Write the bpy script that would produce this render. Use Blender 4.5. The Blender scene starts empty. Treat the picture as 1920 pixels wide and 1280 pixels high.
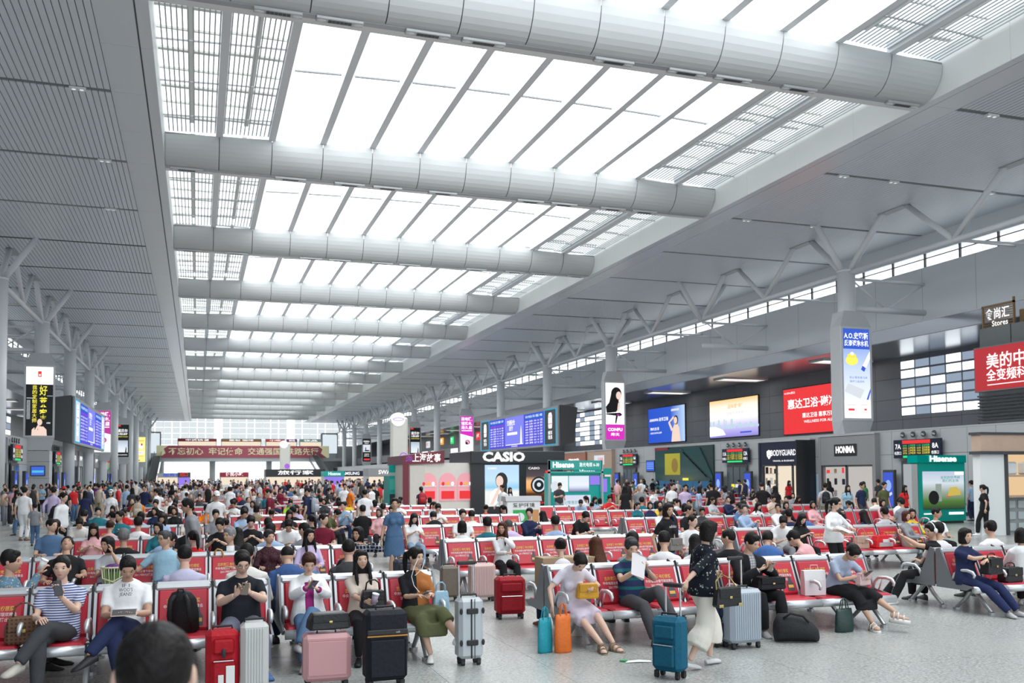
import bpy, math, random
import numpy as np
from mathutils import Vector, Matrix, Euler

scene = bpy.context.scene
C = scene.collection
rnd = random.Random(7)

# ------------------------------------------------------------------ camera, world, exposure
CAM_H = 2.07
cam_d = bpy.data.cameras.new('camera')
cam_d.sensor_width = 36.0
cam_d.lens = 1755.0 / 1920.0 * 36.0
cam_d.shift_y = (808.97 - 640.0) / 1920.0
cam_d.clip_end = 900.0
cam_d.dof.use_dof = True
cam_d.dof.focus_distance = 12.0
cam_d.dof.aperture_fstop = 3.2
cam = bpy.data.objects.new('camera', cam_d)
C.objects.link(cam)
_yaw, _pitch, _roll = 0.3242, 0.0459, -0.0059
_f = Vector((math.sin(_yaw) * math.cos(_pitch), math.cos(_yaw) * math.cos(_pitch), math.sin(_pitch)))
_r = Vector((math.cos(_yaw), -math.sin(_yaw), 0.0))
_u = _r.cross(_f)
_r2 = _r * math.cos(_roll) + _u * math.sin(_roll)
_u2 = _u * math.cos(_roll) - _r * math.sin(_roll)
cam.matrix_world = Matrix(((_r2.x, _u2.x, -_f.x, 0.0), (_r2.y, _u2.y, -_f.y, 0.0), (_r2.z, _u2.z, -_f.z, CAM_H), (0, 0, 0, 1)))
scene.camera = cam

world = bpy.data.worlds.new('overcast_sky')
scene.world = world
world.use_nodes = True
_bg = world.node_tree.nodes['Background']
_bg.inputs['Color'].default_value = (0.86, 0.93, 1.0, 1)
_bg.inputs['Strength'].default_value = 1.7

scene.view_settings.view_transform = 'Standard'
scene.view_settings.look = 'None'
scene.view_settings.gamma = 1.0
scene.view_settings.use_curve_mapping = False
scene.view_settings.exposure = 0.12
scene.cycles.max_bounces = 6
scene.cycles.diffuse_bounces = 4
scene.cycles.glossy_bounces = 3
scene.cycles.transmission_bounces = 2
scene.cycles.caustics_reflective = False
scene.cycles.caustics_refractive = False
scene.cycles.adaptive_threshold = 0.02
SHADE_EMIT = 4.3          # daylight coming through the drawn roof blinds

# ------------------------------------------------------------------ materials
MATS = {}

def mat(name, col, rough=0.5, metal=0.0, emit=0.0, var=0.06, scale=6.0, bump=0.0, spec=0.5, bscale=None, ecol=None, alpha=None):
    if name in MATS:
        return MATS[name]
    m = bpy.data.materials.new(name)
    m.use_nodes = True
    nt = m.node_tree
    b = nt.nodes['Principled BSDF']
    b.inputs['Roughness'].default_value = rough
    b.inputs['Metallic'].default_value = metal
    b.inputs['Specular IOR Level'].default_value = spec
    tc = nt.nodes.new('ShaderNodeTexCoord')
    nz = nt.nodes.new('ShaderNodeTexNoise')
    nz.inputs['Scale'].default_value = scale
    nz.inputs['Detail'].default_value = 3.0
    nt.links.new(tc.outputs['Object'], nz.inputs['Vector'])
    mx = nt.nodes.new('ShaderNodeMix')
    mx.data_type = 'RGBA'
    c = tuple(col) + (1,)
    mx.inputs[6].default_value = tuple(min(1, v * (1 - var)) for v in col) + (1,)
    mx.inputs[7].default_value = tuple(min(1, v * (1 + var)) for v in col) + (1,)
    nt.links.new(nz.outputs['Fac'], mx.inputs[0])
    nt.links.new(mx.outputs[2], b.inputs['Base Color'])
    if emit > 0:
        b.inputs['Emission Color'].default_value = tuple(ecol or col) + (1,)
        b.inputs['Emission Strength'].default_value = emit
    if bump > 0:
        n2 = nt.nodes.new('ShaderNodeTexNoise')
        n2.inputs['Scale'].default_value = bscale or scale * 4
        n2.inputs['Detail'].default_value = 2.0
        nt.links.new(tc.outputs['Object'], n2.inputs['Vector'])
        bp = nt.nodes.new('ShaderNodeBump')
        bp.inputs['Strength'].default_value = bump
        bp.inputs['Distance'].default_value = 0.02
        nt.links.new(n2.outputs['Fac'], bp.inputs['Height'])
        nt.links.new(bp.outputs['Normal'], b.inputs['Normal'])
    MATS[name] = m
    return m

def ocmat(name, rough=0.85, var=0.12, scale=9.0, bump=0.25, bscale=14.0, spec=0.25, metal=0.0):
    """colour comes from the object's own colour setting, so alike things can be dyed one by one"""
    m = bpy.data.materials.new(name)
    m.use_nodes = True
    nt = m.node_tree
    b = nt.nodes['Principled BSDF']
    b.inputs['Roughness'].default_value = rough
    b.inputs['Metallic'].default_value = metal
    b.inputs['Specular IOR Level'].default_value = spec
    oi = nt.nodes.new('ShaderNodeObjectInfo')
    tc = nt.nodes.new('ShaderNodeTexCoord')
    nz = nt.nodes.new('ShaderNodeTexNoise')
    nz.inputs['Scale'].default_value = scale
    nt.links.new(tc.outputs['Object'], nz.inputs['Vector'])
    mr = nt.nodes.new('ShaderNodeMapRange')
    mr.inputs[3].default_value = 1 - var
    mr.inputs[4].default_value = 1 + var
    nt.links.new(nz.outputs['Fac'], mr.inputs[0])
    vm = nt.nodes.new('ShaderNodeVectorMath')
    vm.operation = 'SCALE'
    nt.links.new(oi.outputs['Color'], vm.inputs[0])
    nt.links.new(mr.outputs[0], vm.inputs['Scale'])
    nt.links.new(vm.outputs[0], b.inputs['Base Color'])
    if bump > 0:
        n2 = nt.nodes.new('ShaderNodeTexNoise')
        n2.inputs['Scale'].default_value = bscale
        n2.inputs['Detail'].default_value = 2.5
        nt.links.new(tc.outputs['Object'], n2.inputs['Vector'])
        bp = nt.nodes.new('ShaderNodeBump')
        bp.inputs['Strength'].default_value = bump
        bp.inputs['Distance'].default_value = 0.03
        nt.links.new(n2.outputs['Fac'], bp.inputs['Height'])
        nt.links.new(bp.outputs['Normal'], b.inputs['Normal'])
    MATS[name] = m
    return m

def emat(name, col, strength=1.0, var=0.05, scale=1.5):
    """lit panel: screens, light boxes, lamps"""
    if name in MATS:
        return MATS[name]
    m = bpy.data.materials.new(name)
    m.use_nodes = True
    nt = m.node_tree
    nt.nodes.remove(nt.nodes['Principled BSDF'])
    out = [n for n in nt.nodes if n.type == 'OUTPUT_MATERIAL'][0]
    e = nt.nodes.new('ShaderNodeEmission')
    tc = nt.nodes.new('ShaderNodeTexCoord')
    nz = nt.nodes.new('ShaderNodeTexNoise')
    nz.inputs['Scale'].default_value = scale
    nt.links.new(tc.outputs['Object'], nz.inputs['Vector'])
    mx = nt.nodes.new('ShaderNodeMix')
    mx.data_type = 'RGBA'
    mx.inputs[6].default_value = tuple(v * (1 - var) for v in col) + (1,)
    mx.inputs[7].default_value = tuple(v * (1 + var) for v in col) + (1,)
    nt.links.new(nz.outputs['Fac'], mx.inputs[0])
    nt.links.new(mx.outputs[2], e.inputs['Color'])
    e.inputs['Strength'].default_value = strength
    nt.links.new(e.outputs[0], out.inputs['Surface'])
    MATS[name] = m
    return m

def egrad(name, stops, axis=2, lo=-1.0, hi=1.0, strength=1.0):
    """lit print whose colours run along one axis of the sheet (a printed backdrop)"""
    if name in MATS:
        return MATS[name]
    m = bpy.data.materials.new(name)
    m.use_nodes = True
    nt = m.node_tree
    nt.nodes.remove(nt.nodes['Principled BSDF'])
    out = [n for n in nt.nodes if n.type == 'OUTPUT_MATERIAL'][0]
    e = nt.nodes.new('ShaderNodeEmission')
    tc = nt.nodes.new('ShaderNodeTexCoord')
    sp = nt.nodes.new('ShaderNodeSeparateXYZ')
    nt.links.new(tc.outputs['Object'], sp.inputs[0])
    mr = nt.nodes.new('ShaderNodeMapRange')
    mr.inputs[1].default_value = lo
    mr.inputs[2].default_value = hi
    nt.links.new(sp.outputs[axis], mr.inputs[0])
    cr = nt.nodes.new('ShaderNodeValToRGB')
    els = cr.color_ramp.elements
    while len(els) < len(stops):
        els.new(0.5)
    for el, (p, c) in zip(els, stops):
        el.position = p
        el.color = tuple(c) + (1,)
    nt.links.new(mr.outputs[0], cr.inputs[0])
    nt.links.new(cr.outputs[0], e.inputs['Color'])
    e.inputs['Strength'].default_value = strength
    nt.links.new(e.outputs[0], out.inputs['Surface'])
    MATS[name] = m
    return m

# ------------------------------------------------------------------ mesh helpers
class MB:
    def __init__(s):
        s.v = []; s.f = []; s.m = []; s.mi = 0
    def add(s, verts, faces, mi=None):
        o = len(s.v)
        s.v.extend(tuple(map(float, p)) for p in verts)
        s.f.extend(tuple(i + o for i in f) for f in faces)
        s.m.extend([s.mi if mi is None else mi] * len(faces))
        return s
    def box(s, x0, y0, z0, x1, y1, z1, mi=None):
        v = [(x0, y0, z0), (x1, y0, z0), (x1, y1, z0), (x0, y1, z0), (x0, y0, z1), (x1, y0, z1), (x1, y1, z1), (x0, y1, z1)]
        return s.add(v, [(0, 3, 2, 1), (4, 5, 6, 7), (0, 1, 5, 4), (1, 2, 6, 5), (2, 3, 7, 6), (3, 0, 4, 7)], mi)
    def rbox(s, x0, y0, z0, x1, y1, z1, r=0.02, mi=None):
        """box with chamfered edges"""
        xs, ys, zs = (x0, x1), (y0, y1), (z0, z1)
        v = []; idx = {}
        for i in (0, 1):
            for j in (0, 1):
                for k in (0, 1):
                    for a in range(3):
                        p = [xs[i], ys[j], zs[k]]
                        for b in range(3):
                            if b != a:
                                p[b] += r * (1 if (i, j, k)[b] == 0 else -1)
                        idx[(i, j, k, a)] = len(v); v.append(p)
        f = []
        for a in range(3):
            b, c = [(1, 2), (2, 0), (0, 1)][a]
            for s_ in (0, 1):
                q = []
                for (u, w) in ((0, 0), (1, 0), (1, 1), (0, 1)):
                    t = [0, 0, 0]; t[a] = s_; t[b] = u; t[c] = w
                    q.append(idx[tuple(t) + (a,)])
                f.append(tuple(q) if s_ else tuple(q[::-1]))
        for a in range(3):
            b, c = [(1, 2), (2, 0), (0, 1)][a]
            for u in (0, 1):
                for w in (0, 1):
                    t0 = [0, 0, 0]; t0[a] = 0; t0[b] = u; t0[c] = w
                    t1 = list(t0); t1[a] = 1
                    q = (idx[tuple(t0) + (b,)], idx[tuple(t1) + (b,)], idx[tuple(t1) + (c,)], idx[tuple(t0) + (c,)])
                    f.append(q)
        for i in (0, 1):
            for j in (0, 1):
                for k in (0, 1):
                    f.append((idx[(i, j, k, 0)], idx[(i, j, k, 1)], idx[(i, j, k, 2)]))
        return s.add(v, f, mi)
    def tube(s, pts, rad, n=8, cap=True, mi=None):
        pts = [np.array(p, float) for p in pts]
        if not hasattr(rad, '__len__'):
            rad = [rad] * len(pts)
        v = []; f = []
        t = pts[1] - pts[0]; t /= np.linalg.norm(t) + 1e-12
        ref = np.array((0, 0, 1.0)) if abs(t[2]) < 0.9 else np.array((0, 1.0, 0))
        a = np.cross(t, ref); a /= np.linalg.norm(a)
        for i, p in enumerate(pts):
            if i == 0: t = pts[1] - pts[0]
            elif i == len(pts) - 1: t = pts[-1] - pts[-2]
            else: t = pts[i + 1] - pts[i - 1]
            t = t / (np.linalg.norm(t) + 1e-12)
            a = a - t * (a @ t); a /= np.linalg.norm(a) + 1e-12
            b = np.cross(t, a)
            r = rad[i]
            for k in range(n):
                w = 2 * math.pi * k / n
                v.append(p + r * (math.cos(w) * a + math.sin(w) * b))
        for i in range(len(pts) - 1):
            for k in range(n):
                k2 = (k + 1) % n
                f.append((i * n + k, i * n + k2, (i + 1) * n + k2, (i + 1) * n + k))
        if cap:
            f.append(tuple(range(n))[::-1])
            f.append(tuple(range((len(pts) - 1) * n, len(pts) * n)))
        return s.add(v, f, mi)
    def loft(s, rings, cap=True, mi=None):
        n = len(rings[0]); v = [p for r in rings for p in r]; f = []
        for i in range(len(rings) - 1):
            for k in range(n):
                k2 = (k + 1) % n
                f.append((i * n + k, i * n + k2, (i + 1) * n + k2, (i + 1) * n + k))
        if cap:
            f.append(tuple(range(n))[::-1]); f.append(tuple(range((len(rings) - 1) * n, len(rings) * n)))
        return s.add(v, f, mi)
    def prism(s, poly, y0, y1, mi=None):
        """polygon in x,z pushed from y0 to y1"""
        n = len(poly)
        v = [(p[0], y0, p[1]) for p in poly] + [(p[0], y1, p[1]) for p in poly]
        f = [tuple(range(n)), tuple(range(2 * n - 1, n - 1, -1))]
        f += [(k, n + k, n + (k + 1) % n, (k + 1) % n) for k in range(n)]
        return s.add(v, f, mi)
    def prismx(s, poly, x0, x1, mi=None):
        """polygon in y,z pushed from x0 to x1"""
        n = len(poly)
        v = [(x0, p[0], p[1]) for p in poly] + [(x1, p[0], p[1]) for p in poly]
        f = [tuple(range(n))[::-1], tuple(range(n, 2 * n))]
        f += [(k, (k + 1) % n, n + (k + 1) % n, n + k) for k in range(n)]
        return s.add(v, f, mi)
    def ball(s, c, r, nu=10, nv=7, mi=None):
        if not hasattr(r, '__len__'): r = (r, r, r)
        v = [(c[0], c[1], c[2] - r[2])]; f = []
        for i in range(1, nv):
            ph = -math.pi / 2 + math.pi * i / nv
            for k in range(nu):
                th = 2 * math.pi * k / nu
                v.append((c[0] + r[0] * math.cos(ph) * math.cos(th), c[1] + r[1] * math.cos(ph) * math.sin(th), c[2] + r[2] * math.sin(ph)))
        v.append((c[0], c[1], c[2] + r[2]))
        for k in range(nu): f.append((0, 1 + (k + 1) % nu, 1 + k))
        for i in range(nv - 2):
            for k in range(nu):
                a = 1 + i * nu
                f.append((a + k, a + (k + 1) % nu, a + nu + (k + 1) % nu, a + nu + k))
        a = 1 + (nv - 2) * nu
        for k in range(nu): f.append((a + k, a + (k + 1) % nu, len(v) - 1))
        return s.add(v, f, mi)
    def disc(s, c, r, axis='y', n=20, mi=None):
        v = []
        for k in range(n):
            w = 2 * math.pi * k / n
            a, b = r * math.cos(w), r * math.sin(w)
            v.append({'y': (c[0] + a, c[1], c[2] + b), 'x': (c[0], c[1] + a, c[2] + b), 'z': (c[0] + a, c[1] + b, c[2])}[axis])
        return s.add(v, [tuple(range(n))], mi)
    def mesh(s, name, mats, smooth=False):
        me = bpy.data.meshes.new(name)
        me.from_pydata(s.v, [], s.f)
        if not isinstance(mats, (list, tuple)): mats = [mats]
        for m in mats: me.materials.append(m)
        if len(mats) > 1: me.polygons.foreach_set('material_index', s.m)
        if smooth: me.polygons.foreach_set('use_smooth', [True] * len(me.polygons))
        me.update()
        return me
    def build(s, name, mats, parent=None, loc=(0, 0, 0), rot=(0, 0, 0), smooth=False, **kw):
        return put(name, s.mesh(name, mats, smooth), parent, loc, rot, **kw)

def put(name, me, parent=None, loc=(0, 0, 0), rot=(0, 0, 0), scale=None, color=None, **kw):
    o = bpy.data.objects.new(name, me)
    C.objects.link(o)
    o.location = loc
    o.rotation_euler = rot
    if scale is not None: o.scale = scale
    if parent is not None: o.parent = parent
    if color is not None: o.color = tuple(color) + (1,)
    return tag(o, **kw)

def tag(o, label=None, cat=None, group=None, kind=None):
    if label: o['label'] = label
    if cat: o['category'] = cat
    if group: o['group'] = group
    if kind: o['kind'] = kind
    return o

def empty(name, loc=(0, 0, 0), rz=0.0, **kw):
    o = bpy.data.objects.new(name, None)
    C.objects.link(o)
    o.location = loc
    o.rotation_euler = (0, 0, rz)
    o.empty_display_size = 0.2
    return tag(o, **kw)

# text: evaluated in a scratch scene so that it comes out as plain meshes
_tmp = bpy.data.scenes.new('scratch')
_TXT = {}

def text_mesh(body, mats, size=1.0, bold=0.0, extr=0.0, align='CENTER', key=None, lead=1.0, vertical=False):
    k = (body, tuple(x.name for x in (mats if isinstance(mats, (list, tuple)) else [mats])), size, bold, extr, align, lead)
    if k in _TXT: return _TXT[k]
    c = bpy.data.curves.new('lettering', 'FONT')
    c.body = body; c.size = size; c.offset = bold; c.extrude = extr
    c.align_x = align; c.align_y = 'CENTER'; c.resolution_u = 2; c.space_line = lead
    o = bpy.data.objects.new('lettering', c)
    _tmp.collection.objects.link(o)
    _tmp.view_layers[0].update()
    dg = _tmp.view_layers[0].depsgraph
    me = bpy.data.meshes.new_from_object(o.evaluated_get(dg))
    bpy.data.objects.remove(o); bpy.data.curves.remove(c)
    me.name = 'lettering'
    me.materials.clear()
    me.materials.append(mats)
    _TXT[k] = me
    return me

RX90 = math.pi / 2
def sign_text(body, m, parent, loc, size, face='-y', bold=0.0, align='CENTER', name='lettering', w=None, extr=0.004, lead=1.0, roll=0.0):
    """flat lettering facing -y, -x, +x; size is the character height; w squeezes it to a width"""
    me = text_mesh(body, m, 1.0, bold * .45, 0.0, align, lead=lead)
    rz = {'-y': 0.0, '-x': -math.pi / 2, '+x': math.pi / 2, '+y': math.pi}[face] if isinstance(face, str) else face
    o = put(name, me, parent, loc, (RX90, roll, rz))
    sx = size
    if w is not None and len(me.vertices):
        co = np.empty(len(me.vertices) * 3); me.vertices.foreach_get('co', co)
        xs = co[0::3]; sx = w / max(1e-6, xs.max() - xs.min())
    o.scale = (sx, size, size)
    return o
ORD = ('first', 'second', 'third', 'fourth', 'fifth', 'sixth', 'seventh', 'eighth', 'ninth', 'tenth', 'eleventh', 'twelfth', 'thirteenth', 'fourteenth')
# ------------------------------------------------------------------ the hall
XL, XR = -1.5, 26.1            # edges of the roof light
CX = 0.5 * (XL + XR)
CLX, CRX = -11.0, 35.1         # column lines
BLX, BRX = -16.5, 40.6         # clerestory walls above the aisles
ULX, URX = -23.0, 47.0         # outer walls
GLX, GRX = -11.75, 34.4         # gate and shop fronts
ZS = 16.05                     # flat ceiling
MOD = 16.1
BEAM0 = 28.2
YEND = 252.0
YBACK = -14.0
KB = range(-2, 14)

M_ceil = mat('painted_ceiling_slat', (0.74, 0.79, 0.84), 0.38, 0.15, var=0.03, scale=0.4)
M_ceilback = mat('dark_ceiling_void', (0.16, 0.17, 0.18), 0.8)
M_soffit = mat('soffit_panel_paint', (0.72, 0.765, 0.80), 0.26, 0.1, var=0.02, scale=0.3)
M_white = mat('white_panel_paint', (0.80, 0.825, 0.82), 0.42, var=0.02, scale=0.5)
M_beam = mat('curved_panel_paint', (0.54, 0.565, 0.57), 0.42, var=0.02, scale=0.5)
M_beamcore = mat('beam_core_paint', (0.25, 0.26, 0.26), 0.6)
M_steel = mat('white_painted_steel', (0.78, 0.815, 0.84), 0.38, var=0.03, scale=1.0)
M_grey = mat('grey_strip_metal', (0.42, 0.44, 0.46), 0.4, 0.2)
M_dark = mat('dark_metal', (0.06, 0.065, 0.07), 0.5)
M_band = mat('pale_wall_panel', (0.76, 0.805, 0.84), 0.45, var=0.03, scale=0.3)
M_wall = mat('charcoal_wall_panel', (0.25, 0.262, 0.285), 0.42, var=0.10, scale=0.35)
M_joint = mat('dark_joint', (0.035, 0.037, 0.04), 0.8)
M_aisle = mat('brushed_metal_ceiling', (0.36, 0.38, 0.42), 0.22, 0.75, var=0.05, scale=0.4)
M_clad = mat('light_grey_cladding', (0.47, 0.49, 0.50), 0.45, var=0.04, scale=0.4)
M_shade = emat('backlit_roof_blind', (0.955, 0.985, 1.0), SHADE_EMIT, var=0.03, scale=0.35)
M_skyglass = emat('bright_roof_glazing', (0.93, 0.985, 1.0), 1.75, var=0.14, scale=0.5)
M_dayglass = emat('daylit_window_glass', (0.92, 0.97, 1.0), 2.0, var=0.05, scale=0.4)
M_fritglass = emat('frosted_daylit_glass', (0.80, 0.87, 0.90), 0.86, var=0.05, scale=0.3)
M_lamp = emat('warm_ceiling_lamp', (1.0, 0.97, 0.90), 1.6)

# --- floor
def floor_mat():
    m = bpy.data.materials.new('polished_granite'); m.use_nodes = True
    nt = m.node_tree; b = nt.nodes['Principled BSDF']
    tc = nt.nodes.new('ShaderNodeTexCoord')
    n1 = nt.nodes.new('ShaderNodeTexNoise'); n1.inputs['Scale'].default_value = 30; n1.inputs['Detail'].default_value = 6; n1.inputs['Roughness'].default_value = .75
    n2 = nt.nodes.new('ShaderNodeTexVoronoi'); n2.inputs['Scale'].default_value = 48
    n3 = nt.nodes.new('ShaderNodeTexNoise'); n3.inputs['Scale'].default_value = 0.6
    geo = nt.nodes.new('ShaderNodeNewGeometry')
    for n in (n1, n2, n3): nt.links.new(geo.outputs['Position'], n.inputs['Vector'])
    cr = nt.nodes.new('ShaderNodeValToRGB')
    for (p, c), e in zip(((0.30, (0.13, 0.135, 0.13)), (0.66, (0.56, 0.575, 0.555))), cr.color_ramp.elements):
        e.position = p; e.color = c + (1,)
    el = cr.color_ramp.elements.new(0.46); el.color = (0.36, 0.375, 0.36, 1)
    nt.links.new(n1.outputs['Fac'], cr.inputs[0])
    mx = nt.nodes.new('ShaderNodeMix'); mx.data_type = 'RGBA'; mx.blend_type = 'MULTIPLY'; mx.inputs[0].default_value = 0.5
    nt.links.new(cr.outputs[0], mx.inputs[6])
    c2 = nt.nodes.new('ShaderNodeValToRGB'); c2.color_ramp.elements[0].color = (0.62, 0.63, 0.63, 1); c2.color_ramp.elements[1].color = (1, 1, 1, 1)
    c2.color_ramp.elements[0].position = 0.25; c2.color_ramp.elements[1].position = 0.6
    nt.links.new(n2.outputs['Color'], c2.inputs[0]); nt.links.new(c2.outputs[0], mx.inputs[7])
    nt.links.new(mx.outputs[2], b.inputs['Base Color'])
    r = nt.nodes.new('ShaderNodeMapRange'); r.inputs[3].default_value = 0.20; r.inputs[4].default_value = 0.34
    nt.links.new(n3.outputs['Fac'], r.inputs[0]); nt.links.new(r.outputs[0], b.inputs['Roughness'])
    return m
M_floor = floor_mat()
floor = MB().box(-40, YBACK, -0.3, 70, YEND + 30, -0.012).build('floor', M_floor, kind='structure')
MB().box(-6.0, 4.0, -0.012, 18.0, 4.0 + 0.001, -0.011)
SL = 1.2
slab = MB().box(0.002, 0.002, -0.011, SL - 0.002, SL - 0.002, 0.0).mesh('granite_slab', M_floor)
nsl = 0
for j in range(15):
    for i in range(20):
        put('granite_slab', slab, floor, (-7.2 + SL * i, 3.6 + SL * j, 0)); nsl += 1
rest = MB()
for j in range(-12, 60):
    for i in range(-14, 46):
        if 0 <= i < 20 and 0 <= j < 15: continue
        x, y = -7.2 + SL * i, 3.6 + SL * j
        if y > 84: continue
        rest.add([(x + .003, y + .003, 0), (x + SL - .003, y + .003, 0), (x + SL - .003, y + SL - .003, 0), (x + .003, y + SL - .003, 0)], [(0, 1, 2, 3)])
rest.add([(-40, 85.2, 0), (70, 85.2, 0), (70, YEND, 0), (-40, YEND, 0)], [(0, 1, 2, 3)])
rest.build('granite_slab_field', M_floor, floor, kind='stuff')

# --- flat slatted ceilings left and right, in bays of half a module with a lamp recess between
BAY = MOD / 2
def ceiling(name, x0, x1):
    c = MB().box(x0 - 0.2, YBACK, ZS + 0.06, x1 + 0.2, YEND, ZS + 0.2).build(name, M_ceilback, kind='structure')
    n = int(round((x1 - x0) / 0.222)); pw = (x1 - x0) / n
    sm = MB().box(0.0, 0.0, 0.0, pw - 0.028, BAY - 0.32, 0.05).mesh('ceiling_slat', M_ceil)
    fld = MB(); made = 0
    for k in range(-3, 29):
        y = BEAM0 - BAY + k * BAY + 0.16 if True else 0
        near = 0 <= k < 5 if x0 < 0 else 1 <= k < 6
        for i in range(n):
            x = x0 + i * pw + 0.014
            if near and made < 300:
                put('ceiling_slat', sm, c, (x, y, ZS)); made += 1
            else:
                fld.add([(x, y, ZS), (x + pw - .028, y, ZS), (x + pw - .028, y + BAY - .32, ZS), (x, y + BAY - .32, ZS)], [(3, 2, 1, 0)])
        st = MB().box(x0, -0.13, 0.03, x1, 0.13, 0.07)
        put('lamp_recess', st.mesh('lamp_recess', mat('recess_grey', (.2, .21, .22), .6)), c, (0, y - 0.16, ZS))
    fld.build('ceiling_slat_field', M_ceil, c, kind='stuff')
    return c
ceiling('ceiling_left', BLX, -3.1)
ceiling('ceiling_right', 27.7, BRX)

# small twin spot lamps in the recesses
spot = MB().box(-0.28, -0.11, -0.05, 0.28, 0.11, 0.03).mesh('housing', M_white)
lens = MB().disc((0, 0, 0), 0.075, 'z', 12).mesh('lens', emat('spot_lens', (0.75, 0.8, 0.85), 0.9))
sp_n = 0
for k, xs in ((1, (-4.6,)), (2, (-4.2, -10.5)), (3, (-4.0,)), (4, (-4.4,)), (1, (29.4, 33.2)), (2, (28.7, 31.6, 37.5)), (3, (28.6, 33.0))):
    for x in xs:
        side = 'left' if x < 0 else 'right'
        t = empty('spot_lamp', (x, BEAM0 - BAY + k * BAY, ZS - 0.03), label='twin spot lamp in %s recess of the %s ceiling, %s' % (ORD[k - 1], side, ('nearest the roof light', 'middle one', 'outermost one')[xs.index(x)]), cat='ceiling lamp', group='twin spot lamps %s %d' % (side, k))
        put('housing', spot, t)
        for s in (-0.13, 0.13): put('lens', lens, t, (s, 0, -0.052), (math.pi, 0, 0))

# --- soffit borders and the sides of the roof light
for side, xa, xb, xe, xw in (('left', -3.1, -1.92, -1.88, XL), ('right', 26.52, 27.7, 26.48, XR)):
    s = MB().box(min(xa, xw) + 0.01, YBACK, ZS + 0.05, max(xb, xw) - 0.01, YEND - 2, ZS + 0.12).build('trim_%d' % (1 if side == 'left' else 2), M_ceilback, kind='structure')
    pm = MB().box(xa + .01, 0.008, 0, xb - .01, 4.017, 0.06).mesh('soffit_panel', M_soffit)
    e0, e1 = (xe, xw) if side == 'left' else (xw, xe)
    em = MB().box(e0 + .006, 0.008, -0.01, e1, 4.017, 0.08).mesh('edge_panel', M_soffit)
    wm = MB().box(xw - (0.05 if side == 'left' else 0.0), 0.008, 0.0, xw + (0.0 if side == 'left' else 0.05), 4.017, 1.75).mesh('side_panel', M_white)
    for k in range(-10, 55):
        y = BEAM0 + k * MOD / 4
        put('soffit_panel', pm, s, (0, y, ZS)); put('edge_panel', em, s, (0, y, ZS)); put('side_panel', wm, s, (0, y, ZS))

# --- cross beams with a curved front of separate panels
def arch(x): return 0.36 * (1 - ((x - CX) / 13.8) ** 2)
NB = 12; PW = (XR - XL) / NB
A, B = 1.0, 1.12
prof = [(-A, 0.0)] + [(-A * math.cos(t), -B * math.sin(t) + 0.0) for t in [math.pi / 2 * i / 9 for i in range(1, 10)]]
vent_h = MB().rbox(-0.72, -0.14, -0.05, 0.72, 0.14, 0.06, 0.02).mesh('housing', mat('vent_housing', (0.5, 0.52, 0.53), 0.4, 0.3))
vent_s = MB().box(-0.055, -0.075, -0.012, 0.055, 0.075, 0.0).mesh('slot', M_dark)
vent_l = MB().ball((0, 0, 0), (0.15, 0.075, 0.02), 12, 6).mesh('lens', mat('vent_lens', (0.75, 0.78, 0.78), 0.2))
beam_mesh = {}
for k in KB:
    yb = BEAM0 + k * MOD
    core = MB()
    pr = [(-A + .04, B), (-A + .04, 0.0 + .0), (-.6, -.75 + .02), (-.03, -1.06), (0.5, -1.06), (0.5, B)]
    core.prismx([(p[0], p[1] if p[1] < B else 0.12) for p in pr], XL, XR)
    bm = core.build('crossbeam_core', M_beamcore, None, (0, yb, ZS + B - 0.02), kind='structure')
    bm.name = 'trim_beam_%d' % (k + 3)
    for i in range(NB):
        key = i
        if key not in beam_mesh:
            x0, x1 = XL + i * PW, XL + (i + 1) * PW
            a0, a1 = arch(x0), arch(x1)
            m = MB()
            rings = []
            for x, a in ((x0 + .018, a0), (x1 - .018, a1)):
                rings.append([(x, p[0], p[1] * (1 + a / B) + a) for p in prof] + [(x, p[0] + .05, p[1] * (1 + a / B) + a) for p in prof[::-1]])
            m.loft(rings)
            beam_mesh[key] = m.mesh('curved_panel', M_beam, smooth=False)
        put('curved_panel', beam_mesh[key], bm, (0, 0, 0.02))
    st = MB().box(XL, -0.01, -1.13, XR, 0.26, -1.04).build('vent_strip', M_grey, bm)
    MB().box(XL, 0.26, -1.13, XR, 0.62, -1.0).build('ledge', M_white, bm)
    if 0 <= k <= 4:
        for i in range(NB):
            if (i * 7 + k * 3) % 5 == 0: continue
            xv = XL + (i + 0.5 + (0.1 if i % 2 else -0.1)) * PW
            t = empty('air_vent', (xv, yb + 0.11, ZS - 0.06), label='slotted air vent under the %s, %s panel from the left' % (('unseen beam overhead', 'topmost curved beam', 'second curved beam', 'third curved beam', 'fourth curved beam', 'fifth curved beam')[k + 1], ORD[i]), cat='air vent', group='air vents on beam %d' % (k + 2))
            put('housing', vent_h, t)
            if k < 3:
                for q in range(6): put('slot', vent_s, t, (-0.30 + 0.12 * q, 0, -0.05))
                for q in (-0.56, 0.56): put('lens', vent_l, t, (q, 0, -0.05))

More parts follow.
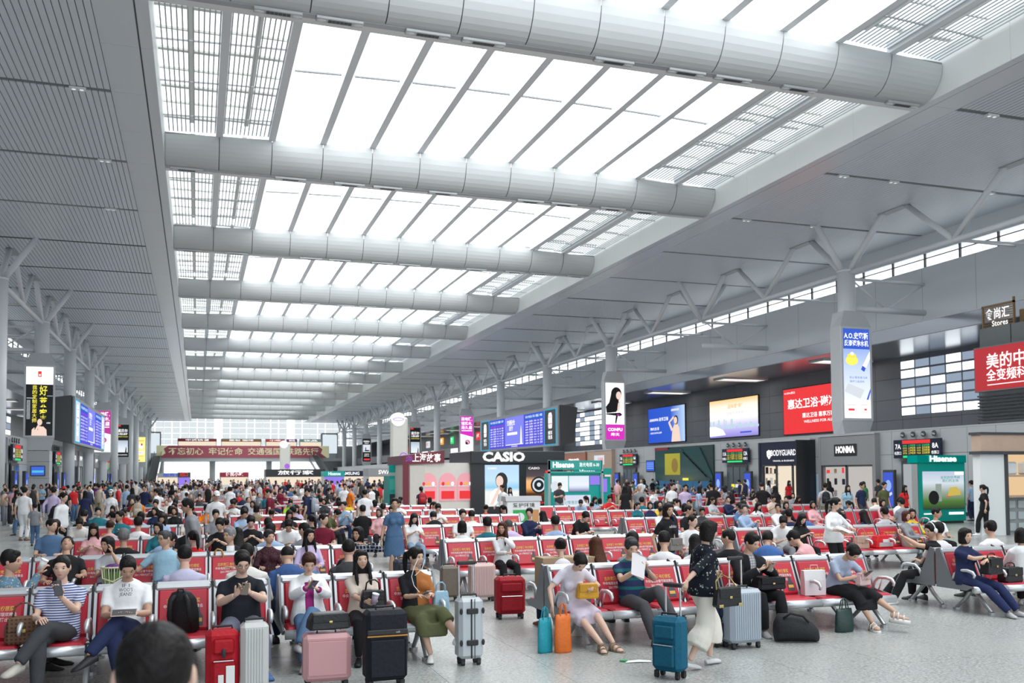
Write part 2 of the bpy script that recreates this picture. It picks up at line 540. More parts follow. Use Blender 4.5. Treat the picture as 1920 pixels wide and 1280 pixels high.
# --- roof lights between the beams: mullions, blinds, grilles
bar = MB().box(-0.024, 0, 0, 0.024, 1, 0.03).mesh('grille_bar', mat('grille_steel', (0.50, 0.53, 0.55), 0.4, 0.3))
xbar = MB().box(0, -0.025, 0, PW, 0.025, 0.05).mesh('grille_crossbar', MATS['grille_steel'])
M_purlin = mat('cream_roof_framing', (0.70, 0.71, 0.66), 0.6)
for k in KB:
    y0, y1 = BEAM0 + k * MOD + 0.55, BEAM0 + (k + 1) * MOD - A
    if k == KB[-1]: break
    L = y1 - y0
    w = empty('window_%d' % (k + 3), (0, y0, ZS + B), kind='structure')
    for i in range(1, NB):
        x = XL + i * PW; z = arch(x)
        MB().box(-0.15, -0.1, -0.02, 0.15, L + 0.1, 0.42).build('mullion', M_steel, w, (x, 0, z))
    for i in range(NB):
        xa, xb = XL + i * PW, XL + (i + 1) * PW
        za, zb = arch(xa) + .25, arch(xb) + .25
        if 2 <= i < NB - 2:
            for (u, v_, sl) in ((0.0, L / 2 - 0.04, 0), (L / 2 + 0.04, L - 0.12, 0.0)):
                m = MB().add([(xa + .3, u, za), (xb - .22, u, zb), (xb - .22, v_, zb), (xa + .3, v_, za)], [(3, 2, 1, 0)])
                m.build('blind', M_shade, w)
            MB().tube([(xa + .3, L / 2, za), (xb - .22, L / 2, zb)], 0.075, 8).build('blind_roller', M_grey, w)
            MB().add([(xa, 0, za + .3), (xb, 0, zb + .3), (xb, L, zb + .3), (xa, L, za + .3)], [(3, 2, 1, 0)]).build('roof_pane', M_skyglass, w)
        else:
            MB().add([(xa, 0, za + .5), (xb, 0, zb + .5), (xb, L, zb + .5), (xa, L, za + .5)], [(3, 2, 1, 0)]).build('roof_pane', M_skyglass, w)
            pf = MB()
            for q in range(9):
                yy = 0.4 + q * (L - .8) / 8
                pf.box(xa, yy - (.10 if q % 2 == 0 else .04), za + .36, xb, yy + (.10 if q % 2 == 0 else .04), za + .44)
            pf.box((xa + xb) / 2 - .1, 0, za + .34, (xa + xb) / 2 + .1, L, za + .42)
            pf.build('roof_framing', M_purlin, w)
            if -1 <= k <= 3:
                nb = 12
                for q in range(nb):
                    xx = xa + .19 + q * (PW - .38) / (nb - 1); 
                    put('grille_bar', bar, w, (xx, 0, arch(xx) + .12), scale=(1, L, 1))
                for q in range(4): put('grille_crossbar', xbar, w, (xa, (q + .5) * L / 4, za - .1), (0, -math.atan2(zb - za, PW), 0))
            elif k > 3:
                g = MB()
                for q in range(12):
                    xx = xa + .19 + q * (PW - .38) / 11
                    g.box(xx - .018, 0, za - .1, xx + .018, L, za)
                g.build('grille_bar_field', MATS['grille_steel'], w, kind='stuff')

# --- clerestory walls above the aisles
for side, xb, sg in (('left', BLX, -1), ('right', BRX, 1)):
    wl = MB().box(min(xb, xb + sg * .3), YBACK, 10.2, max(xb, xb + sg * .3), YEND, 14.15).build('wall_%s' % side, M_band, kind='structure')
    MB().box(min(xb, xb + sg * .3), YBACK, 14.95, max(xb, xb + sg * .3), YEND, ZS + .1).build('upper_band', M_band, wl)
    x = xb - sg * 0.004
    for k in range(0, 60):
        y = BEAM0 - 12 + k * MOD / 4
        if y > YEND: break
        MB().box(min(x, xb), y - .012, 11.0, max(x, xb), y + .012, 14.1).build('panel_joint', M_grey, wl)
    fas = MB().box(min(xb - sg * .06, xb), YBACK, 10.18, max(xb - sg * .06, xb), YEND, 11.0).build('fascia', M_aisle, wl)
    MB().box(min(xb - sg * .1, xb), YBACK, 10.98, max(xb - sg * .1, xb), YEND, 11.04).build('fascia_edge', M_white, wl)
    # clerestory panes
    wd = empty('window_%d' % (41 if sg < 0 else 42), (xb + sg * .15, 0, 14.15), kind='structure')
    pn = MB().box(-.02, 0.04, 0.04, .02, 2.64, 0.76).mesh('pane', M_dayglass)
    mu = MB().box(-.06, -0.05, 0, .06, 0.05, 0.8).mesh('mullion', M_dark)
    for k in range(0, 82):
        y = 20 + k * 2.683
        if y > YEND - 3: break
        put('pane', pn, wd, (0, y, 0)); put('mullion', mu, wd, (-sg * .1, y, 0))
    MB().box(-.05 - sg * .1, 20, .48, .05 - sg * .1, YEND, .53).build('rail', M_dark, wd)
    # aisle ceiling, lit coffers, outer wall
    xo = ULX if sg < 0 else URX
    MB().box(min(xb, xo), YBACK, 10.15, max(xb, xo), YEND, 10.4).build('ceiling_aisle_%s' % side, M_aisle, kind='structure')
    wo = MB().box(min(xo, xo + sg * .4), YBACK, 0, max(xo, xo + sg * .4), YEND, 10.2).build('wall_outer_%s' % side, M_joint, kind='structure')
    pa = MB().box(-.04, 0.012, 0.012, .0, 2.67, 1.46).mesh('wall_panel', M_wall)
    for k in range(0, 46):
        y = 24 + k * 2.683
        for j in range(4):
            put('wall_panel', pa, wo, (xo - (0 if sg > 0 else -.04), y, 4.3 + 1.47 * j))
    MB().box(min(xo, xo - sg * .03), 24 + 46 * 2.683, 4.3, max(xo, xo - sg * .03), YEND, 10.2).build('wall_panel_far', M_wall, wo)
    MB().box(min(xo, xo - sg * .03), YBACK, 4.3, max(xo, xo - sg * .03), 24, 10.2).build('wall_panel_near', M_wall, wo)
lw = (URX - BRX) * 0.62
cof = MB().box(-lw / 2, -0.75, -0.02, lw / 2, 0.75, 0.0).mesh('diffuser', M_lamp)
cofr = MB()
for (a, b, c, d) in ((-lw / 2 - .14, -.9, lw / 2 + .14, -.75), (-lw / 2 - .14, .75, lw / 2 + .14, .9), (-lw / 2 - .14, -.75, -lw / 2, .75), (lw / 2, -.75, lw / 2 + .14, .75)):
    cofr.box(a, b, -.12, c, d, .0)
cofr = cofr.mesh('coffer_frame', M_white)
for side, xm in (('right', (BRX + URX) / 2 + .3), ('left', (BLX + ULX) / 2 - .3)):
    for k in range(12):
        y = 56.4 + k * 13.2
        t = empty('coffer_lamp', (xm, y, 10.14), label='cream lit coffer lamp over the %s aisle, %s from the camera' % (side, ORD[k]), cat='ceiling lamp', group='coffer lamps over the %s aisle' % side)
        put('diffuser', cof, t); put('coffer_frame', cofr, t)

# --- columns with strut crowns and the long lattice between them
def pipe(p0, p1, r, n=10): return MB().tube([p0, p1], r, n)
colm = MB().tube([(0, 0, 0), (0, 0, 13.55)], 0.5, 24)
colm.tube([(0, 0, 13.5), (0, 0, 13.62)], 0.53, 24)
colm = colm.mesh('column_shaft', M_steel, smooth=False)
for p in colm.polygons: p.use_smooth = len(p.vertices) == 4
plate = MB().box(-.25, -1.0, 0, .25, 1.0, .05).mesh('ceiling_plate', M_grey)
ords = ORD
for side, xc, xb, sg in (('left', CLX, BLX, -1), ('right', CRX, BRX, 1)):
    st = {}
    def part(name, key, p0, p1, r, parent, loc):
        kk = (side, key)
        if kk not in st: st[kk] = pipe(p0, p1, r).mesh(name, M_steel, smooth=True)
        return put(name, st[kk], parent, loc)
    for k in range(-1, 13):
        yc = 44.25 + k * MOD
        if yc > YEND - 4: break
        has = not (side == 'right' and k == 1) 
        nm = 'structural_column' if has else 'roof_truss_node'
        t = empty(nm, (xc, yc, 0), label=('round white steel column with strut crown, %s along the %s side' % (ords[k + 1], side)) if has else 'strut crown without a column between the first two right columns', cat='column' if has else 'truss', group='white columns along the %s side' % side)
        if has: put('column_shaft', colm, t)
        z0 = 13.35
        part('strut', 'in', (-sg * .1, 0, z0), (-sg * 1.95, 0, ZS + .05), .18, t, (0, 0, 0))
        part('strut', 'out', (sg * .1, 0, z0), (sg * 1.95, 0, ZS + .05), .18, t, (0, 0, 0))
        part('strut', 'n', (0, .1, z0), (0, 3.15, ZS + .05), .18, t, (0, 0, 0))
        part('strut', 's', (0, -.1, z0), (0, -3.15, ZS + .05), .18, t, (0, 0, 0))
        part('strut', 'mid_n', (0, MOD / 2, z0 + .12), (0, 4.85, ZS + .05), .15, t, (0, 0, 0))
        part('strut', 'mid_s', (0, MOD / 2, z0 + .12), (0, MOD - 4.85, ZS + .05), .15, t, (0, 0, 0))
        part('lower_chord', 'chord', (0, 0, z0 + .1), (0, MOD, z0 + .1), .14, t, (0, 0, 0))
        part('outrigger_chord', 'o1', (0, 0, 13.15), (xb - xc, 0, 13.15), .09, t, (0, 0, 0))
        part('outrigger_chord', 'o2', (0, 0, 11.45), (xb - xc, 0, 11.45), .17, t, (0, 0, 0))
        part('outrigger_brace', 'o3', (sg * .4, 0, 13.1), ((xb - xc) / 2, 0, 11.5), .05, t, (0, 0, 0))
        part('outrigger_brace', 'o4', ((xb - xc), 0, 13.1), ((xb - xc) / 2, 0, 11.5), .05, t, (0, 0, 0))
        part('outrigger_brace', 'o5', (0, MOD / 2, z0 + .1), (xb - xc, MOD / 2 - 1.5, 13.2), .06, t, (0, 0, 0))
        part('outrigger_brace', 'o6', (0, MOD / 2, z0 + .1), (xb - xc, MOD / 2 + 1.5, 13.9), .06, t, (0, 0, 0))
        for yy in (4.0, MOD - 4.0): put('ceiling_plate', plate, t, (0, yy, ZS - .04))
# ------------------------------------------------------------------ prints and lit colours
def E(name, col, s=1.0): return emat('lit_' + name, col, s, var=0.03)
W_ = E('white', (1.0, 1.0, 1.0), 1.25); K_ = mat('print_black', (0.02, 0.022, 0.026), 0.35)
Y_ = E('yellow', (1.0, 0.88, 0.10), 0.95); R_ = E('red', (0.86, 0.055, 0.06), 0.95); BL_ = E('blue', (0.05, 0.12, 0.62), 1.0)
MG_ = E('magenta', (0.72, 0.04, 0.55), 0.95); PU_ = E('purple', (0.55, 0.06, 0.36), 0.9); GN_ = E('green', (0.05, 0.85, 0.25), 0.9)
SKIN_ = E('poster_skin', (0.92, 0.70, 0.60), 0.95); HAIR_ = mat('poster_hair', (0.02, 0.018, 0.02), 0.6)
OR_ = E('orange', (1.0, 0.45, 0.08), 1.0); TQ_ = mat('teal_print', (0.0, 0.36, 0.31), 0.35, var=0.03); GR_ = E('pale_grey', (0.72, 0.77, 0.83), 0.95)
M_glass = mat('shop_glass', (0.10, 0.13, 0.14), 0.08, spec=0.6)
M_warm = E('warm_interior', (1.0, 0.86, 0.68), 0.85)
M_brown = mat('wood_fascia', (0.42, 0.25, 0.15), 0.5, var=0.15, scale=3)
M_oak = mat('pale_oak', (0.52, 0.38, 0.29), 0.5, var=0.12, scale=4)
M_navy = mat('navy_fascia', (0.012, 0.018, 0.045), 0.3)
M_shopgrey = mat('warm_grey_fascia', (0.30, 0.30, 0.31), 0.5)
SIDE = {'right': -math.pi / 2, 'left': math.pi / 2, 'front': 0.0}

def poly(parent, pts, m, y=-0.01, name='print', loc=(0, 0, 0)):
    return MB().add([(p[0], 0, p[1]) for p in pts], [tuple(range(len(pts)))]).build(name, m, parent, (loc[0], loc[1] + y, loc[2]))
def rect(parent, x0, z0, x1, z1, m, y=-0.01, name='print'):
    return poly(parent, [(x0, z0), (x1, z0), (x1, z1), (x0, z1)], m, y, name)
def oval(parent, x, z, rx, rz, m, y=-0.012, n=18, name='print'):
    return poly(parent, [(x + rx * math.cos(2 * math.pi * k / n), z + rz * math.sin(2 * math.pi * k / n)) for k in range(n)], m, y, name)
def txt(parent, s, x, z, size, m, w=None, bold=0.02, y=-0.02, align='CENTER', lead=1.0, name='lettering'):
    return sign_text(s, m, parent, (x, y, z), size, '-y', bold, align, name, w, lead=lead)
def woman_print(p, x, z, s, shirt, y=-0.014, side=1):
    """flat printed half figure with long hair"""
    poly(p, [(x - .34 * s, z), (x + .36 * s, z), (x + .34 * s, z + .3 * s), (x + .2 * s, z + .46 * s), (x - .16 * s, z + .46 * s), (x - .33 * s, z + .3 * s)], shirt, y)
    poly(p, [(x - .06 * s, z + .4 * s), (x + .08 * s, z + .4 * s), (x + .06 * s, z + .6 * s), (x - .04 * s, z + .6 * s)], SKIN_, y - .002)
    oval(p, x - .03 * s * side, z + .70 * s, .19 * s, .24 * s, HAIR_, y - .003)
    poly(p, [(x - .2 * s * side, z + .7 * s), (x - .05 * s * side, z + .75 * s), (x - .04 * s * side, z + .3 * s), (x - .2 * s * side, z + .22 * s)], HAIR_, y - .004)
    oval(p, x + .03 * s * side, z + .68 * s, .115 * s, .165 * s, SKIN_, y - .006)
    poly(p, [(x - .34 * s, z), (x - .22 * s, z), (x + .02 * s, z + .5 * s), (x - .05 * s, z + .55 * s)], SKIN_, y - .007)

# ------------------------------------------------------------------ column light boxes
def loft4(m, a, b):
    m.loft([a, b])
def column_box(side, k, label, paint):
    xc = CLX if side == 'left' else CRX
    t = empty('column_lightbox', (xc, 44.25 + k * MOD, 0), label=label, cat='lightbox', group='light boxes hung on the columns')
    def ring(z, wf, wb, y0, y1): return [(-wf, y0, z), (wf, y0, z), (wb, y1, z), (-wb, y1, z)]
    m = MB()
    m.loft([ring(4.05, .78, .62, -.62, .55), ring(4.95, 1.03, .70, -.72, .62), ring(10.32, 1.03, .70, -.72, .62), ring(11.2, .66, .56, -.58, .55)])
    m.build('casing', M_clad if False else mat('lightbox_casing', (0.56, 0.59, 0.61), 0.4), t)
    f = MB()
    for (a, b, c, d) in ((-1.03, 5.0, -.90, 10.28), (.90, 5.0, 1.03, 10.28), (-.9, 5.0, .9, 5.12), (-.9, 10.16, .9, 10.28)):
        f.box(a, -.76, b, c, -.70, d)
    f.build('bezel', mat('lightbox_bezel', (0.70, 0.73, 0.75), 0.35), t)
    s = empty('screen', (0, -.725, 5.12)); s.parent = t
    paint(s)          # sheet is 1.8 wide (-.9 to .9) and 5.04 tall (0 to 5.04)
    return t
def bg(s, m, z0=0, z1=5.04): rect(s, -.9, z0, .9, z1, m, 0, 'screen_sheet')

def ad_smith(s):
    bg(s, W_, 0, 1.0); rect(s, -.9, 1.0, .9, 3.9, egrad('ad_water', [(0, (0.9, 0.95, 1)), (.6, (0.62, 0.74, 1)), (1, (0.35, 0.48, 0.9))], 2, 1, 3.9, 1.0), 0, 'screen_sheet'); bg(s, BL_, 3.9, 5.04)
    txt(s, 'A.O.史密斯', 0, 4.62, .40, W_, 1.62, .03); txt(s, '反渗透净水机', 0, 4.20, .36, W_, 1.62, .03)
    oval(s, -.32, 3.25, .42, .28, E('lemon', (0.95, 0.9, 0.15)), -.012); oval(s, -.32, 3.52, .30, .13, Y_, -.014); oval(s, -.30, 3.62, .12, .1, W_, -.016)
    poly(s, [(.28, 2.75), (.5, 2.62), (.9, 3.35), (.9, 3.8)], W_, -.012); poly(s, [(.28, 2.75), (.5, 2.62), (.62, 2.84), (.40, 2.97)], BL_, -.014)
    txt(s, '防止重金属污染', .1, 2.28, .14, BL_, 1.2, 0); txt(s, '保护儿童成长', 0, 2.06, .14, BL_, 1.0, 0)
    poly(s, [(-.85, 1.5), (.2, 1.1), (.5, 1.6), (-.6, 1.95)], GR_, -.012); poly(s, [(.62, 1.05), (.75, 1.05), (.9, 1.5), (.9, 1.7)], BL_, -.012)
    rect(s, -.62, .42, -.2, .54, R_, -.012); rect(s, .45, .44, .62, .54, R_, -.012); rect(s, -.7, .72, -.1, .78, GR_, -.012); rect(s, .2, .72, .7, .78, GR_, -.012)
def ad_hair(s):
    bg(s, MG_, 0, 1.35); bg(s, W_, 1.35, 5.04)
    txt(s, 'CONFU', 0, .88, .36, W_, 1.42, .10); txt(s, '康夫', 0, .44, .32, W_, .85, .02)
    oval(s, .15, 4.05, .52, .62, HAIR_); poly(s, [(-.35, 4.1), (.3, 3.9), (.45, 2.9), (.1, 2.45), (-.8, 2.35), (-.88, 2.9), (-.55, 3.3)], HAIR_, -.013)
    oval(s, .38, 3.92, .26, .36, SKIN_, -.016); poly(s, [(.30, 3.2), (.55, 3.6), (.45, 2.6), (.2, 2.45)], SKIN_, -.015)
    poly(s, [(-.85, 2.32), (.5, 2.40), (.72, 2.22), (.5, 2.08), (-.85, 2.22)], K_, -.018); poly(s, [(.08, 2.12), (.28, 2.12), (.10, 1.38), (0, 1.5)], K_, -.018); oval(s, .3, 2.2, .14, .05, MG_, -.02)
    for q in range(3): rect(s, -.8, 4.5 - .3 * q, -.72, 4.6 - .3 * q, GR_, -.012)
def ad_floor(s):
    bg(s, W_); poly(s, [(-.9, 2.6), (.9, 2.15), (.9, 5.04), (-.9, 5.04)], PU_ if s.parent.location.x < 0 else MG_, -.008)
    txt(s, '装地暖,', 0, 4.6, .52, W_, 1.55, .035); txt(s, '铺实木,', 0, 4.0, .52, W_, 1.55, .035); txt(s, '用久盛', 0, 3.42, .52, W_, 1.55, .035)
    rect(s, -.75, 2.98, .75, 3.08, W_, -.012); oval(s, .1, 1.45, .36, .34, PU_, -.012); oval(s, .06, 1.42, .22, .24, SKIN_, -.014); poly(s, [(-.2, 1.15), (.2, 1.15), (.05, 1.55), (-.1, 1.5)], HAIR_, -.016)
    txt(s, '久盛', .1, .78, .2, HAIR_, .35, 0); rect(s, -.6, .48, .6, .53, GR_, -.012)
def ad_black(s):
    bg(s, K_); rect(s, -.75, .75, .75, 2.6, egrad('ad_mist', [(0, (.9, .93, .96)), (.5, (.72, .80, .90)), (1, (.45, .52, .62))], 2, .75, 2.6, .95), -.008)
    rect(s, -.82, 4.75, -.3, 4.98, R_, -.012); txt(s, '诺贝尔', 0, 4.05, .55, W_, 1.4, .03); txt(s, '大理石瓷砖', 0, 3.55, .36, W_, 1.4, .02); txt(s, '高端瓷砖 领导品牌', 0, 3.15, .18, Y_, 1.4, .01)
    poly(s, [(.36, .75), (.58, .75), (.55, 1.15), (.6, 1.3), (.5, 1.45), (.42, 1.3), (.40, 1.1)], K_, -.012); oval(s, .49, 1.5, .06, .09, K_, -.014)
    txt(s, '诺贝尔瓷抛砖 销量领先', 0, .35, .16, W_, 1.4, .01)
def ad_home(s):
    bg(s, K_, 0, 3.75); bg(s, W_, 3.75, 5.04)
    rect(s, -.12, 4.3, .12, 4.72, R_, -.012); rect(s, -.06, 4.38, .06, 4.5, W_, -.014); txt(s, 'HOLIKE 好莱客', 0, 4.05, .18, GR_, 1.3, 0)
    for i, c in enumerate('好莱客'): txt(s, c, .26, 3.25 - .86 * i, .78, Y_, .52, .03)
    for i, c in enumerate('我的定制家居大师'): txt(s, c, -.32, 3.5 - .345 * i, .34, Y_, .30, .02)
    woman_print(s, .0, .0, 1.45, SKIN_, -.016)
    txt(s, '好莱客', .62, .92, .13, W_, .26, 0)
    for q in range(4): rect(s, -.82 + .06 * q, 1.2, -.80 + .06 * q, 2.6, GR_, -.012)
    rect(s, -.85, 2.72, -.3, 2.76, GR_, -.012); rect(s, .5, 2.9, .88, 2.93, GR_, -.012)
def ad_yellow(s):
    bg(s, E('pale_yellow', (.98, .92, .30))); oval(s, .1, 3.2, .45, .55, W_); oval(s, .2, 3.5, .2, .25, R_, -.016); rect(s, -.6, 4.2, .6, 4.35, OR_, -.012); rect(s, -.6, 1.55, .6, 2.1, W_, -.012)
    txt(s, '全国热销', 0, 1.8, .35, MG_, 1.0, .02); rect(s, -.65, 1.1, .65, 1.2, OR_, -.012); rect(s, -.7, .2, -.1, .4, R_, -.012)
def ad_device(s):
    bg(s, K_); rect(s, -.8, 2.1, .8, 3.7, GR_, -.008); txt(s, '扫地机器人', 0, 4.4, .38, W_, 1.4, .02); txt(s, '智能清洁', 0, 4.0, .22, W_, .9, .01); oval(s, .1, 2.4, .6, .14, HAIR_, -.012); rect(s, -.3, 2.5, -.1, 3.1, HAIR_, -.012)
    txt(s, '全国联保', 0, 1.6, .24, W_, 1.1, .01); txt(s, '品质生活', 0, 1.2, .24, W_, 1.1, .01); rect(s, -.6, .3, .7, .65, R_, -.012)
column_box('right', 0, 'tall column light box with blue headline, lemon and water filter print', ad_smith)
column_box('right', 2, 'tall column light box with dark haired woman, hair dryer and magenta foot', ad_hair)
column_box('right', 5, 'tall column light box in magenta and white above the black kiosk', ad_floor)
column_box('right', 7, 'tall black column light box with misty picture beside the white totem', ad_black)
column_box('right', 10, 'black column light box with a grey product picture near the escalator', ad_device)
column_box('left', 2, 'tall black column light box with yellow characters and a woman, front left', ad_home)
column_box('left', 5, 'purple and white column light box behind the left departure board', ad_floor)
column_box('left', 7, 'black column light box with misty picture on the left side', ad_black)
column_box('left', 10, 'yellow column light box far down the left side', ad_yellow)
# clad pier under the left box with its small screen
t = empty('clad_pier', (CLX, 44.25 + 2 * MOD, 0), label='square grey clad pier with a small blue screen under the left light box', cat='pier')
for i, (z0, z1) in enumerate(((0, 1.33), (1.35, 2.0), (2.02, 3.2), (3.22, 4.0))): MB().box(-.72, -.72, z0, .72, .72, z1).build('cladding_panel', M_clad, t)
MB().box(-.5, -.80, 2.18, .46, -.72, 2.92).build('screen_frame', K_, t); rect(t, -.45, 2.24, .41, 2.86, E('screen_blue', (.06, .16, .75), .9), -.81, 'screen'); rect(t, -.4, 2.42, .36, 2.58, E('cyan', (.1, .5, .7)), -.815)
MB().box(-.3, -.74, 1.0, -.14, -.72, 1.14).build('call_button', R_, t)

# ------------------------------------------------------------------ departure boards between the columns
def board(side, label):
    x = CRX - .95 if side == 'right' else CLX + .95
    yc = 100.3
    t = empty('departure_board', (x, yc, 6.9), SIDE[side], label=label, cat='departure board')
    tilt = .16
    L, Hh = 13.3, 1.75
    bk = MB().prismx([(.0, -Hh - .25), (1.5, -Hh + .1), (1.9, Hh + .1), (.1, Hh + .35)], -L - .4, L + .4)
    bk.build('back_housing', mat('board_housing', (0.10, 0.105, 0.11), 0.5), t)
    p = empty('display', (0, -.12, 0)); p.parent = t; p.rotation_euler = (-tilt * 0, 0, 0)
    MB().box(-L - .3, -.02, -Hh - .22, L + .3, .14, Hh + .3).build('display_frame', mat('board_frame', (0.30, 0.32, 0.34), 0.4), p)
    rect(p, -9.6, -Hh, 9.6, Hh, E('board_blue', (.10, .10, .72), .95), -.03, 'display_sheet')
    rect(p, -3.4, -Hh + .3, 3.2, Hh, E('board_mid', (.23, .25, .88), 1.0), -.035)
    for sx in (-1, 1):
        rect(p, sx * 11.35 - 1.6, -Hh, sx * 11.35 + 1.6, Hh, K_ if side == 'right' else GR_, -.03)
        f = MB()
        for (a, b, c, d) in ((-1.7, -Hh - .05, -1.6, Hh + .05), (1.6, -Hh - .05, 1.7, Hh + .05), (-1.7, Hh, 1.7, Hh + .08), (-1.7, -Hh - .08, 1.7, -Hh)):
            f.box(sx * 11.35 + a, -.06, b, sx * 11.35 + c, -.02, d)
        f.build('light_edge', E('cyan_edge', (.02, .45, .75), 1.0), p)
        poly(p, [(sx * 11.35 + a, b) for a, b in ((-.45, -.15), (.45, -.15), (.55, .2), (.55, 1.1), (.35, 1.45), (-.35, 1.45), (-.55, 1.1), (-.55, .2))], W_, -.04)
        rect(p, sx * 11.35 - .55, .28, sx * 11.35 + .55, .36, R_, -.045); rect(p, sx * 11.35 - .5, 1.0, sx * 11.35 + .5, 1.06, R_, -.045)
        txt(p, '候车\n信息', sx * 11.35, -.85, .45, W_, 1.2, .03, -.045)
    for c0, c1 in ((-9.3, -3.8), (3.6, 9.3)):
        rect(p, c0, Hh - .62, c1, Hh - .08, E('board_head', (.02, .14, .62)), -.04)
        txt(p, '车次  终点站  开点  检票口  状态', (c0 + c1) / 2, Hh - .35, .3, W_, (c1 - c0) * .92, .01, -.05)
        r0 = random.Random(3)
        rows = []
        for q in range(9):
            z = Hh - .85 - .29 * q
            tr = 'G%d   %s   %02d:%02d   %dA   %s' % (r0.randint(1000, 7999), r0.choice(('上海虹桥', '北京南', '宁波', '南京南', '温州南', '长沙南')), r0.randint(9, 19), r0.randint(0, 59), r0.randint(1, 24), r0.choice(('候车', '正点', '检票')))
            txt(p, tr, (c0 + c1) / 2, z, .22, MG_ if (q == 0 and c0 < 0) else W_, (c1 - c0) * .94, .012, -.05)
    txt(p, '交通安全\n出行', -1.2, .75, .62, W_, 2.8, .03, -.05); rect(p, -2.6, -.3, 1.0, -.02, W_, -.045)
    poly(p, [(2.0, -1.4), (2.6, -1.4), (2.45, .1), (2.3, .7), (2.15, .1)], W_, -.045)
    rect(p, -3.2, -1.45, 3.0, -1.38, W_, -.045); txt(p, '欢迎乘车', 0, -1.62, .2, W_, 2.2, 0, -.045)
    return t
board('right', 'long blue departure board hung along the right columns above the black kiosk')
board('left', 'long blue departure board seen edge-on along the left columns')

# ------------------------------------------------------------------ gate fronts and shops
for side, xg, sg in (('left', GLX, -1), ('right', GRX, 1)):
    w = MB().box(min(xg, xg + sg * .3), 28 if sg > 0 else YBACK, 0, max(xg, xg + sg * .3), YEND, 4.2 if sg > 0 else 4.8).build('wall_gates_%s' % side, M_joint, kind='structure')
    zt = (4.2 if sg > 0 else 4.8)
    pm = MB().box(-.03, .012, .0, 0, 1.676, zt - 3.02).mesh('cladding_panel', M_clad)
    pl = MB().box(-.03, .012, .0, 0, 1.676, 2.81).mesh('cladding_panel', M_clad)
    n = 0
    for k in range(0, 128):
        y = 28.2 + k * 1.6875
        if y > YEND - 2: break
        if n < 300:
            put('cladding_panel', pm, w, (xg + (.03 if sg < 0 else 0), y, 3.01)); put('cladding_panel', pl, w, (xg + (.03 if sg < 0 else 0), y, .18)); n += 2
    MB().box(min(xg, xg + sg * 12.5), 28 if sg > 0 else YBACK, zt, max(xg, xg + sg * 12.5), YEND, zt + .08).build('gate_roof', M_clad, w)

LEDM = {}
def gate(side, yc, i, num, label):
    xg = GRX if side == 'right' else GLX
    t = empty('ticket_gate', (xg - (.16 if side == 'right' else -.16), yc, 0), SIDE[side], label=label, cat='ticket gate', group='ticket gates along the %s wall' % side)
    t.scale = (.8, .8, .9) if side == 'right' else (.9, .9, 1.03)
    MB().box(-1.55, -.02, .05, 1.55, .03, 2.95).build('door_recess', M_dark, t)
    for sx in (-1, 0, 1):
        MB().box(sx * 1.0 - .44, -.06, .1, sx * 1.0 + .44, -.02, 2.75).build('glass_leaf', M_glass, t)
    for sx, mm in ((-.55, Y_), (.05, GR_), (.6, Y_)): rect(t, sx - .25, 1.25, sx + .25, 1.5, mm, -.07, 'notice')
    b = empty('led_board', (0, -.12, 3.62)); b.parent = t
    MB().box(-2.0, -.08, -.52, 2.0, .1, .52).build('led_case', M_navy, b)
    rect(b, -1.2, .28, 1.2, .48, R_, -.09)
    for q in range(4):
        txt(b, ('G7%d3  上海虹桥  1%d:2%d  正在检票' % (q + i, q + 1, q + 3)), 0, .17 - .14 * q, .13, Y_ if q or side == 'left' else GN_, 2.3, .012, -.09)
    rect(b, -1.15, -.50, 1.15, -.38, GN_, -.09)
    txt(b, '%dA' % num, -1.6, .12, .4, W_, .5, .02, -.09); txt(b, '%dA' % (num + 1), 1.6, .12, .4, W_, .5, .02, -.09)
    txt(b, '检票口', -1.6, -.25, .2, W_, .6, .01, -.09); txt(b, '检票口', 1.6, -.25, .2, W_, .6, .01, -.09)
    for q in range(4):
        c = MB().tube([(0, -.05, 0), (0, .02, 0)], .17, 16).build('speaker', M_dark, t, (-1.35 + .9 * q, -.02, 4.42)); poly(t, [(-1.47 + .9 * q, 4.38), (-1.23 + .9 * q, 4.34), (-1.23 + .9 * q, 4.42), (-1.47 + .9 * q, 4.48)], M_clad, -.08)
    for sx in (-2.25, 2.25):
        st = empty('poster_stand', (sx, -.35, 0)); st.parent = t
        MB().rbox(-.52, -.12, .0, .52, .12, 2.45, .03).build('stand_case', M_dark, st); rect(st, -.44, .35, .44, 2.3, E('poster_blue', (.07, .13, .72), .85), -.125, 'poster'); oval(st, 0, 1.55, .28, .32, E('poster_pale', (.35, .5, .9), .9), -.13); poly(st, [(-.3, .95), (.3, 1.2), (.35, 1.05), (-.2, .8)], GR_, -.132)
    return t
for i, y in enumerate((37.95, 54.65, 71.1)):
    gate('right', y, i, 7 + 4 * i if i == 0 else 7 + 4 * i, ('ticket gate with green and yellow board, numbered seven', 'ticket gate with lit board left of the navy shop', 'ticket gate with lit board left of the dark staircase')[i])
for i in range(3): gate('right', 89.3 + 24 * i, i, 19 + 4 * i, 'ticket gate far down the right wall, place %d from the departure board' % (i + 1) if False else ('ticket gate on the right wall just past the departure board', 'second ticket gate past the departure board on the right', 'farthest ticket gate on the right wall')[i])
for i in range(6): gate('left', (70.0, 89.4, 114.4, 137.0, 160.2, 182.4)[i], i, 8 + 4 * i, ('ticket gate with yellow lit board left of the grey pier', 'ticket gate with pale board just right of the grey pier', 'third ticket gate along the left wall', 'fourth ticket gate along the left wall', 'fifth ticket gate along the left wall', 'farthest ticket gate along the left wall')[i])

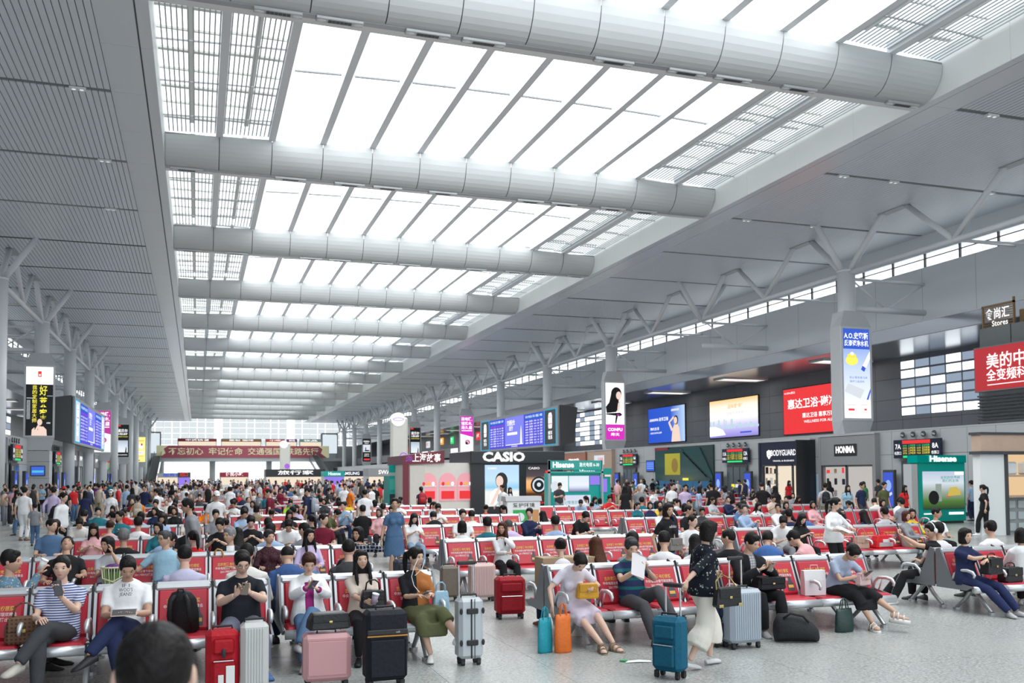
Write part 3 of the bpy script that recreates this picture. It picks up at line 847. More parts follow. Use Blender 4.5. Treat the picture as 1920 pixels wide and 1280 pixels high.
def shop(side, y0, y1, label, fascia, sign, smat, h=4.45, hs=3.05, inner=None, deep=.35, sub=None, back=None, group=None):
    xg = GRX if side == 'right' else GLX
    t = empty('shop_front', (xg - (deep if side == 'right' else -deep), (y0 + y1) / 2, 0), SIDE[side], label=label, cat='shop front', group=group)
    w = abs(y1 - y0) / 2
    MB().box(-w + .012, 0.004, hs, w - .012, deep - .004, h - .004).build('fascia', fascia, t)
    for sx in (-1, 1): MB().box(sx * w - .22 if sx > 0 else -w, -.02, 0, w if sx > 0 else -w + .22, deep, h + .02).build('pilaster', fascia if back is None else back, t)
    MB().box(-w, -.05, h, w, deep, h + .1).build('cornice', M_clad, t)
    rect(t, -w + .22, 0, w - .22, hs, inner or M_warm, deep - .03, 'lit_interior')
    npn = max(2, int(w * 2 / 1.7)); ww = (2 * w - .44) / npn
    for q in range(npn):
        x0 = -w + .22 + q * ww
        f = MB(); f.box(x0, .02, 0, x0 + .07, .1, hs); f.box(x0 + ww - .07, .02, 0, x0 + ww, .1, hs); f.box(x0, .02, hs - .1, x0 + ww, .1, hs)
        f.build('window_frame', M_dark, t)
        sh = MB()
        for zz in (.7, 1.35, 2.0): sh.box(x0 + .12, deep - .12, zz, x0 + ww - .12, deep - .05, zz + .05)
        if q % 2 == 0: sh.build('shelf', M_white, t)
        rr = random.Random(q + int(y0))
        for zz in (.75, 1.4, 2.05):
            if q % 2 == 0:
                for e in range(3):
                    bx = x0 + .2 + e * (ww - .5) / 2.5
                    MB().rbox(bx, deep - .14, zz, bx + rr.uniform(.12, .25), deep - .06, zz + rr.uniform(.18, .42), .02).build('goods', rr.choice((K_, M_white, M_brown, M_navy, R_, M_shopgrey)), t)
    if sign: txt(t, sign, 0, (h + hs) / 2, .5, smat, min(2 * w * .55, 2.6), .03, -.03)
    if sub: txt(t, sub, 0, hs + .22, .13, smat, min(2 * w * .5, 2.2), .01, -.03)
    return t
s1 = shop('right', 46.4, 51.8, 'navy shop front with shield emblem and white lettering', M_navy, 'BODYGUARD', W_, 4.0, 2.6, sub='TRAVEL & BUSINESS')
_e = empty('shield_emblem', (0, 0, -.42)); _e.parent = s1
poly(_e, [(-1.75, 3.85), (-1.5, 3.95), (-1.25, 3.85), (-1.28, 3.55), (-1.5, 3.35), (-1.72, 3.55)], W_, -.03); poly(_e, [(-1.62, 3.78), (-1.5, 3.6), (-1.38, 3.78), (-1.5, 3.5)], M_navy, -.035)
s1b = MB().box(2.62, -1.0, 0, 2.72, .3, 4.0).build('side_wall', K_, s1); rect(s1, 2.8, .5, 3.3, 2.0, E('side_poster', (.22, .33, .45), .7), .28, 'poster')
s2 = shop('right', 40.9, 45.7, 'grey shop front with black plate and white italic lettering', M_shopgrey, None, W_, 4.12, 2.5, E('cool_interior', (.85, .8, .76), .6), back=M_shopgrey)
rect(s2, -.95, 3.0, .95, 3.65, K_, -.03, 'sign_plate'); txt(s2, 'HONMA', 0, 3.33, .5, W_, 1.6, .10, -.05).rotation_euler = (RX90, 0, 0)
shop('right', 74.2, 79.5, 'oak shop front with white framed logo past the third gate', M_oak, None, W_, 4.15, 2.5)
_t = [o for o in C.objects if o.name.startswith('shop_front')][-1]
rect(_t, -1.1, 2.9, 1.1, 3.75, GR_, -.03, 'sign_plate'); txt(_t, '千岛湖', .3, 3.33, .4, R_, 1.1, .03, -.05)
shop('right', 80.0, 85.6, 'terracotta coloured shop front beside the oak shop', mat('terracotta', (.42, .17, .11), .5), '咖啡', W_, 4.1, 2.5)
shop('right', 94.0, 106.0, 'pale shop front with lit windows beyond the departure board', M_clad, '特产', R_, 4.1, 2.6)
LS = [(78.2, 84.6, '超市', M_clad), (96.8, 103.4, '书店', M_navy), (103.9, 107.7, '茶叶', M_clad), (119.0, 123.9, '特产', M_shopgrey), (126.0, 132.4, '珠宝', M_brown), (142.3, 148.4, '礼品', M_clad), (148.9, 154.9, '快餐', M_clad), (164.8, 170.7, '咖啡', M_brown), (174.0, 179.0, '便利店', M_clad), (190.2, 202.7, '面馆', M_clad), (207.2, 220.4, '问讯处', M_clad)]
for i, (a, b, s, m) in enumerate(LS): shop('left', a, b, '%s coloured shop front on the left wall, number %d from the camera' % ('', i) if False else ('pale shop front with lit doors, %s along the left wall' % (('first', 'second, navy,', 'third', 'fourth, grey,', 'fifth, brown,', 'sixth', 'seventh', 'eighth, brown,', 'ninth', 'tenth', 'last')[i])), m, s, W_, 4.7, 3.2, E('cool_white', (.86, .94, 1.0), .95))
rs = shop('left', 58.0, 66.2, 'shop front with red lit characters at the left picture edge', mat('slate_fascia', (.2, .23, .27), .4), None, W_, 4.6, 3.0); txt(rs, '候车', 2.2, 3.6, .7, R_, 1.6, .04, -.05)

# staircase enclosure behind dark glass on the right wall
t = empty('staircase_enclosure', (GRX - .25, 62.0, 0), SIDE['right'], label='dark glazed staircase enclosure with yellow poster and blue hoarding', cat='staircase')
t.scale = (.83, .83, .9)
MB().box(-5.2, .1, 0, 5.2, .24, 4.55).build('back_panel', mat('dark_green_void', (.02, .05, .05), .4), t)
MB().prism([(-5.2, 1.7), (5.2, 1.7), (5.2, 2.1), (3.1, 4.4), (-5.2, 4.4)], .0, .06).build('glass_screen', mat('green_glass', (.03, .09, .09), .1), t)
for q in range(9): MB().box(-.55, -.06, -.06, .55, -.0, .06).build('stair_tread', M_dark, t, (.3 + q * .52, -.02, 4.1 - q * .26), (0, .45, 0))
rect(t, -3.2, 2.2, -.3, 4.0, mat('yellow_poster', (.62, .55, .04), .5), -.02, 'poster'); oval(t, -1.3, 3.0, .6, .6, mat('poster_brown', (.42, .25, .05), .6), -.03)
MB().box(-5.2, -.02, 4.3, -2.6, .05, 4.55).build('red_header', mat('dark_red', (.25, .02, .03), .5), t)
for q in range(8): MB().box(-5.2 + 1.3 * q + .02, -.35, 0, -5.2 + 1.3 * q + 1.28, -.28, 1.72).build('blue_hoarding_board', mat('hoarding_blue', (.03, .16, .32), .5), t)
MB().box(.7, -.34, 1.75, 1.6, -.26, 1.95).build('yellow_plate', Y_, t)
for y in (33.4, 67.4): 
    t = empty('wall_screen', (GRX - .05, y, 2.7), SIDE['right'], label='small blue timetable screen right of gate seven' if y < 50 else 'small blue timetable screen beside the dark staircase', cat='screen')
    MB().rbox(-.75, -.08, -.45, .75, 0, .45, .02).build('screen_case', K_, t); rect(t, -.68, -.38, .68, .38, E('screen_blue', (.06, .16, .75), .9), -.085, 'screen')
    for q in range(4): rect(t, -.6, .2 - .14 * q, .6, .25 - .14 * q, E('screen_line', (.3, .45, .95)), -.09)

# ------------------------------------------------------------------ large screens on the charcoal wall
def wallscreen(y0, y1, z0, z1, label, sheet, paint):
    t = empty('advert_screen', (URX - .06, (y0 + y1) / 2, z0), SIDE['right'], label=label, cat='screen')
    w, h = abs(y1 - y0) / 2, z1 - z0
    MB().box(-w - .08, -.1, -.08, w + .08, 0, h + .08).build('screen_case', K_, t)
    rect(t, -w, 0, w, h, sheet, -.11, 'screen_sheet')
    paint(t, w, h); return t
def pa(t, w, h):
    txt(t, 'ANNWA 安华卫浴', -w * .38, h * .66, .42, W_, w * 1.05, .03, -.14); txt(t, '简约生活', -w * .62, h * .40, .34, W_, w * .5, .02, -.14); txt(t, '全国卫浴领先品牌', -w * .55, h * .28, .2, W_, w * .65, .01, -.14)
    poly(t, [(w * .3, 0), (w * .78, 0), (w * .72, h * .38), (w * .62, h * .5), (w * .48, h * .5), (w * .36, h * .35)], SKIN_, -.13); oval(t, w * .55, h * .6, w * .12, h * .13, HAIR_, -.135); oval(t, w * .53, h * .59, w * .09, h * .1, SKIN_, -.14)
    poly(t, [(w * .30, h * .30), (w * .14, h * .55), (w * .42, h * .72), (w * .46, h * .66), (w * .24, h * .55), (w * .40, h * .33)], SKIN_, -.142); rect(t, w * .3, h * .86, w * .72, h * .92, GR_, -.13)
wallscreen(92.4, 84.3, 5.4, 9.1, 'blue wall screen with a posing woman and white lettering', egrad('ad_bath', [(0, (.03, .10, .62)), (.6, (.04, .12, .62)), (1, (.55, .75, 1))], 0, -4, 4.4, 1.0), pa)
def pb(t, w, h):
    txt(t, '品味是“家”', w * .1, h * .80, .4, OR_, w * .6, .01, -.13); txt(t, '智能生活体验', w * .1, h * .62, .3, GR_, w * .7, 0, -.13)
    r = random.Random(5); x = -w
    while x < w * .95:
        bw = r.uniform(.12, .4); bh = r.uniform(.12, .5) * h * (.55 if x < 0 else .3); rect(t, x, h * .22, x + bw, h * .22 + bh, E('skyline', (.55, .72, .82), .95), -.12); x += bw * r.uniform(.9, 2)
    poly(t, [(-w, h * .04), (-w * .3, h * .06), (-w * .42, h * .2), (-w * .75, h * .3), (-w, h * .3)], W_, -.13); rect(t, w * .3, h * .08, w * .75, h * .12, BL_, -.13)
wallscreen(79.4, 71.2, 5.45, 8.95, 'wall screen with an orange and violet city skyline', egrad('ad_city', [(0, (.30, .26, .72)), (.28, (.62, .58, .95)), (.5, (.95, .96, 1)), (.8, (1, .95, .82)), (1, (1, .62, .25))], 2, 0, 3.5, 1.0), pb)
def pc(t, w, h):
    txt(t, '惠达卫浴·磁净', .1, h * .64, .85, W_, w * 1.72, .04, -.13); txt(t, '惠达卫浴 惠享万家', w * .25, h * .38, .42, W_, w * 1.1, .03, -.13); txt(t, 'WELLNESS FOR ALL', w * .25, h * .25, .3, W_, w * 1.0, .02, -.13)
    txt(t, 'HUIDA惠达', -w * .75, h * .91, .2, W_, w * .4, .01, -.13); txt(t, '400', w * .85, h * .91, .2, W_, w * .2, .01, -.13)
wallscreen(67.4, 60.0, 5.3, 9.05, 'bright red wall screen with large white characters', R_, pc)
def wwin(n, y0, y1, z0, z1, cols, rows, side):
    xo = URX - .06 if side == 'right' else ULX + .06
    t = empty('window_%d' % n, (xo, (y0 + y1) / 2, z0), SIDE[side], kind='structure'); w, h = abs(y1 - y0) / 2, z1 - z0
    r = random.Random(n)
    MB().box(-w, 0, 0, w, .05, h).build('window_frame', mat('steel_frame', (.24, .27, .32), .4), t)
    for i in range(cols):
        for j in range(rows):
            x0 = -w + 2 * w * i / cols; zz = h * j / rows
            m = M_dayglass if r.random() < .62 else E('shade_pane', (.38, .47, .60), .75)
            MB().box(x0 + .07, -.02, zz + .07, x0 + 2 * w / cols - .07, .0, zz + h / rows - .07).build('pane', m, t)
wwin(51, 53.6, 46.6, 6.0, 9.9, 5, 6, 'right'); wwin(52, 113.5, 99.6, 5.7, 10.0, 9, 7, 'right')
wwin(53, 135, 120, 5.6, 9.9, 6, 5, 'left'); wwin(54, 112, 98, 6.5, 9.0, 5, 3, 'left')
t = empty('long_banner', (URX - .06, 50.1, 4.30), SIDE['right'], label='long dark blue banner with coloured swirls under the wall window', cat='banner')
MB().box(-3.6, -.05, 0, 3.6, 0, .75).build('banner_sheet', mat('banner_navy', (.02, .04, .28), .5), t)
for q, m in enumerate((W_, MG_, R_, MG_, PU_, Y_)): oval(t, -2.9 + q * 1.15, .38, .34 if q % 2 else .24, .13 + .05 * (q % 3), m, -.06)

# mezzanine with the red billboard at the right edge
mz = MB().box(38.4, 16, 4.6, 47, 38.1, 6.1).build('wall_mezzanine', M_clad, kind='structure')
MB().box(38.3, 16, 4.0, 47, 38.2, 4.6).build('mezzanine_edge', M_dark, mz)
MB().box(38.4, 16, 6.1, 47, 38.1, 8.5).build('mezzanine_parapet', M_clad, mz)
for q in range(8): MB().box(38.2, 16, 4.72 + q * .17, 38.4, 38.1, 4.80 + q * .17).build('louver', M_dark, mz)
for q in range(11): MB().box(38.42, 36.1 - 2.0 * q + .02, 8.5, 38.46, 38.05 - 2.0 * q, 9.45).build('glass_rail', mat('smoked_glass', (.20, .22, .22), .1), mz)
t = empty('red_billboard', (38.15, 33.2, 6.15), SIDE['right'], label='red billboard with large white characters at the right edge', cat='billboard')
MB().box(-4.9, -.1, 0, 4.9, .15, 2.3).build('billboard_case', mat('case_grey', (.22, .22, .23), .4), t); rect(t, -4.85, .06, 4.85, 2.24, mat('billboard_red', (.62, .025, .035), .4, emit=.25), -.11, 'billboard_sheet')
txt(t, '美的中央空调', -4.1, 1.45, .82, W_, None, .03, -.13, 'LEFT'); txt(t, '全变频科技专家', -4.1, .75, .62, W_, None, .03, -.13, 'LEFT'); rect(t, -4.05, .30, -1.6, .34, W_, -.13)
t = empty('rattan_sign', (38.7, 37.0, 8.5), SIDE['right'], label='brown rattan sign panel with white characters above the red billboard', cat='sign')
rat = mat('rattan', (.30, .19, .09), .6)
for (a, b, c, d) in ((-1.1, 0, -1.02, 2.15), (.85, 0, .93, 2.35), (-1.1, 2.05, .93, 2.15), (-1.1, .55, .93, .62)): MB().box(a, -.05, b, c, .05, d).build('sign_post', rat, t)
for q in range(12): MB().box(-1.02, -.02, .66 + q * .118, .85, .02, .70 + q * .118).build('rattan_slat', rat, t)
MB().box(.93, .3, 0, 2.0, .36, 1.7).build('side_panel', rat, t); oval(t, 1.45, .75, .38, .55, mat('rattan_dark', (.14, .09, .05), .7), .29)
txt(t, '食尚汇', -.1, 1.62, .6, W_, 1.5, .03, -.06); txt(t, 'Stores', .05, 1.15, .4, W_, 1.0, .02, -.06); rect(t, -.35, .78, -.05, .9, OR_, -.06); rect(t, .05, .72, .38, .98, W_, -.06)

# upper gallery of restaurants along the far right aisle
gl = MB().box(40.4, 118, 5.0, 47, YEND - 2, 6.6).build('wall_gallery', M_shopgrey, kind='structure')
for q, (y, c, wd, zz) in enumerate(((196, GR_, 3, 8.6), (184, OR_, 2.2, 8.9), (176, GN_, 2.0, 8.8), (168, W_, 2.0, 8.2), (158, R_, 2.4, 8.9), (150, E('pale_blue', (.5, .6, .8)), 2.2, 8.5), (140, R_, 3.0, 8.7), (130, OR_, 2.0, 8.2), (206, Y_, 3, 8.2), (218, R_, 3, 8.2))):
    t = empty('restaurant_sign', (46.95, y, zz), SIDE['right'], label='lit %s restaurant sign on the upper gallery, %s of the row' % (('pale', 'orange', 'green', 'white', 'red', 'pale blue', 'large red', 'small orange', 'yellow', 'far red')[q], ('seventh', 'sixth', 'fifth', 'fourth', 'third near', 'third', 'second', 'first', 'eighth', 'last')[q]), cat='sign', group='restaurant signs')
    MB().rbox(-wd / 2, -.2, -.7, wd / 2, 0, .7, .1).build('sign_box', c, t); txt(t, ('美食', '面馆', '餐厅', '快餐', '小吃', '饮品', '火锅', '甜品', '烧烤', '粥铺')[q], 0, 0, .8, W_ if c not in (W_, GR_) else R_, wd * .7, .03, -.22)
for q in range(18):
    y = 122 + 7 * q
    t = empty('gallery_panel', (40.36, y, 5.1), SIDE['right'], label='lit advert panel on the gallery parapet, %s' % {4: 'nearest', 6: 'middle', 7: 'farthest'}[q], cat='panel', group='gallery parapet panels') if q in (4, 6, 7) else None
    if t: MB().box(-2.4, -.05, 0, 2.4, 0, 1.45).build('panel_case', K_, t); rect(t, -2.3, .08, 2.3, 1.38, W_ if q != 6 else GR_, -.06, 'panel_sheet')

# ------------------------------------------------------------------ far end of the hall
ew = MB().box(-24, YEND, 0, 48, YEND + .5, 18).build('wall_end', M_clad, kind='structure')
we = empty('window_60', (0, YEND - .2, 0), kind='structure')
rect(we, -16.4, 10.0, 40.5, 18.0, M_dayglass, .1, 'glazing')
pn = MB().box(-.92, -.06, .03, .92, 0, 1.44).mesh('frosted_pane', M_fritglass)
for i in range(28):
    x = -15.3 + i * 2.02
    if i in (10, 19): continue
    for j in range(5): put('frosted_pane', pn, we, (x, 0, 10.1 + 1.48 * j))
    if i % 3 == 0: MB().box(-.05, -.15, 10, .05, -.06, 18).build('mullion', M_dark, we, (x + 1.0, 0, 0))
wf = empty('window_61', (0, YEND - .3, 0), kind='structure')
rect(wf, -8.0, 0.2, 30.0, 5.75, M_dayglass, 0, 'glazing')
for i in range(19): MB().box(-.04, -.06, .2, .04, -.01, 5.75).build('mullion', M_clad, wf, (-8 + i * 2.11, 0, 0))
for j in range(4): MB().box(-8, -.07, 1.2 + 1.3 * j - .02, 30, -.02, 1.2 + 1.3 * j + .02).build('transom', M_clad, wf)
for x in (3.6, 17.6): MB().tube([(x, YEND - 1.2, 0), (x, YEND - 1.2, 6.2)], .75, 16).build('structural_column', M_clad, smooth=True, label='grey round column of the end wall mezzanine, %s one' % ('left' if x < 10 else 'right'), cat='column')
mzn = MB().box(-13, YEND - 6, 5.9, 37, YEND - .4, 6.7).build('floor_mezzanine', M_clad, kind='structure')
t = empty('slogan_banner', (11.4, YEND - 6.1, 6.75), label='long dark red slogan banner with pale characters at the far end', cat='banner')
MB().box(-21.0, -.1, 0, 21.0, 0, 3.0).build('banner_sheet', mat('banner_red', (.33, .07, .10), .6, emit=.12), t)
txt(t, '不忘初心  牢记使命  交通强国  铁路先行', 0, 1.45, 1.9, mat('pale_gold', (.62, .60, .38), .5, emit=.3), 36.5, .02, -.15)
for sx in (-1, 1): poly(t, [(sx * 21, 0), (sx * 20.4, 0), (sx * 18.9, 1.1), (sx * 19.3, 2.2), (sx * 18.2, 3.0), (sx * 21, 3.0)], MATS['pale_gold'], -.12)
upsh = [(-4.8, 4.6, R_, '中式快餐'), (5.6, 15.6, OR_, '面包 咖啡'), (16.6, 21.5, R_, '小吃'), (22.0, 24.6, PU_, '甜品'), (25.2, 31, GR_, '饮品')]
for q, (a, b, c, s) in enumerate(upsh):
    t = empty('food_stall', ((a + b) / 2, YEND - 2.6, 6.7), label='food stall on the end mezzanine with %s sign' % ('dark red', 'orange', 'bright red', 'purple', 'pale')[q], cat='stall')
    w = (b - a) / 2
    MB().box(-w, 0, 0, w, 1.2, 5.0).build('stall_body', M_clad, t); rect(t, -w + .2, 3.0, w - .2, 4.2, M_warm, -.02, 'lit_counter'); MB().box(-w, -.1, 4.2, w, 0, 4.9).build('fascia', mat('stall_fascia%d' % q, ((.25, .03, .04), (.25, .14, .06), (.5, .06, .05), (.2, .03, .2), (.3, .45, .4))[q], .5), t); txt(t, s, 0, 4.55, .5, W_, w * 1.2, .02, -.12)
# escalators up to the mezzanine on both sides
for side, x in (('left', -9.2), ('right', 28.2)):
    t = empty('escalator', (x, 214, 0), label='dark escalator rising to the end mezzanine on the %s' % side, cat='escalator')
    MB().prismx([(0, -.3), (1.5, -.3), (34, 6.2), (34, 7.2), (31, 7.2), (0, .9)], -.8, .8).build('truss', M_dark, t)
    for sx in (-.85, .8): MB().prismx([(-.6, .5), (1, .5), (33, 7.0), (33, 8.1), (31, 8.1), (0, 1.6), (-.6, 1.3)], sx, sx + .05).build('balustrade', M_glass, t)
    for sx in (-.83, .83): MB().tube([(sx, -.7, 1.3), (sx, 0, 1.7), (sx, 31, 8.2), (sx, 33, 8.2)], .06, 8).build('handrail', K_, t)
    t2 = empty('lift_frame', (x + (-1.6 if side == 'left' else 4.6), YEND - 3.4, 6.72), label='glazed steel lift frame above the %s escalator' % side, cat='lift')
    for a in (-2, 2):
        for b in (-1, 1): MB().box(a - .12, b - .12, 0, a + .12, b + .12, 6.2).build('post', M_shopgrey, t2)
    MB().box(-2.1, -1.1, 6.2, 2.1, 1.1, 6.5).build('cap', M_shopgrey, t2); MB().box(-2, -1.05, 1.2, 2, -1.0, 6.0).build('glass', E('lift_glass', (.75, .85, .92), .9), t2)

# ------------------------------------------------------------------ kiosks on the hall floor
def kiosk(name, loc, w, d, h, label, body, cat='kiosk', rz=0.0):
    t = empty(name, loc, rz, label=label, cat=cat)
    MB().box(-w / 2, 0, 0, w / 2, d, h).build('kiosk_body', body, t)
    return t
k1 = kiosk('watch_kiosk', (14.05, 41.0, 0), 4.5, 3.6, 2.62, 'black watch kiosk with large white fascia lettering and two posters', K_)
MB().rbox(-2.3, -.12, 2.58, 2.3, 3.7, 3.16, .03).build('fascia', K_, k1)
txt(k1, 'CASIO', -.72, 2.87, .56, E('cream_white', (.95, 1, .94), 1.1), 2.05, .11, -.15)
rect(k1, -1.6, .62, .05, 2.52, egrad('ad_beach', [(0, (.80, .82, .80)), (.35, (.88, .88, .86)), (.45, (.30, .62, .85)), (.62, (.55, .78, .95)), (1, (.50, .70, .95))], 2, .62, 2.52, 1.0), -.02, 'poster')
txt(k1, 'CASIO', -1.25, 2.36, .12, W_, .42, .02, -.04); woman_print(k1, -.85, .72, 1.55, W_, -.03, -1)
rect(k1, .4, .62, 1.95, 2.52, egrad('ad_fire', [(0, (.02, .02, .03)), (.3, (.10, .04, .02)), (.45, (.95, .45, .15)), (.6, (.9, .5, .25)), (.72, (.10, .08, .09)), (1, (.04, .04, .05))], 2, .62, 2.52, 1.0), -.02, 'poster')
txt(k1, 'CASIO', .78, 2.36, .14, W_, .55, .02, -.04)
for (x, z, r, m) in ((1.02, 1.58, .40, K_), (1.02, 1.58, .32, GR_), (1.02, 1.58, .24, K_), (1.02, 1.60, .10, GR_)): oval(k1, x, z, r, r, m, -.03 - .4 * (.45 - r) * .1 - .004 * (.5 - r))
poly(k1, [(1.2, 1.3), (1.42, 1.5), (1.75, 1.1), (1.55, .9)], K_, -.028); rect(k1, 1.35, 1.9, 1.6, 2.25, R_, -.03); txt(k1, 'G-SHOCK', 1.3, .75, .16, R_, .9, .02, -.03)
k2 = kiosk('gift_kiosk', (10.3, 41.2, 0), 3.2, 3.4, 2.62, 'cream gift kiosk with arched niches and burgundy corner fascia', mat('cream_paint', (.72, .68, .62), .5))
MB().prism([(-1.62, 2.55), (.28, 2.62), (.28, 3.18), (-1.62, 2.95)], -.1, 3.5).build('fascia', mat('burgundy', (.16, .015, .03), .35), k2); txt(k2, '上海故事', -.55, 2.82, .4, W_, 1.3, .03, -.13); txt(k2, '上海女人', -1.35, 2.80, .3, E('violet', (.4, .15, .75)), .3, .02, -.13)
MB().box(-1.62, -.12, 0, -1.35, -.02, 2.55).build('burgundy_post', MATS['burgundy'], k2); MB().box(-1.3, -.06, 0.02, -.62, -.02, 2.5).build('sliding_door', mat('door_cream', (.62, .59, .53), .4), k2)
for x in (-.45, .45, 1.3):
    pts = [(x - .40, .9), (x + .40, .9), (x + .40, 1.75)] + [(x + .40 * math.cos(a), 1.75 + .42 * math.sin(a)) for a in [math.pi * q / 8 for q in range(1, 8)]] + [(x - .40, 1.75)]
    poly(k2, pts, mat('niche_pink', (.70, .30, .34), .5, emit=.35), -.03, 'niche'); rect(k2, x - .36, 1.55, x + .36, 1.6, M_white, -.05); rect(k2, x - .3, 1.0, x + .3, 1.35, R_, -.05)
    for q in range(3): MB().ball((x - .22 + .22 * q, -.05, 1.68), (.07, .03, .09), 8, 6).build('trinket', (R_, OR_, W_)[q], k2)
k3 = kiosk('television_booth', (15.85, 38.5, 0), 2.5, .5, 2.12, 'teal television booth with screens beside the black kiosk', TQ_)
M_pane = mat('booth_glass', (.0, .32, .28), .08); MB().box(-1.3, -.2, 2.28, 1.25, -.14, 2.68).build('glass_header', M_pane, k3); txt(k3, 'Hisense', -.62, 2.48, .34, W_, 1.0, .08, -.22); txt(k3, '激光电视 6-30', .62, 2.48, .2, W_, .95, .01, -.22)
MB().box(-1.3, -.2, 2.12, 1.3, -.1, 2.2).build('glass_header', M_pane, k3)
for x in (-1.3, 1.22): MB().box(x, -.2, 0, x + .08, -.1, 2.7).build('post', M_grey, k3)
rect(k3, -1.1, 1.30, -.32, 2.0, E('tv_pale', (.85, .93, .97), .95), -.03, 'television'); rect(k3, -.28, 1.30, .68, 2.0, egrad('tv_road', [(0, (.15, .16, .30)), (.25, (.6, .66, .85)), (.4, (.82, .86, .97)), (1, (.72, .8, .98))], 2, 1.3, 2.0, 1.0), -.03, 'television'); rect(k3, .72, 1.6, 1.2, 2.0, E('tv_violet', (.32, .22, .85), .95), -.03, 'television')
rect(k3, -.85, .25, .75, 1.15, egrad('tv_field', [(0, (.12, .22, .10)), (.3, (.55, .45, .15)), (.55, (.75, .82, .9)), (1, (.75, .75, .95))], 2, .25, 1.15, .9), -.03, 'poster'); txt(k3, 'U7影像世界杯', -.05, .82, .16, E('teal_lit', (.05, .45, .4), .7), .9, .01, -.04); oval(k3, -.95, 1.55, .2, .22, GR_, -.04)
k4 = kiosk('television_booth', (18.1, 41.8, 0), 2.0, .6, 1.95, 'smaller teal television booth behind the first one', TQ_)
MB().box(-1.0, -.15, 2.05, 1.0, -.1, 2.35).build('glass_header', M_pane, k4); txt(k4, 'Hisense', -.3, 2.2, .26, W_, .8, .02, -.17); rect(k4, -.6, 1.2, .8, 1.85, MATS['lit_tv_violet'], -.03, 'television')
k5 = kiosk('lightbox_stand', (28.45, 30.3, .1), 2.35, .5, 2.35, 'teal advert stand with white lettering at the right aisle', TQ_, 'advert stand')
MB().box(-1.25, -.06, 2.45 - .1, 1.2, .5, 2.75 - .1).build('glass_header', M_pane, k5); txt(k5, 'Hisense', 0, 2.50, .32, W_, 1.35, .10, -.09)
rect(k5, -.98, .48, 1.1, 2.0, egrad('ad_game', [(0, (.03, .06, .04)), (.22, (.10, .22, .05)), (.45, (.35, .42, .35)), (.7, (.72, .80, .88)), (1, (.55, .62, .80))], 2, .48, 2.0, .9), -.02, 'poster')
oval(k5, -.45, .95, .26, .28, K_, -.03); rect(k5, -.35, .8, -.05, 1.5, E('tower', (.45, .55, .5), .6), -.025); poly(k5, [(.25, 1.0), (.9, 1.05), (.9, 1.2), (.7, 1.38), (.35, 1.35)], E('gold', (.72, .55, .12), .8), -.03); poly(k5, [(.2, .95), (.3, 1.15), (.9, 1.2), (.92, 1.1)], R_, -.028)
txt(k5, '全民的世界杯\n我们的主场', .4, 1.68, .13, MATS['lit_teal_lit'], 1.0, .02, -.03); rect(k5, .62, 1.86, 1.08, 1.98, W_, -.03); rect(k5, -.95, .28, -.3, .33, W_, -.02); rect(k5, .3, .26, 1.05, .36, W_, -.02)
MB().box(-1.5, 0, 0, -1.2, .45, 2.3).build('service_post', M_clad, k5); MB().box(-1.1, .05, -.1, 1.1, .45, .0).build('plinth', M_dark, k5)
k6 = empty('appliance_shop', (24.1, 24.0, 0), label='oak and white appliance shop with lit shelf at the right edge', cat='shop')
MB().box(.0, 0, 0, 1.0, .3, 2.68).build('white_pilaster', M_white, k6); MB().box(-.05, -.1, 2.72, 7, .3, 3.3).build('fascia', M_oak, k6); MB().box(-.1, -.14, 2.64, 7, .35, 2.74).build('fascia_edge', M_dark, k6); MB().box(-.1, -.14, 3.28, 7, .35, 3.36).build('fascia_edge', M_dark, k6)
MB().box(1.0, -.05, 0, 1.12, .1, 2.7).build('black_post', M_dark, k6); rect(k6, 1.1, 1.25, 7, 2.65, E('shop_amber', (.95, .66, .38), .8), .6, 'lit_back'); MB().box(1.1, .5, 0, 7, 1.0, 1.2).build('counter', mat('pegboard', (.32, .34, .34), .6), k6)
for zz in (1.22, 1.9): MB().box(1.12, .1, zz, 7, .6, zz + .06).build('shelf', M_oak, k6)
for q in range(3): MB().rbox(1.3 + q * .75, .15, 1.97, 1.75 + q * .75, .5, 2.4, .06).build('rice_cooker', M_white, k6)
for q in range(3):
    for z in range(3): MB().rbox(1.2 + q * .42, .44, .08 + z * .38, 1.5 + q * .42, .51, .36 + z * .38, .03).build('appliance_box', mat('pale_box', (.50, .56, .56), .5), k6)
k7 = empty('signpost_totem', (11.6, 56.0, 0), label='tall cream totem with round white emblem and violet icons', cat='totem')
MB().rbox(-.55, -.25, 0, .5, .25, 5.6, .12).build('totem_body', mat('totem_cream', (.66, .65, .60), .5), k7); MB().tube([(-.12, -.3, 5.45), (-.12, .3, 5.45)], .42, 24).build('emblem_disc', E('emblem_white', (.95, .96, 1.0), 1.0), k7); oval(k7, -.12, 5.45, .33, .10, MATS['lit_violet'], -.31); oval(k7, -.12, 5.45, .29, .075, MATS['lit_emblem_white'], -.315)
oval(k7, .2, 3.2, .25, .25, MATS['lit_violet'], -.26); oval(k7, .2, 3.2, .19, .19, MATS['totem_cream'], -.265); rect(k7, .17, 3.0, .23, 3.3, MATS['lit_violet'], -.27); txt(k7, '服务台', .15, 2.65, .3, MATS['lit_violet'], .6, .03, -.27); oval(k7, .15, 2.1, .26, .26, W_, -.26)
k8 = kiosk('advert_booth', (8.75, 43.0, 0), .7, 1.2, 2.05, 'teal booth corner left of the gift kiosk', TQ_); MB().box(-.35, -.1, 2.2, .35, -.05, 2.55).build('glass_header', M_pane, k8); txt(k8, 'Hi', .18, 2.38, .28, W_, .25, .03, -.12); rect(k8, -.3, 1.4, .3, 1.9, mat('teal_pale', (.05, .45, .38), .4), -.02); rect(k8, -.3, .3, .3, 1.2, K_, -.02)
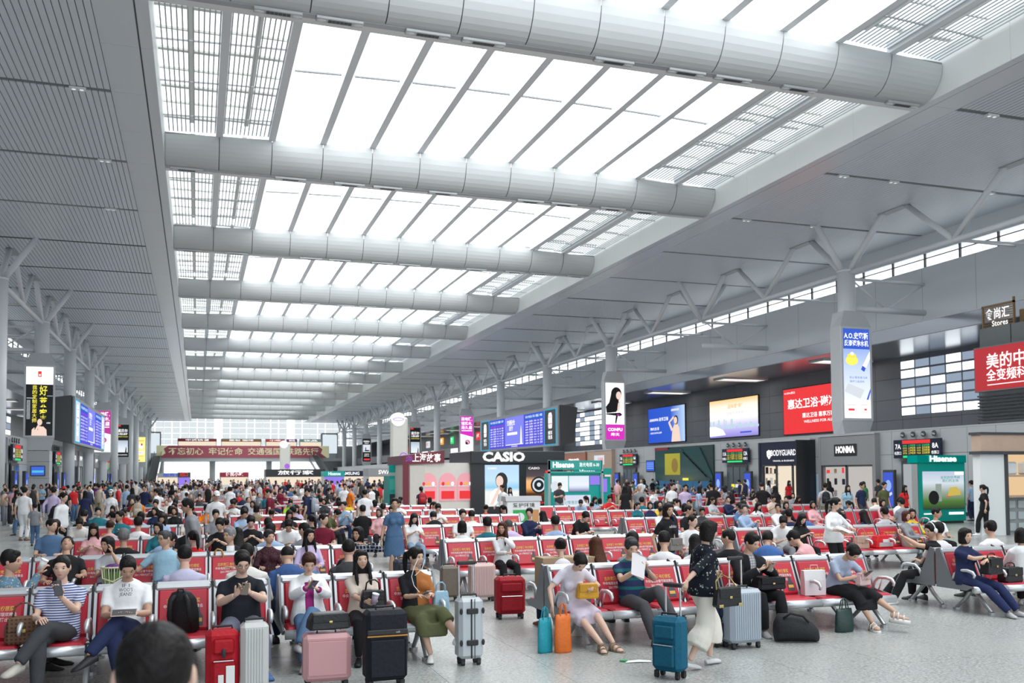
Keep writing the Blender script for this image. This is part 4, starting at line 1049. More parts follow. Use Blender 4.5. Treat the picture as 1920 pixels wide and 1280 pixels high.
k9 = empty('totem_far', (12.95, 150, 0), label='cream totem with violet icon in front of the far windows', cat='totem'); k9.name = 'signpost_totem'
MB().rbox(-.8, -.3, 0, .8, .3, 7.2, .15).build('totem_body', MATS['totem_cream'], k9); MB().tube([(-.2, -.36, 7), (-.2, .36, 7)], .62, 20).build('emblem_disc', MATS['lit_emblem_white'], k9); oval(k9, .3, 3.6, .4, .4, MATS['lit_violet'], -.31); rect(k9, 0, 2.4, .7, 2.9, MATS['lit_violet'], -.31)
for q, (x, y, w, h, m, s, c, lb) in enumerate(((11.5, 118, 7.2, 2.9, K_, '旅行家', W_, 'wide black kiosk with white script lettering far down the hall'), (4.6, 128, 3.6, 2.6, mat('kiosk_crimson', (.35, .02, .05), .5), '便民小吃', W_, 'crimson snack kiosk far down the hall'), (15.4, 112, 2.4, 2.6, TQ_, 'Hisense', W_, 'teal kiosk with screen beside the far black kiosk'), (19.4, 126, 4.2, 2.7, M_navy, 'SAMSUNG', W_, 'navy kiosk with white lettering far down the hall'), (26.0, 150, 10, 2.6, OR_, '老街美食', W_, 'row kiosk with orange lit fascia far right'), (18.2, 90.5, 5.0, 2.75, M_shopgrey, 'SWAROVSKI', W_, 'grey jewellery kiosk with bright showcases behind the teal booth'), (-3.6, 150, 4.2, 2.6, M_clad, '服务台', BL_, 'pale service desk far down the left side'), (-1.6, 125, 1.5, 2.6, M_dark, '出口', R_, 'slim dark kiosk with red lit sign'))):
    t = empty('sales_kiosk', (x, y, 0), label=lb, cat='kiosk')
    MB().box(-w / 2, .3, 0, w / 2, 3, 2.0).build('kiosk_body', M_clad, t); MB().box(-w / 2, 0, 2.0, w / 2, 3.1, h).build('fascia', m, t); rect(t, -w / 2 + .1, .5, w / 2 - .1, 1.95, M_warm if q not in (2, 7) else MATS['lit_tv_violet'], .28, 'lit_front'); txt(t, s, 0, (h + 2) / 2, .55, c, w * .6, .03, -.03)
    for e in range(int(w)): MB().rbox(-w / 2 + .3 + e, .1, .2, -w / 2 + 1.0 + e, .3, 1.0, .03).build('display_case', M_white, t)
# recycling bin in front of the black kiosk
t = empty('recycling_bin', (10.75, 31.0, 0), label='white recycling bin with green label among the seats by the black kiosk', cat='bin')
MB().rbox(-.62, -.25, 0, .62, .25, 1.15, .03).build('bin_body', M_white, t); rect(t, -.4, .35, .15, .85, mat('bin_green', (.03, .40, .10), .5), -.26, 'label_plate'); oval(t, -.13, .6, .15, .15, M_white, -.265); rect(t, .3, .35, .55, .85, mat('bin_orange', (.6, .3, .12), .5), -.26, 'label_plate'); txt(t, '爱护环境', 0, 1.0, .16, K_, .8, .01, -.265)
MB().prismx([(-.28, 1.15), (.28, 1.15), (.22, 1.32), (-.22, 1.32)], -.66, .66).build('lid', M_clad, t)
# ------------------------------------------------------------------ rows of waiting seats
M_red = mat('red_leatherette', (0.50, 0.022, 0.042), 0.40, var=0.05, scale=5, bump=0.05, bscale=120)
M_alu = mat('silver_aluminium', (0.62, 0.64, 0.66), 0.32, 0.55, var=0.03)
M_blk = mat('black_bracket', (0.02, 0.02, 0.022), 0.45)
M_perf = mat('perforated_steel', (0.22, 0.235, 0.25), 0.4, 0.4, var=0.1, scale=90)
M_gold = mat('gold_print', (0.72, 0.42, 0.08), 0.5); M_wprint = mat('white_print', (0.78, 0.62, 0.62), 0.6); M_bott = mat('bottle_print', (0.05, 0.06, 0.07), 0.5)
SP = 0.6
B0, B1 = Vector((0, -.315, .415)), Vector((0, -.115, .875))
back_ang = math.atan2(B1.y - B0.y, B1.z - B0.z)
BL = (B1 - B0).length
# local frame of a back: origin at its foot, z up the back, -y towards the sitter
me_pad = MB().rbox(-.27, -.40, -.035, .27, .02, .03, .025).mesh('seat', M_red)
me_edge = MB().tube([(-.29, 0, 0), (.29, 0, 0)], .052, 12).mesh('seat_edge', M_alu, smooth=True)
me_back = MB().rbox(-.255, -.03, .02, .255, .035, BL - .035, .02).mesh('backrest', M_red)
fr = MB(); fr.rbox(-.288, -.02, BL - .03, .288, .065, BL + .045, .02); fr.box(-.288, 0, -.02, -.258, .05, BL); fr.box(.258, 0, -.02, .288, .05, BL)
me_frame = fr.mesh('back_frame', M_alu)
me_div = MB().rbox(-.012, -.02, -.05, .012, .09, BL + .06, .01).mesh('divider_bracket', M_blk)
arm = MB().tube([(0, -.30, .44), (0, -.36, .56), (0, -.44, .62), (0, -.60, .63), (0, -.70, .61), (0, -.735, .57), (0, -.72, .53)], [.022, .022, .024, .026, .026, .022, .016], 8)
arm.tube([(0, -.42, .43), (0, -.52, .62)], .012, 6)
me_arm = arm.mesh('armrest', M_alu, smooth=True)
leg = MB(); leg.tube([(0, -.48, .34), (0, -.62, .2), (0, -.80, .035)], [.035, .03, .026], 8); leg.tube([(0, -.46, .34), (0, -.32, .18), (0, -.14, .035)], [.035, .03, .026], 8)
leg.tube([(0, -.80, 0), (0, -.80, .035)], .05, 10); leg.tube([(0, -.14, 0), (0, -.14, .035)], .05, 10)
me_leg = leg.mesh('leg', mat('leg_metal', (0.45, 0.47, 0.48), 0.35, 0.5), smooth=False)
me_end = MB().prismx([(-.72, .40), (-.60, .34), (-.02, .34), (-.02, .91), (-.10, .93), (-.33, .46)], -.012, .012).mesh('end_panel', M_perf)
pb = MB()
pb.add([(.10, -.036, .06), (.20, -.036, .06), (.20, -.036, .16), (.175, -.036, .20), (.165, -.036, .26), (.135, -.036, .26), (.125, -.036, .20), (.10, -.036, .16)], [tuple(range(8))])
pb.add([(.11, -.038, .10), (.19, -.038, .10), (.19, -.038, .14), (.11, -.038, .14)], [(0, 1, 2, 3)], 1)
me_bottle = pb.mesh('bottle_print', [M_bott, M_gold])
t1 = text_mesh('古井贡酒·年份原浆', M_gold, 1, .02); t2 = text_mesh('中央电视台春节联欢晚会', M_wprint, 1, .015); t3 = text_mesh('2017特约播出', M_wprint, 1, .015)
def tw(me, w):
    co = np.empty(len(me.vertices) * 3); me.vertices.foreach_get('co', co); return w / (co[0::3].max() - co[0::3].min())
TXS = ((t1, .34, .055, .335), (t2, .40, .045, .275), (t3, .26, .045, .22))
SEATS = {}
def bench(x0, yc, n, label, group, prints=True, back=True):
    t = empty('waiting_bench', (x0, yc, 0), label=label, cat='bench', group=group)
    L = n * SP
    for sgn in ((1, -1) if back else (1,)):
        rz = 0 if sgn > 0 else math.pi
        for i in range(n):
            xc = (i + .5) * SP
            def w(p): return (xc + p[0] * sgn, p[1] * sgn, p[2])
            put('seat', me_pad, t, w((0, -.315, .40)), (0, 0, rz)); put('seat_edge', me_edge, t, w((0, -.735, .36)), (0, 0, rz))
            b = put('backrest', me_back, t, w((0, B0.y, B0.z)), (-back_ang, 0, rz))
            put('back_frame', me_frame, t, w((0, B0.y, B0.z)), (-back_ang, 0, rz))
            if prints and sgn > 0:
                for me, ww, sz, zz in TXS:
                    o = put('lettering', me, b, (0, -.034, zz), (RX90, 0, 0)); o.scale = (tw(me, ww), sz, sz)
                put('bottle_print', me_bottle, b, (0, 0, 0))
        for i in range(n + 1):
            xc = min(max(i * SP, .02), L - .02)
            put('armrest', me_arm, t, (xc, 0, 0), (0, 0, rz))
            if 0 < i < n: put('divider_bracket', me_div, t, (xc, B0.y * sgn, B0.z), (-back_ang, 0, rz))
        for xx in ([.25, L - .25] if n < 5 else [.25, L / 2, L - .25]): put('leg', me_leg, t, (xx, 0, 0), (0, 0, rz))
        for xx in (0.0, L): put('end_panel', me_end, t, (xx, 0, 0), (0, 0, rz))
        MB().box(.05, -.52, .31, L - .05, -.42, .38).build('beam', M_blk, t, (0, 0, 0) if sgn > 0 else (L, 0, 0), (0, 0, rz))
    return t
ROWW = ('first', 'second', 'third', 'fourth', 'fifth', 'sixth', 'seventh')
YL1 = (10.95, 15.1, 19.5, 24.0, 28.5, 33.0); YL2 = (11.15, 15.8, 20.3, 24.7, 29.1, 33.5); YM = (11.2, 16.45, 21.3, 26.2, 31.0, 35.6); YR = (11.53, 17.3, 22.6, 27.6, 32.4)
for i, y in enumerate(YL1): bench(-2.83, y, 6, 'red and silver waiting bench of the left block, %s row from the camera' % ROWW[i], 'waiting benches', i < 4)
for i, y in enumerate(YL2): bench(0.9, y, 3, 'short red bench left of the middle aisle, %s row from the camera' % ROWW[i], 'waiting benches', i < 4)
for i, y in enumerate(YM): bench(4.19, y, 8, 'red and silver waiting bench right of the middle aisle, %s row' % ROWW[i], 'waiting benches', i < 5)
for i, y in enumerate(YR): bench(10.66, y, 8, 'red and silver waiting bench of the right block, %s row' % ROWW[i], 'waiting benches', i < 4)
for i, (x, y) in enumerate(((17.0, 24.5), (17.0, 29.6), (19.6, 34.6), (20.8, 39.4), (21.5, 44.2))): bench(x, y, 8, 'red waiting bench before the ticket gates, %s row' % ROWW[i], 'waiting benches', False)
# distant benches, one plain mesh each
fb = MB()
for s in (-1, 1):
    for i in range(8):
        xc = (i + .5) * SP
        fb.box(xc - .27, s * .72, .40, xc + .27, s * .3, .46); fb.add([(xc - .26, s * .3, .46), (xc + .26, s * .3, .46), (xc + .26, s * .12, .88), (xc - .26, s * .12, .88)], [(0, 1, 2, 3)])
fb.box(0, -.14, .86, 8 * SP, .14, .92, 1); fb.box(.1, -.5, .3, 8 * SP - .1, .5, .38, 1)
for x in (.3, 4.4): fb.box(x, -.7, 0, x + .06, .7, .3, 1)
me_far = fb.mesh('waiting_bench', [M_red, M_alu])
FARB = []
for j in range(11):
    y = 38.2 + 5.0 * j
    for x in (-2.6, 2.6, 22.5, 28.2):
        if x > 20 and y > 82 : continue
        if x > 20 and y < 48: continue
        put('waiting_bench', me_far, None, (x, y, 0), label='distant red waiting bench in the crowd, %s, %s row back' % ({-2.6: 'left hall side', 2.6: 'left of centre', 22.5: 'right of centre', 28.2: 'beside the right gates'}[x], ('first', 'second', 'third', 'fourth', 'fifth', 'sixth', 'seventh', 'eighth', 'ninth', 'tenth', 'eleventh')[j]), cat='bench', group='distant benches %s' % ('left' if x < 5 else 'right')); FARB.append((x, y))
# ------------------------------------------------------------------ people
def V(*a): return np.array(a, float)
def nrm(v): return v / (np.linalg.norm(v) + 1e-9)
def ik(a, c, l1, l2, pole):
    d = c - a; L = np.linalg.norm(d); m = l1 + l2
    if L > m * .995: c = a + d / L * m * .995; d = c - a; L = m * .995
    k = (l1 * l1 - l2 * l2 + L * L) / (2 * L); h = math.sqrt(max(0, l1 * l1 - k * k))
    n = d / L; p = pole - n * (pole @ n); p = nrm(p)
    return a + n * k + p * h, c
def rings_ell(m, rings, n=18):
    """rings: (centre, lateral vec, front vec, half width, half depth)"""
    out = []
    for c, lx, fy, w, d in rings:
        r = []
        for k in range(n):
            a = 2 * math.pi * k / n
            ca, sa = math.cos(a), math.sin(a)
            q = 0.93
            r.append(c + lx * w * math.copysign(abs(ca) ** q, ca) + fy * d * math.copysign(abs(sa) ** q, sa))
        out.append(r)
    m.loft(out)
def head_mesh(nu, nv):
    v = []; f = []
    for i in range(nv + 1):
        ph = -math.pi / 2 + math.pi * i / nv
        for k in range(nu):
            th = 2 * math.pi * k / nu + math.pi / nu
            x, y, z = math.cos(ph) * math.cos(th), math.cos(ph) * math.sin(th), math.sin(ph)
            X, Y, Z = x * .076, y * .096, z * .118
            if z < 0:
                X *= 1 - .26 * z * z; Y = Y * (1 - .10 * z * z) - .012 * z * z
                if y > 0: Y *= 1 - .25 * z * z
            if y < 0:
                Y += -.021 * math.exp(-(X / .0115) ** 2 - ((Z + .020) / .021) ** 2)
                Y += .008 * math.exp(-((abs(X) - .031) / .017) ** 2 - ((Z - .004) / .013) ** 2)
                Y += -.005 * math.exp(-((abs(X) - .03) / .025) ** 2 - ((Z - .030) / .010) ** 2)
                Y += -.006 * math.exp(-(X / .022) ** 2 - ((Z + .060) / .011) ** 2)
                Y += -.009 * math.exp(-(X / .022) ** 2 - ((Z + .098) / .020) ** 2)
                Y += -.004 * math.exp(-((abs(X) - .045) / .02) ** 2 - ((Z + .022) / .02) ** 2)
            v.append((X, Y, Z))
    for i in range(nv):
        for k in range(nu):
            f.append((i * nu + k, i * nu + (k + 1) % nu, (i + 1) * nu + (k + 1) % nu, (i + 1) * nu + k))
    return v, f
HEADS = {0: head_mesh(18, 14), 1: head_mesh(44, 36)}
def xf(pts, R, c, s=1.0): return [c + R @ (np.array(p) * s) for p in pts]

def hand(m, w, d, pn, side, curl=.5, s=1.0, n=5):
    """palm and five fingers; d along the hand, pn palm normal (the way the fingers curl)"""
    d = nrm(d); pn = nrm(pn - d * (pn @ d)); lat = np.cross(d, pn) * side
    rs = []
    for t, hw, ht in ((-.015, .022, .018), (.02, .031, .016), (.06, .040, .014), (.088, .038, .011)):
        c = w + d * t * s
        rs.append([c + lat * hw * s * math.cos(a) + pn * ht * s * math.sin(a) for a in [2 * math.pi * k / 8 for k in range(8)]])
    m.loft(rs)
    for off, ln in ((-.030, .062), (-.0105, .074), (.0105, .080), (.030, .072)):
        p = w + d * .082 * s + lat * off * s; pts = [p - d * .012]; dd = d; a = 0
        for q, fr in enumerate((.42, .32, .26)):
            a = curl * (.55, 1.25, 1.7)[q]
            dd = d * math.cos(a) + pn * math.sin(a)
            p = p + dd * ln * fr * s; pts.append(p)
        m.tube(pts, [.0088 * s, .0088 * s, .008 * s, .0062 * s], n)
    p = w + d * .025 * s + lat * .028 * s
    d1 = nrm(d * .75 + lat * .75 + pn * .25); d2 = nrm(d + lat * .25 + pn * (.2 + curl * .5))
    m.tube([p - d1 * .01, p + d1 * .035 * s, p + d1 * .035 * s + d2 * .03 * s], [.0115 * s, .0105 * s, .0075 * s], n)

def shoe_mesh(a, d, up, s=1.0, kind='shoe'):
    m = MB(); d = nrm(d); up = nrm(up - d * (up @ d)); lat = np.cross(d, up)
    base = a - up * .085 * s
    prof = [(-.075, .026, .03, .075), (-.06, .034, .0, .085), (-.01, .038, .0, .092), (.05, .042, .0, .072), (.11, .047, .0, .050), (.16, .042, .002, .040), (.188, .022, .008, .026)]
    if kind == 'flat': prof = [(a_, b_ * .86, c_, min(h_, .055)) for a_, b_, c_, h_ in prof]
    rs = []
    for t, w, zb, zt in prof:
        c = base + d * t * s
        rs.append([c + lat * w * s * x + up * s * (zb + (zt - zb) * z) for x, z in ((-1, 0.02), (-.98, .45), (-.62, .92), (0, 1), (.62, .92), (.98, .45), (1, .02), (0, 0))])
    m.loft(rs)
    return m

JOBS = []
class Job:
    def __init__(s, m, vox, smooth=4, fac=.5):
        me = bpy.data.meshes.new('src'); me.from_pydata(m.v, [], m.f)
        s.o = bpy.data.objects.new('src', me); _tmp.collection.objects.link(s.o)
        r = s.o.modifiers.new('r', 'REMESH'); r.mode = 'VOXEL'; r.voxel_size = vox
        if smooth:
            q = s.o.modifiers.new('s', 'SMOOTH'); q.factor = fac; q.iterations = smooth
        s.extra = None; JOBS.append(s)
    def done(s, dg):
        e = s.o.evaluated_get(dg).to_mesh()
        n = len(e.vertices); co = np.empty(n * 3); e.vertices.foreach_get('co', co)
        nl = len(e.loops); li = np.empty(nl, int); e.loops.foreach_get('vertex_index', li)
        ls = np.empty(len(e.polygons), int); e.polygons.foreach_get('loop_total', ls)
        s.v = co.reshape(-1, 3)
        if (ls == 4).all(): s.f = li.reshape(-1, 4).tolist()
        else:
            s.f = []; p = 0
            for q in ls: s.f.append(li[p:p + q].tolist()); p += q
        s.o.to_mesh_clear()
        me = s.o.data; bpy.data.objects.remove(s.o); bpy.data.meshes.remove(me)

M_skin = ocmat('skin', 0.55, 0.05, 5.0, 0.0, spec=0.35)
M_hair = ocmat('hair', 0.55, 0.35, 60.0, 0.35, 45.0, spec=0.18)
M_fab = ocmat('woven_fabric', 0.88, 0.10, 7.0, 0.35, 11.0)
M_shoe = ocmat('shoe_leather', 0.5, 0.1, 12.0, 0.1, 30.0, spec=0.4)
M_leather = ocmat('bag_leather', 0.42, 0.12, 15.0, 0.2, 40.0, spec=0.45)
M_nylon = ocmat('bag_nylon', 0.65, 0.15, 20.0, 0.25, 30.0)
M_gloss = ocmat('glossy_shell', 0.25, 0.04, 3.0, 0.0, spec=0.5)
M_eye = mat('dark_iris', (0.025, 0.015, 0.012), 0.3); M_lip = mat('lip', (0.42, 0.13, 0.12), 0.5)

def person_src(sp):
    """builds the pose; returns the jobs and plain meshes of the parts"""
    g = sp.get
    fem = g('sex', 'm') == 'f'; s = g('h', 1.70) / 1.70; lod = g('lod', 0)
    vox = .0135 if lod else .021
    sit = g('pose', 'stand') == 'sit'
    k = .9 if fem else 1.0
    if g('fat'): k *= g('fat')
    P = V(0, 0, .495 if sit else .905 * s)
    if g('pz') is not None: P[2] = g('pz')
    lean = math.radians(g('lean', 8 if sit else 0)); bend = math.radians(g('bend', -4)); twist = math.radians(g('twist', 0)); sl = math.radians(g('side', 0))
    # spine
    pts = []; p = P.copy(); a = lean
    ts = [-.09, 0, .09, .19, .29, .38, .44, .48, .505]
    prev = 0.0
    def dirv(a): return nrm(V(math.sin(sl), math.sin(a) * math.cos(sl), math.cos(a) * math.cos(sl)))
    cen = {}
    for t in ts:
        if t <= 0: cen[t] = P + dirv(lean) * t * s
        else:
            p = p + dirv(a) * (t - prev) * s; prev = t; cen[t] = p.copy(); a = a + bend * (t > .15) * .4
    aT = a
    def frame(t):
        tw = twist * max(0, min(1, (t) / .4))
        lx = V(math.cos(tw), math.sin(tw), 0); u = dirv(lean if t < .2 else aT)
        lx = nrm(lx - u * (lx @ u)); fy = np.cross(u, lx)     # fy points to +y (back)
        return lx, fy, u
    if fem: W = [.158, .172, .150, .126, .136, .146, .134, .088, .054]; D = [.105, .118, .105, .092, .100, .108, .092, .070, .05]
    else: W = [.150, .162, .156, .150, .160, .170, .158, .105, .062]; D = [.105, .118, .112, .106, .114, .114, .096, .074, .056]
    fw = g('fat', 1.0)
    def torso(m, inf, t0, t1, flare=0.0):
        r = []
        for t, w, d in zip(ts, W, D):
            if t < t0 - 1e-6 or t > t1 + 1e-6: continue
            lx, fy, u = frame(t)
            bell = (fw - 1) * (1.2 if t < .3 else .5) + 1
            r.append((cen[t], lx, fy, (w * bell + inf + (flare if t < .25 else 0)) * s, (d * bell + inf + (flare if t < .25 else 0)) * s))
        rings_ell(m, r)
        if fem and t0 < .2:
            lx, fy, u = frame(.29)
            for q in (-1, 1): m.ball(cen[.29] + lx * q * .066 * s - fy * .078 * s + u * .02, (.062 * s + inf, .058 * s + inf, .062 * s + inf), 12, 8)
    lx, fy, u = frame(.44)
    sw = (.150 if fem else .176) * s
    SH = {q: cen[.44] + lx * q * sw - u * .040 for q in (-1, 1)}
    LA, LF = .285 * s * (.95 if fem else 1), .25 * s * (.95 if fem else 1)
    arms = {}
    dflt = {'sit': lambda q: (V(q * .14, -.30, .66), V(q * .6, .5, -1)), 'stand': lambda q: (V(q * .26, -.04, .80 * s), V(q * .4, 1, -.2))}['sit' if sit else 'stand']
    for q, nm in ((-1, 'R'), (1, 'L')):
        tgt, pole = dflt(q)
        if g(nm) is not None: tgt = V(*g(nm)[:3]) if not isinstance(g(nm), dict) else V(*g(nm)['p'])
        if g(nm + 'p') is not None: pole = V(*g(nm + 'p'))
        el, wr = ik(SH[q], tgt, LA, LF, pole)
        arms[q] = (SH[q], el, wr)
    # legs
    legs = {}; LT, LS = .43 * s, .415 * s
    for q, nm in ((-1, 'legR'), (1, 'legL')):
        hip = P + V(q * .088 * s, 0, -.01)
        if sit: an = V(q * .12, -.44, .085); pole = V(q * .12, -1, .9)
        else: an = V(q * .09 * s, .0, .085); pole = V(0, -1, 0)
        if g(nm) is not None: an = V(*g(nm))
        if g(nm + 'p') is not None: pole = V(*g(nm + 'p'))
        kn, an = ik(hip, an, LT, LS, pole)
        legs[q] = (hip, kn, an)
    kr = k * s
    def arm_tube(m, q, inf, frac0, frac1, n=10, r1=None):
        sh, el, wr = arms[q]
        path = [sh + (cen[.44] - sh) * .35, sh, sh + (el - sh) * .5, el, el + (wr - el) * .35, wr]
        rad = [.046 * kr, .051 * kr, .045 * kr, .039 * kr, .039 * kr, .026 * kr]
        L = [0]
        for i in range(1, len(path)): L.append(L[-1] + np.linalg.norm(path[i] - path[i - 1]))
        pp, rr = [], []
        cut = L[1] + (L[-1] - L[1]) * frac1
        for i, c in enumerate(path):
            if L[i] <= cut: pp.append(c); rr.append(rad[i] + inf)
            else:
                t = (cut - L[i - 1]) / (L[i] - L[i - 1])
                pp.append(path[i - 1] + (c - path[i - 1]) * t); rr.append((rad[i - 1] + (rad[i] - rad[i - 1]) * t + inf) if r1 is None else r1); break
        m.tube(pp, rr, n)
    def leg_tube(m, q, inf, frac1, infl=None, n=12):
        hip, kn, an = legs[q]
        path = [hip + V(0, 0, .0), hip + (kn - hip) * .5, kn, kn + (an - kn) * .35, an + V(0, 0, .0)]
        rad = [.088 * kr, .078 * kr, .056 * kr, .056 * kr, .036 * kr]
        i2 = inf if infl is None else infl
        infs = [inf, inf, (inf + i2) / 2, i2, i2]
        L = [0]
        for i in range(1, 5): L.append(L[-1] + np.linalg.norm(path[i] - path[i - 1]))
        cut = L[-1] * frac1; pp, rr = [], []
        for i, c in enumerate(path):
            if L[i] <= cut + 1e-6: pp.append(c); rr.append(rad[i] + infs[i])
            else:
                t = (cut - L[i - 1]) / (L[i] - L[i - 1]); pp.append(path[i - 1] + (c - path[i - 1]) * t)
                rr.append(rad[i - 1] + (rad[i] - rad[i - 1]) * t + infs[i - 1] + (infs[i] - infs[i - 1]) * t); break
        m.tube(pp, rr, n)
    # head frame
    hp, hy, hr = [math.radians(v) for v in g('head', (0, 0, 0))]
    Rh = np.array(Euler((0, 0, 0)).to_matrix())
    Rh = np.array((Matrix.Rotation(hy, 3, 'Z') @ Matrix.Rotation(hp, 3, 'X') @ Matrix.Rotation(hr, 3, 'Y')))
    # rotating about x by +angle sends -y towards -z: head bowed
    un = dirv(aT); uh = Rh @ V(0, 0, 1)
    nb = cen[.505]; nt = nb + nrm(un + uh) * .085 * s
    hs = s ** .5 * (.97 if fem else 1.0)
    hc = nt + uh * .075 * hs + Rh @ V(0, -.018, 0)
    parts = {}
    # body
    m = MB(); torso(m, -.012, -.09, .505)
    for q in (-1, 1):
        arm_tube(m, q, 0, 0, 1.0); leg_tube(m, q, 0 if g('bottom') in ('skirt', 'dress', 'shorts', 'culottes') else -.010, 1.0)
    m.tube([nb - un * .05, nb, nt, hc - uh * .03 + Rh @ V(0, .012, 0)], [.062 * kr, .053 * kr, .047 * kr, .05 * kr], 12)
    jb = Job(m, vox * 1.05, 3)
    ex = MB()
    hv, hf = HEADS[1 if lod else 0]
    ex.add(xf(hv, Rh, hc, hs), hf, 0)
    for q in (-1, 1):
        e2 = MB().ball((q * .077, .012, -.004), (.010, .020, .031), 8, 6); ex.add(xf(e2.v, Rh, hc, hs), e2.f, 0)
        cl = g('eyes', 1.0)
        e2 = MB().ball((q * .031, -.082, .003), (.0125, .007, .0056 * cl), 8, 6); ex.add(xf(e2.v, Rh, hc, hs), e2.f, 1)
        e2 = MB().ball((q * .033, -.0845, .024), (.018, .006, .0034), 8, 6); ex.add(xf(e2.v, Rh, hc, hs), e2.f, 1)
    e2 = MB().ball((0, -.0925, -.0585), (.021, .007, .0065), 10, 6); ex.add(xf(e2.v, Rh, hc, hs), e2.f, 2)
    for q, nm in ((-1, 'R'), (1, 'L')):
        sh, el, wr = arms[q]
        fd = nrm(wr - el); hd = V(*g(nm + 'd')) if g(nm + 'd') is not None else fd
        pn = V(*g(nm + 'n')) if g(nm + 'n') is not None else (V(-q, 0, 0) if not sit else V(-q * .4, 0, -1))
        mh = MB(); hand(mh, wr, nrm(hd), pn, q, g('curl', .45), s * (.92 if fem else 1), 6 if lod else 4); ex.add(mh.v, mh.f, 0)
    bare = g('shoes') in ('sandal',)
    jb.extra = ex; parts['body'] = jb
    # top
    top = g('top', 'short')
    if top:
        m = MB(); hem = -.09 if not sit else -.09
        torso(m, .012, hem, .505, g('flare', .012))
        fr1 = {'short': .36, 'half': .5, 'long': .985, 'sleeveless': .06, 'three': .72}[top]
        for q in (-1, 1): arm_tube(m, q, .013, 0, fr1, 10, None if top != 'three' else .065)
        if g('hood'): m.ball(nb + V(0, .05, .01), (.12, .08, .06), 12, 8)
        parts['shirt' if not g('topname') else g('topname')] = Job(m, vox, 4)
    if g('jacket'):
        m = MB(); torso(m, .026, -.09, .505, .02)
        for q in (-1, 1): arm_tube(m, q, .024, 0, g('jacket'), 10)
        lxx, fyy, uu = frame(.3)
        jb2 = Job(m, vox, 4); jb2.cutfront = (cen[.19], lxx, fyy, g('jopen', .05)); parts['jacket'] = jb2
    # bottom
    bt = g('bottom', 'trousers')
    m = MB()
    if bt in ('trousers', 'shorts', 'culottes', 'jeans'):
        rr = []
        for t, w, d in zip(ts[:3], W[:3], D[:3]):
            l_, f_, u_ = frame(t); rr.append((cen[t], l_, f_, (w * fw + .010) * s, (d * fw + .010) * s))
        rings_ell(m, rr)
        for q in (-1, 1):
            if bt == 'culottes': leg_tube(m, q, .03, .80, .085, 14)
            elif bt == 'shorts': leg_tube(m, q, .022, .47, .03)
            else: leg_tube(m, q, .014, .985, g('loose', .022))
        parts[bt] = Job(m, vox, 4)
    elif bt in ('skirt', 'dress'):
        hem = g('hem', .48)
        l_, f_, u_ = frame(0)
        if sit:
            kz = (legs[1][1] + legs[-1][1]) / 2
            lx2 = V(1, 0, 0); up2 = V(0, 0, 1)
            rs = [(cen[.09], l_, f_, .165 * s, .12 * s), (P + V(0, .02, .02), nrm(V(1, 0, 0)), nrm(V(0, .7, -.7)), .19 * s, .13 * s), (P + (kz - P) * .35, lx2, up2, .19 * s, .105 * s), (P + (kz - P) * .75, lx2, up2, .185 * s, .098 * s)]
            if hem > .4: rs += [(kz + V(0, -.045, .01), lx2, nrm(V(0, .6, 1)), .185 * s, .085 * s), (kz + V(0, -.065, -hem + .42), lx2, nrm(V(0, 1, .2)), .18 * s, .07 * s)]
            else: rs += [(kz + V(0, -.0, .005), lx2, up2, .18 * s, .08 * s)]
            rings_ell(m, rs)
            for q in (-1, 1): leg_tube(m, q, .03, .50 if hem < .4 else .68, .04, 14)
        else:
            z0 = cen[.09][2]
            rings_ell(m, [(cen[.09], l_, f_, .150 * s, .11 * s), (cen[0], l_, f_, .190 * s, .135 * s), (V(P[0], P[1], (P[2] + hem) / 2), l_, f_, .215 * s, .165 * s), (V(P[0], P[1], hem), l_, f_, g('hw', .235) * s, .19 * s)])
        parts['skirt'] = Job(m, vox, 5)
    # shoes
    sk = g('shoes', 'shoe')
    for q, nm in ((-1, 'footR'), (1, 'footL')):
        hip, kn, an = legs[q]
        shin = nrm(kn - an)
        fd = V(*g(nm)) if g(nm) is not None else V(q * .25, -1, 0)
        up = V(0, 0, 1) if an[2] < .13 else nrm(shin + V(0, 0, .3))
        sm = shoe_mesh(an, fd, up, s * (.92 if fem else 1), sk)
        if sk == 'sandal':
            ex.add(sm.v, sm.f, 0)
            d = nrm(fd); up = nrm(up - d * (up @ d)); lat = np.cross(d, up); b = an - up * .085 * s
            mm = MB()
            mm.loft([[b + d * t + lat * w * x - up * zz for x, zz in ((-1, -.004), (1, -.004), (1, g('sole', .03)), (-1, g('sole', .03)))] for t, w in ((-.075, .03), (0, .042), (.10, .048), (.185, .028))])
            for t, h in ((.10, .052), (.03, .08), (-.02, .10)): mm.tube([b + d * t - lat * .046 + up * .0, b + d * t - lat * .04 + up * h * .7, b + d * t + up * (h + .006), b + d * t + lat * .04 + up * h * .7, b + d * t + lat * .046], .011, 6)
            parts['sandal' + ('' if q < 0 else '_')] = mm
        else: parts['shoe' + ('' if q < 0 else '_')] = sm
    # hair
    st = g('hair', 'short'); m = MB()
    def hb(c, r, nu=16, nv=12):
        e = MB().ball(c, r, nu, nv); m.add(xf(e.v, Rh, hc, hs), e.f)
    def ht(pts, rad, n=10): 
        e = MB().tube(pts, rad, n); m.add(xf(e.v, Rh, hc, hs), e.f)
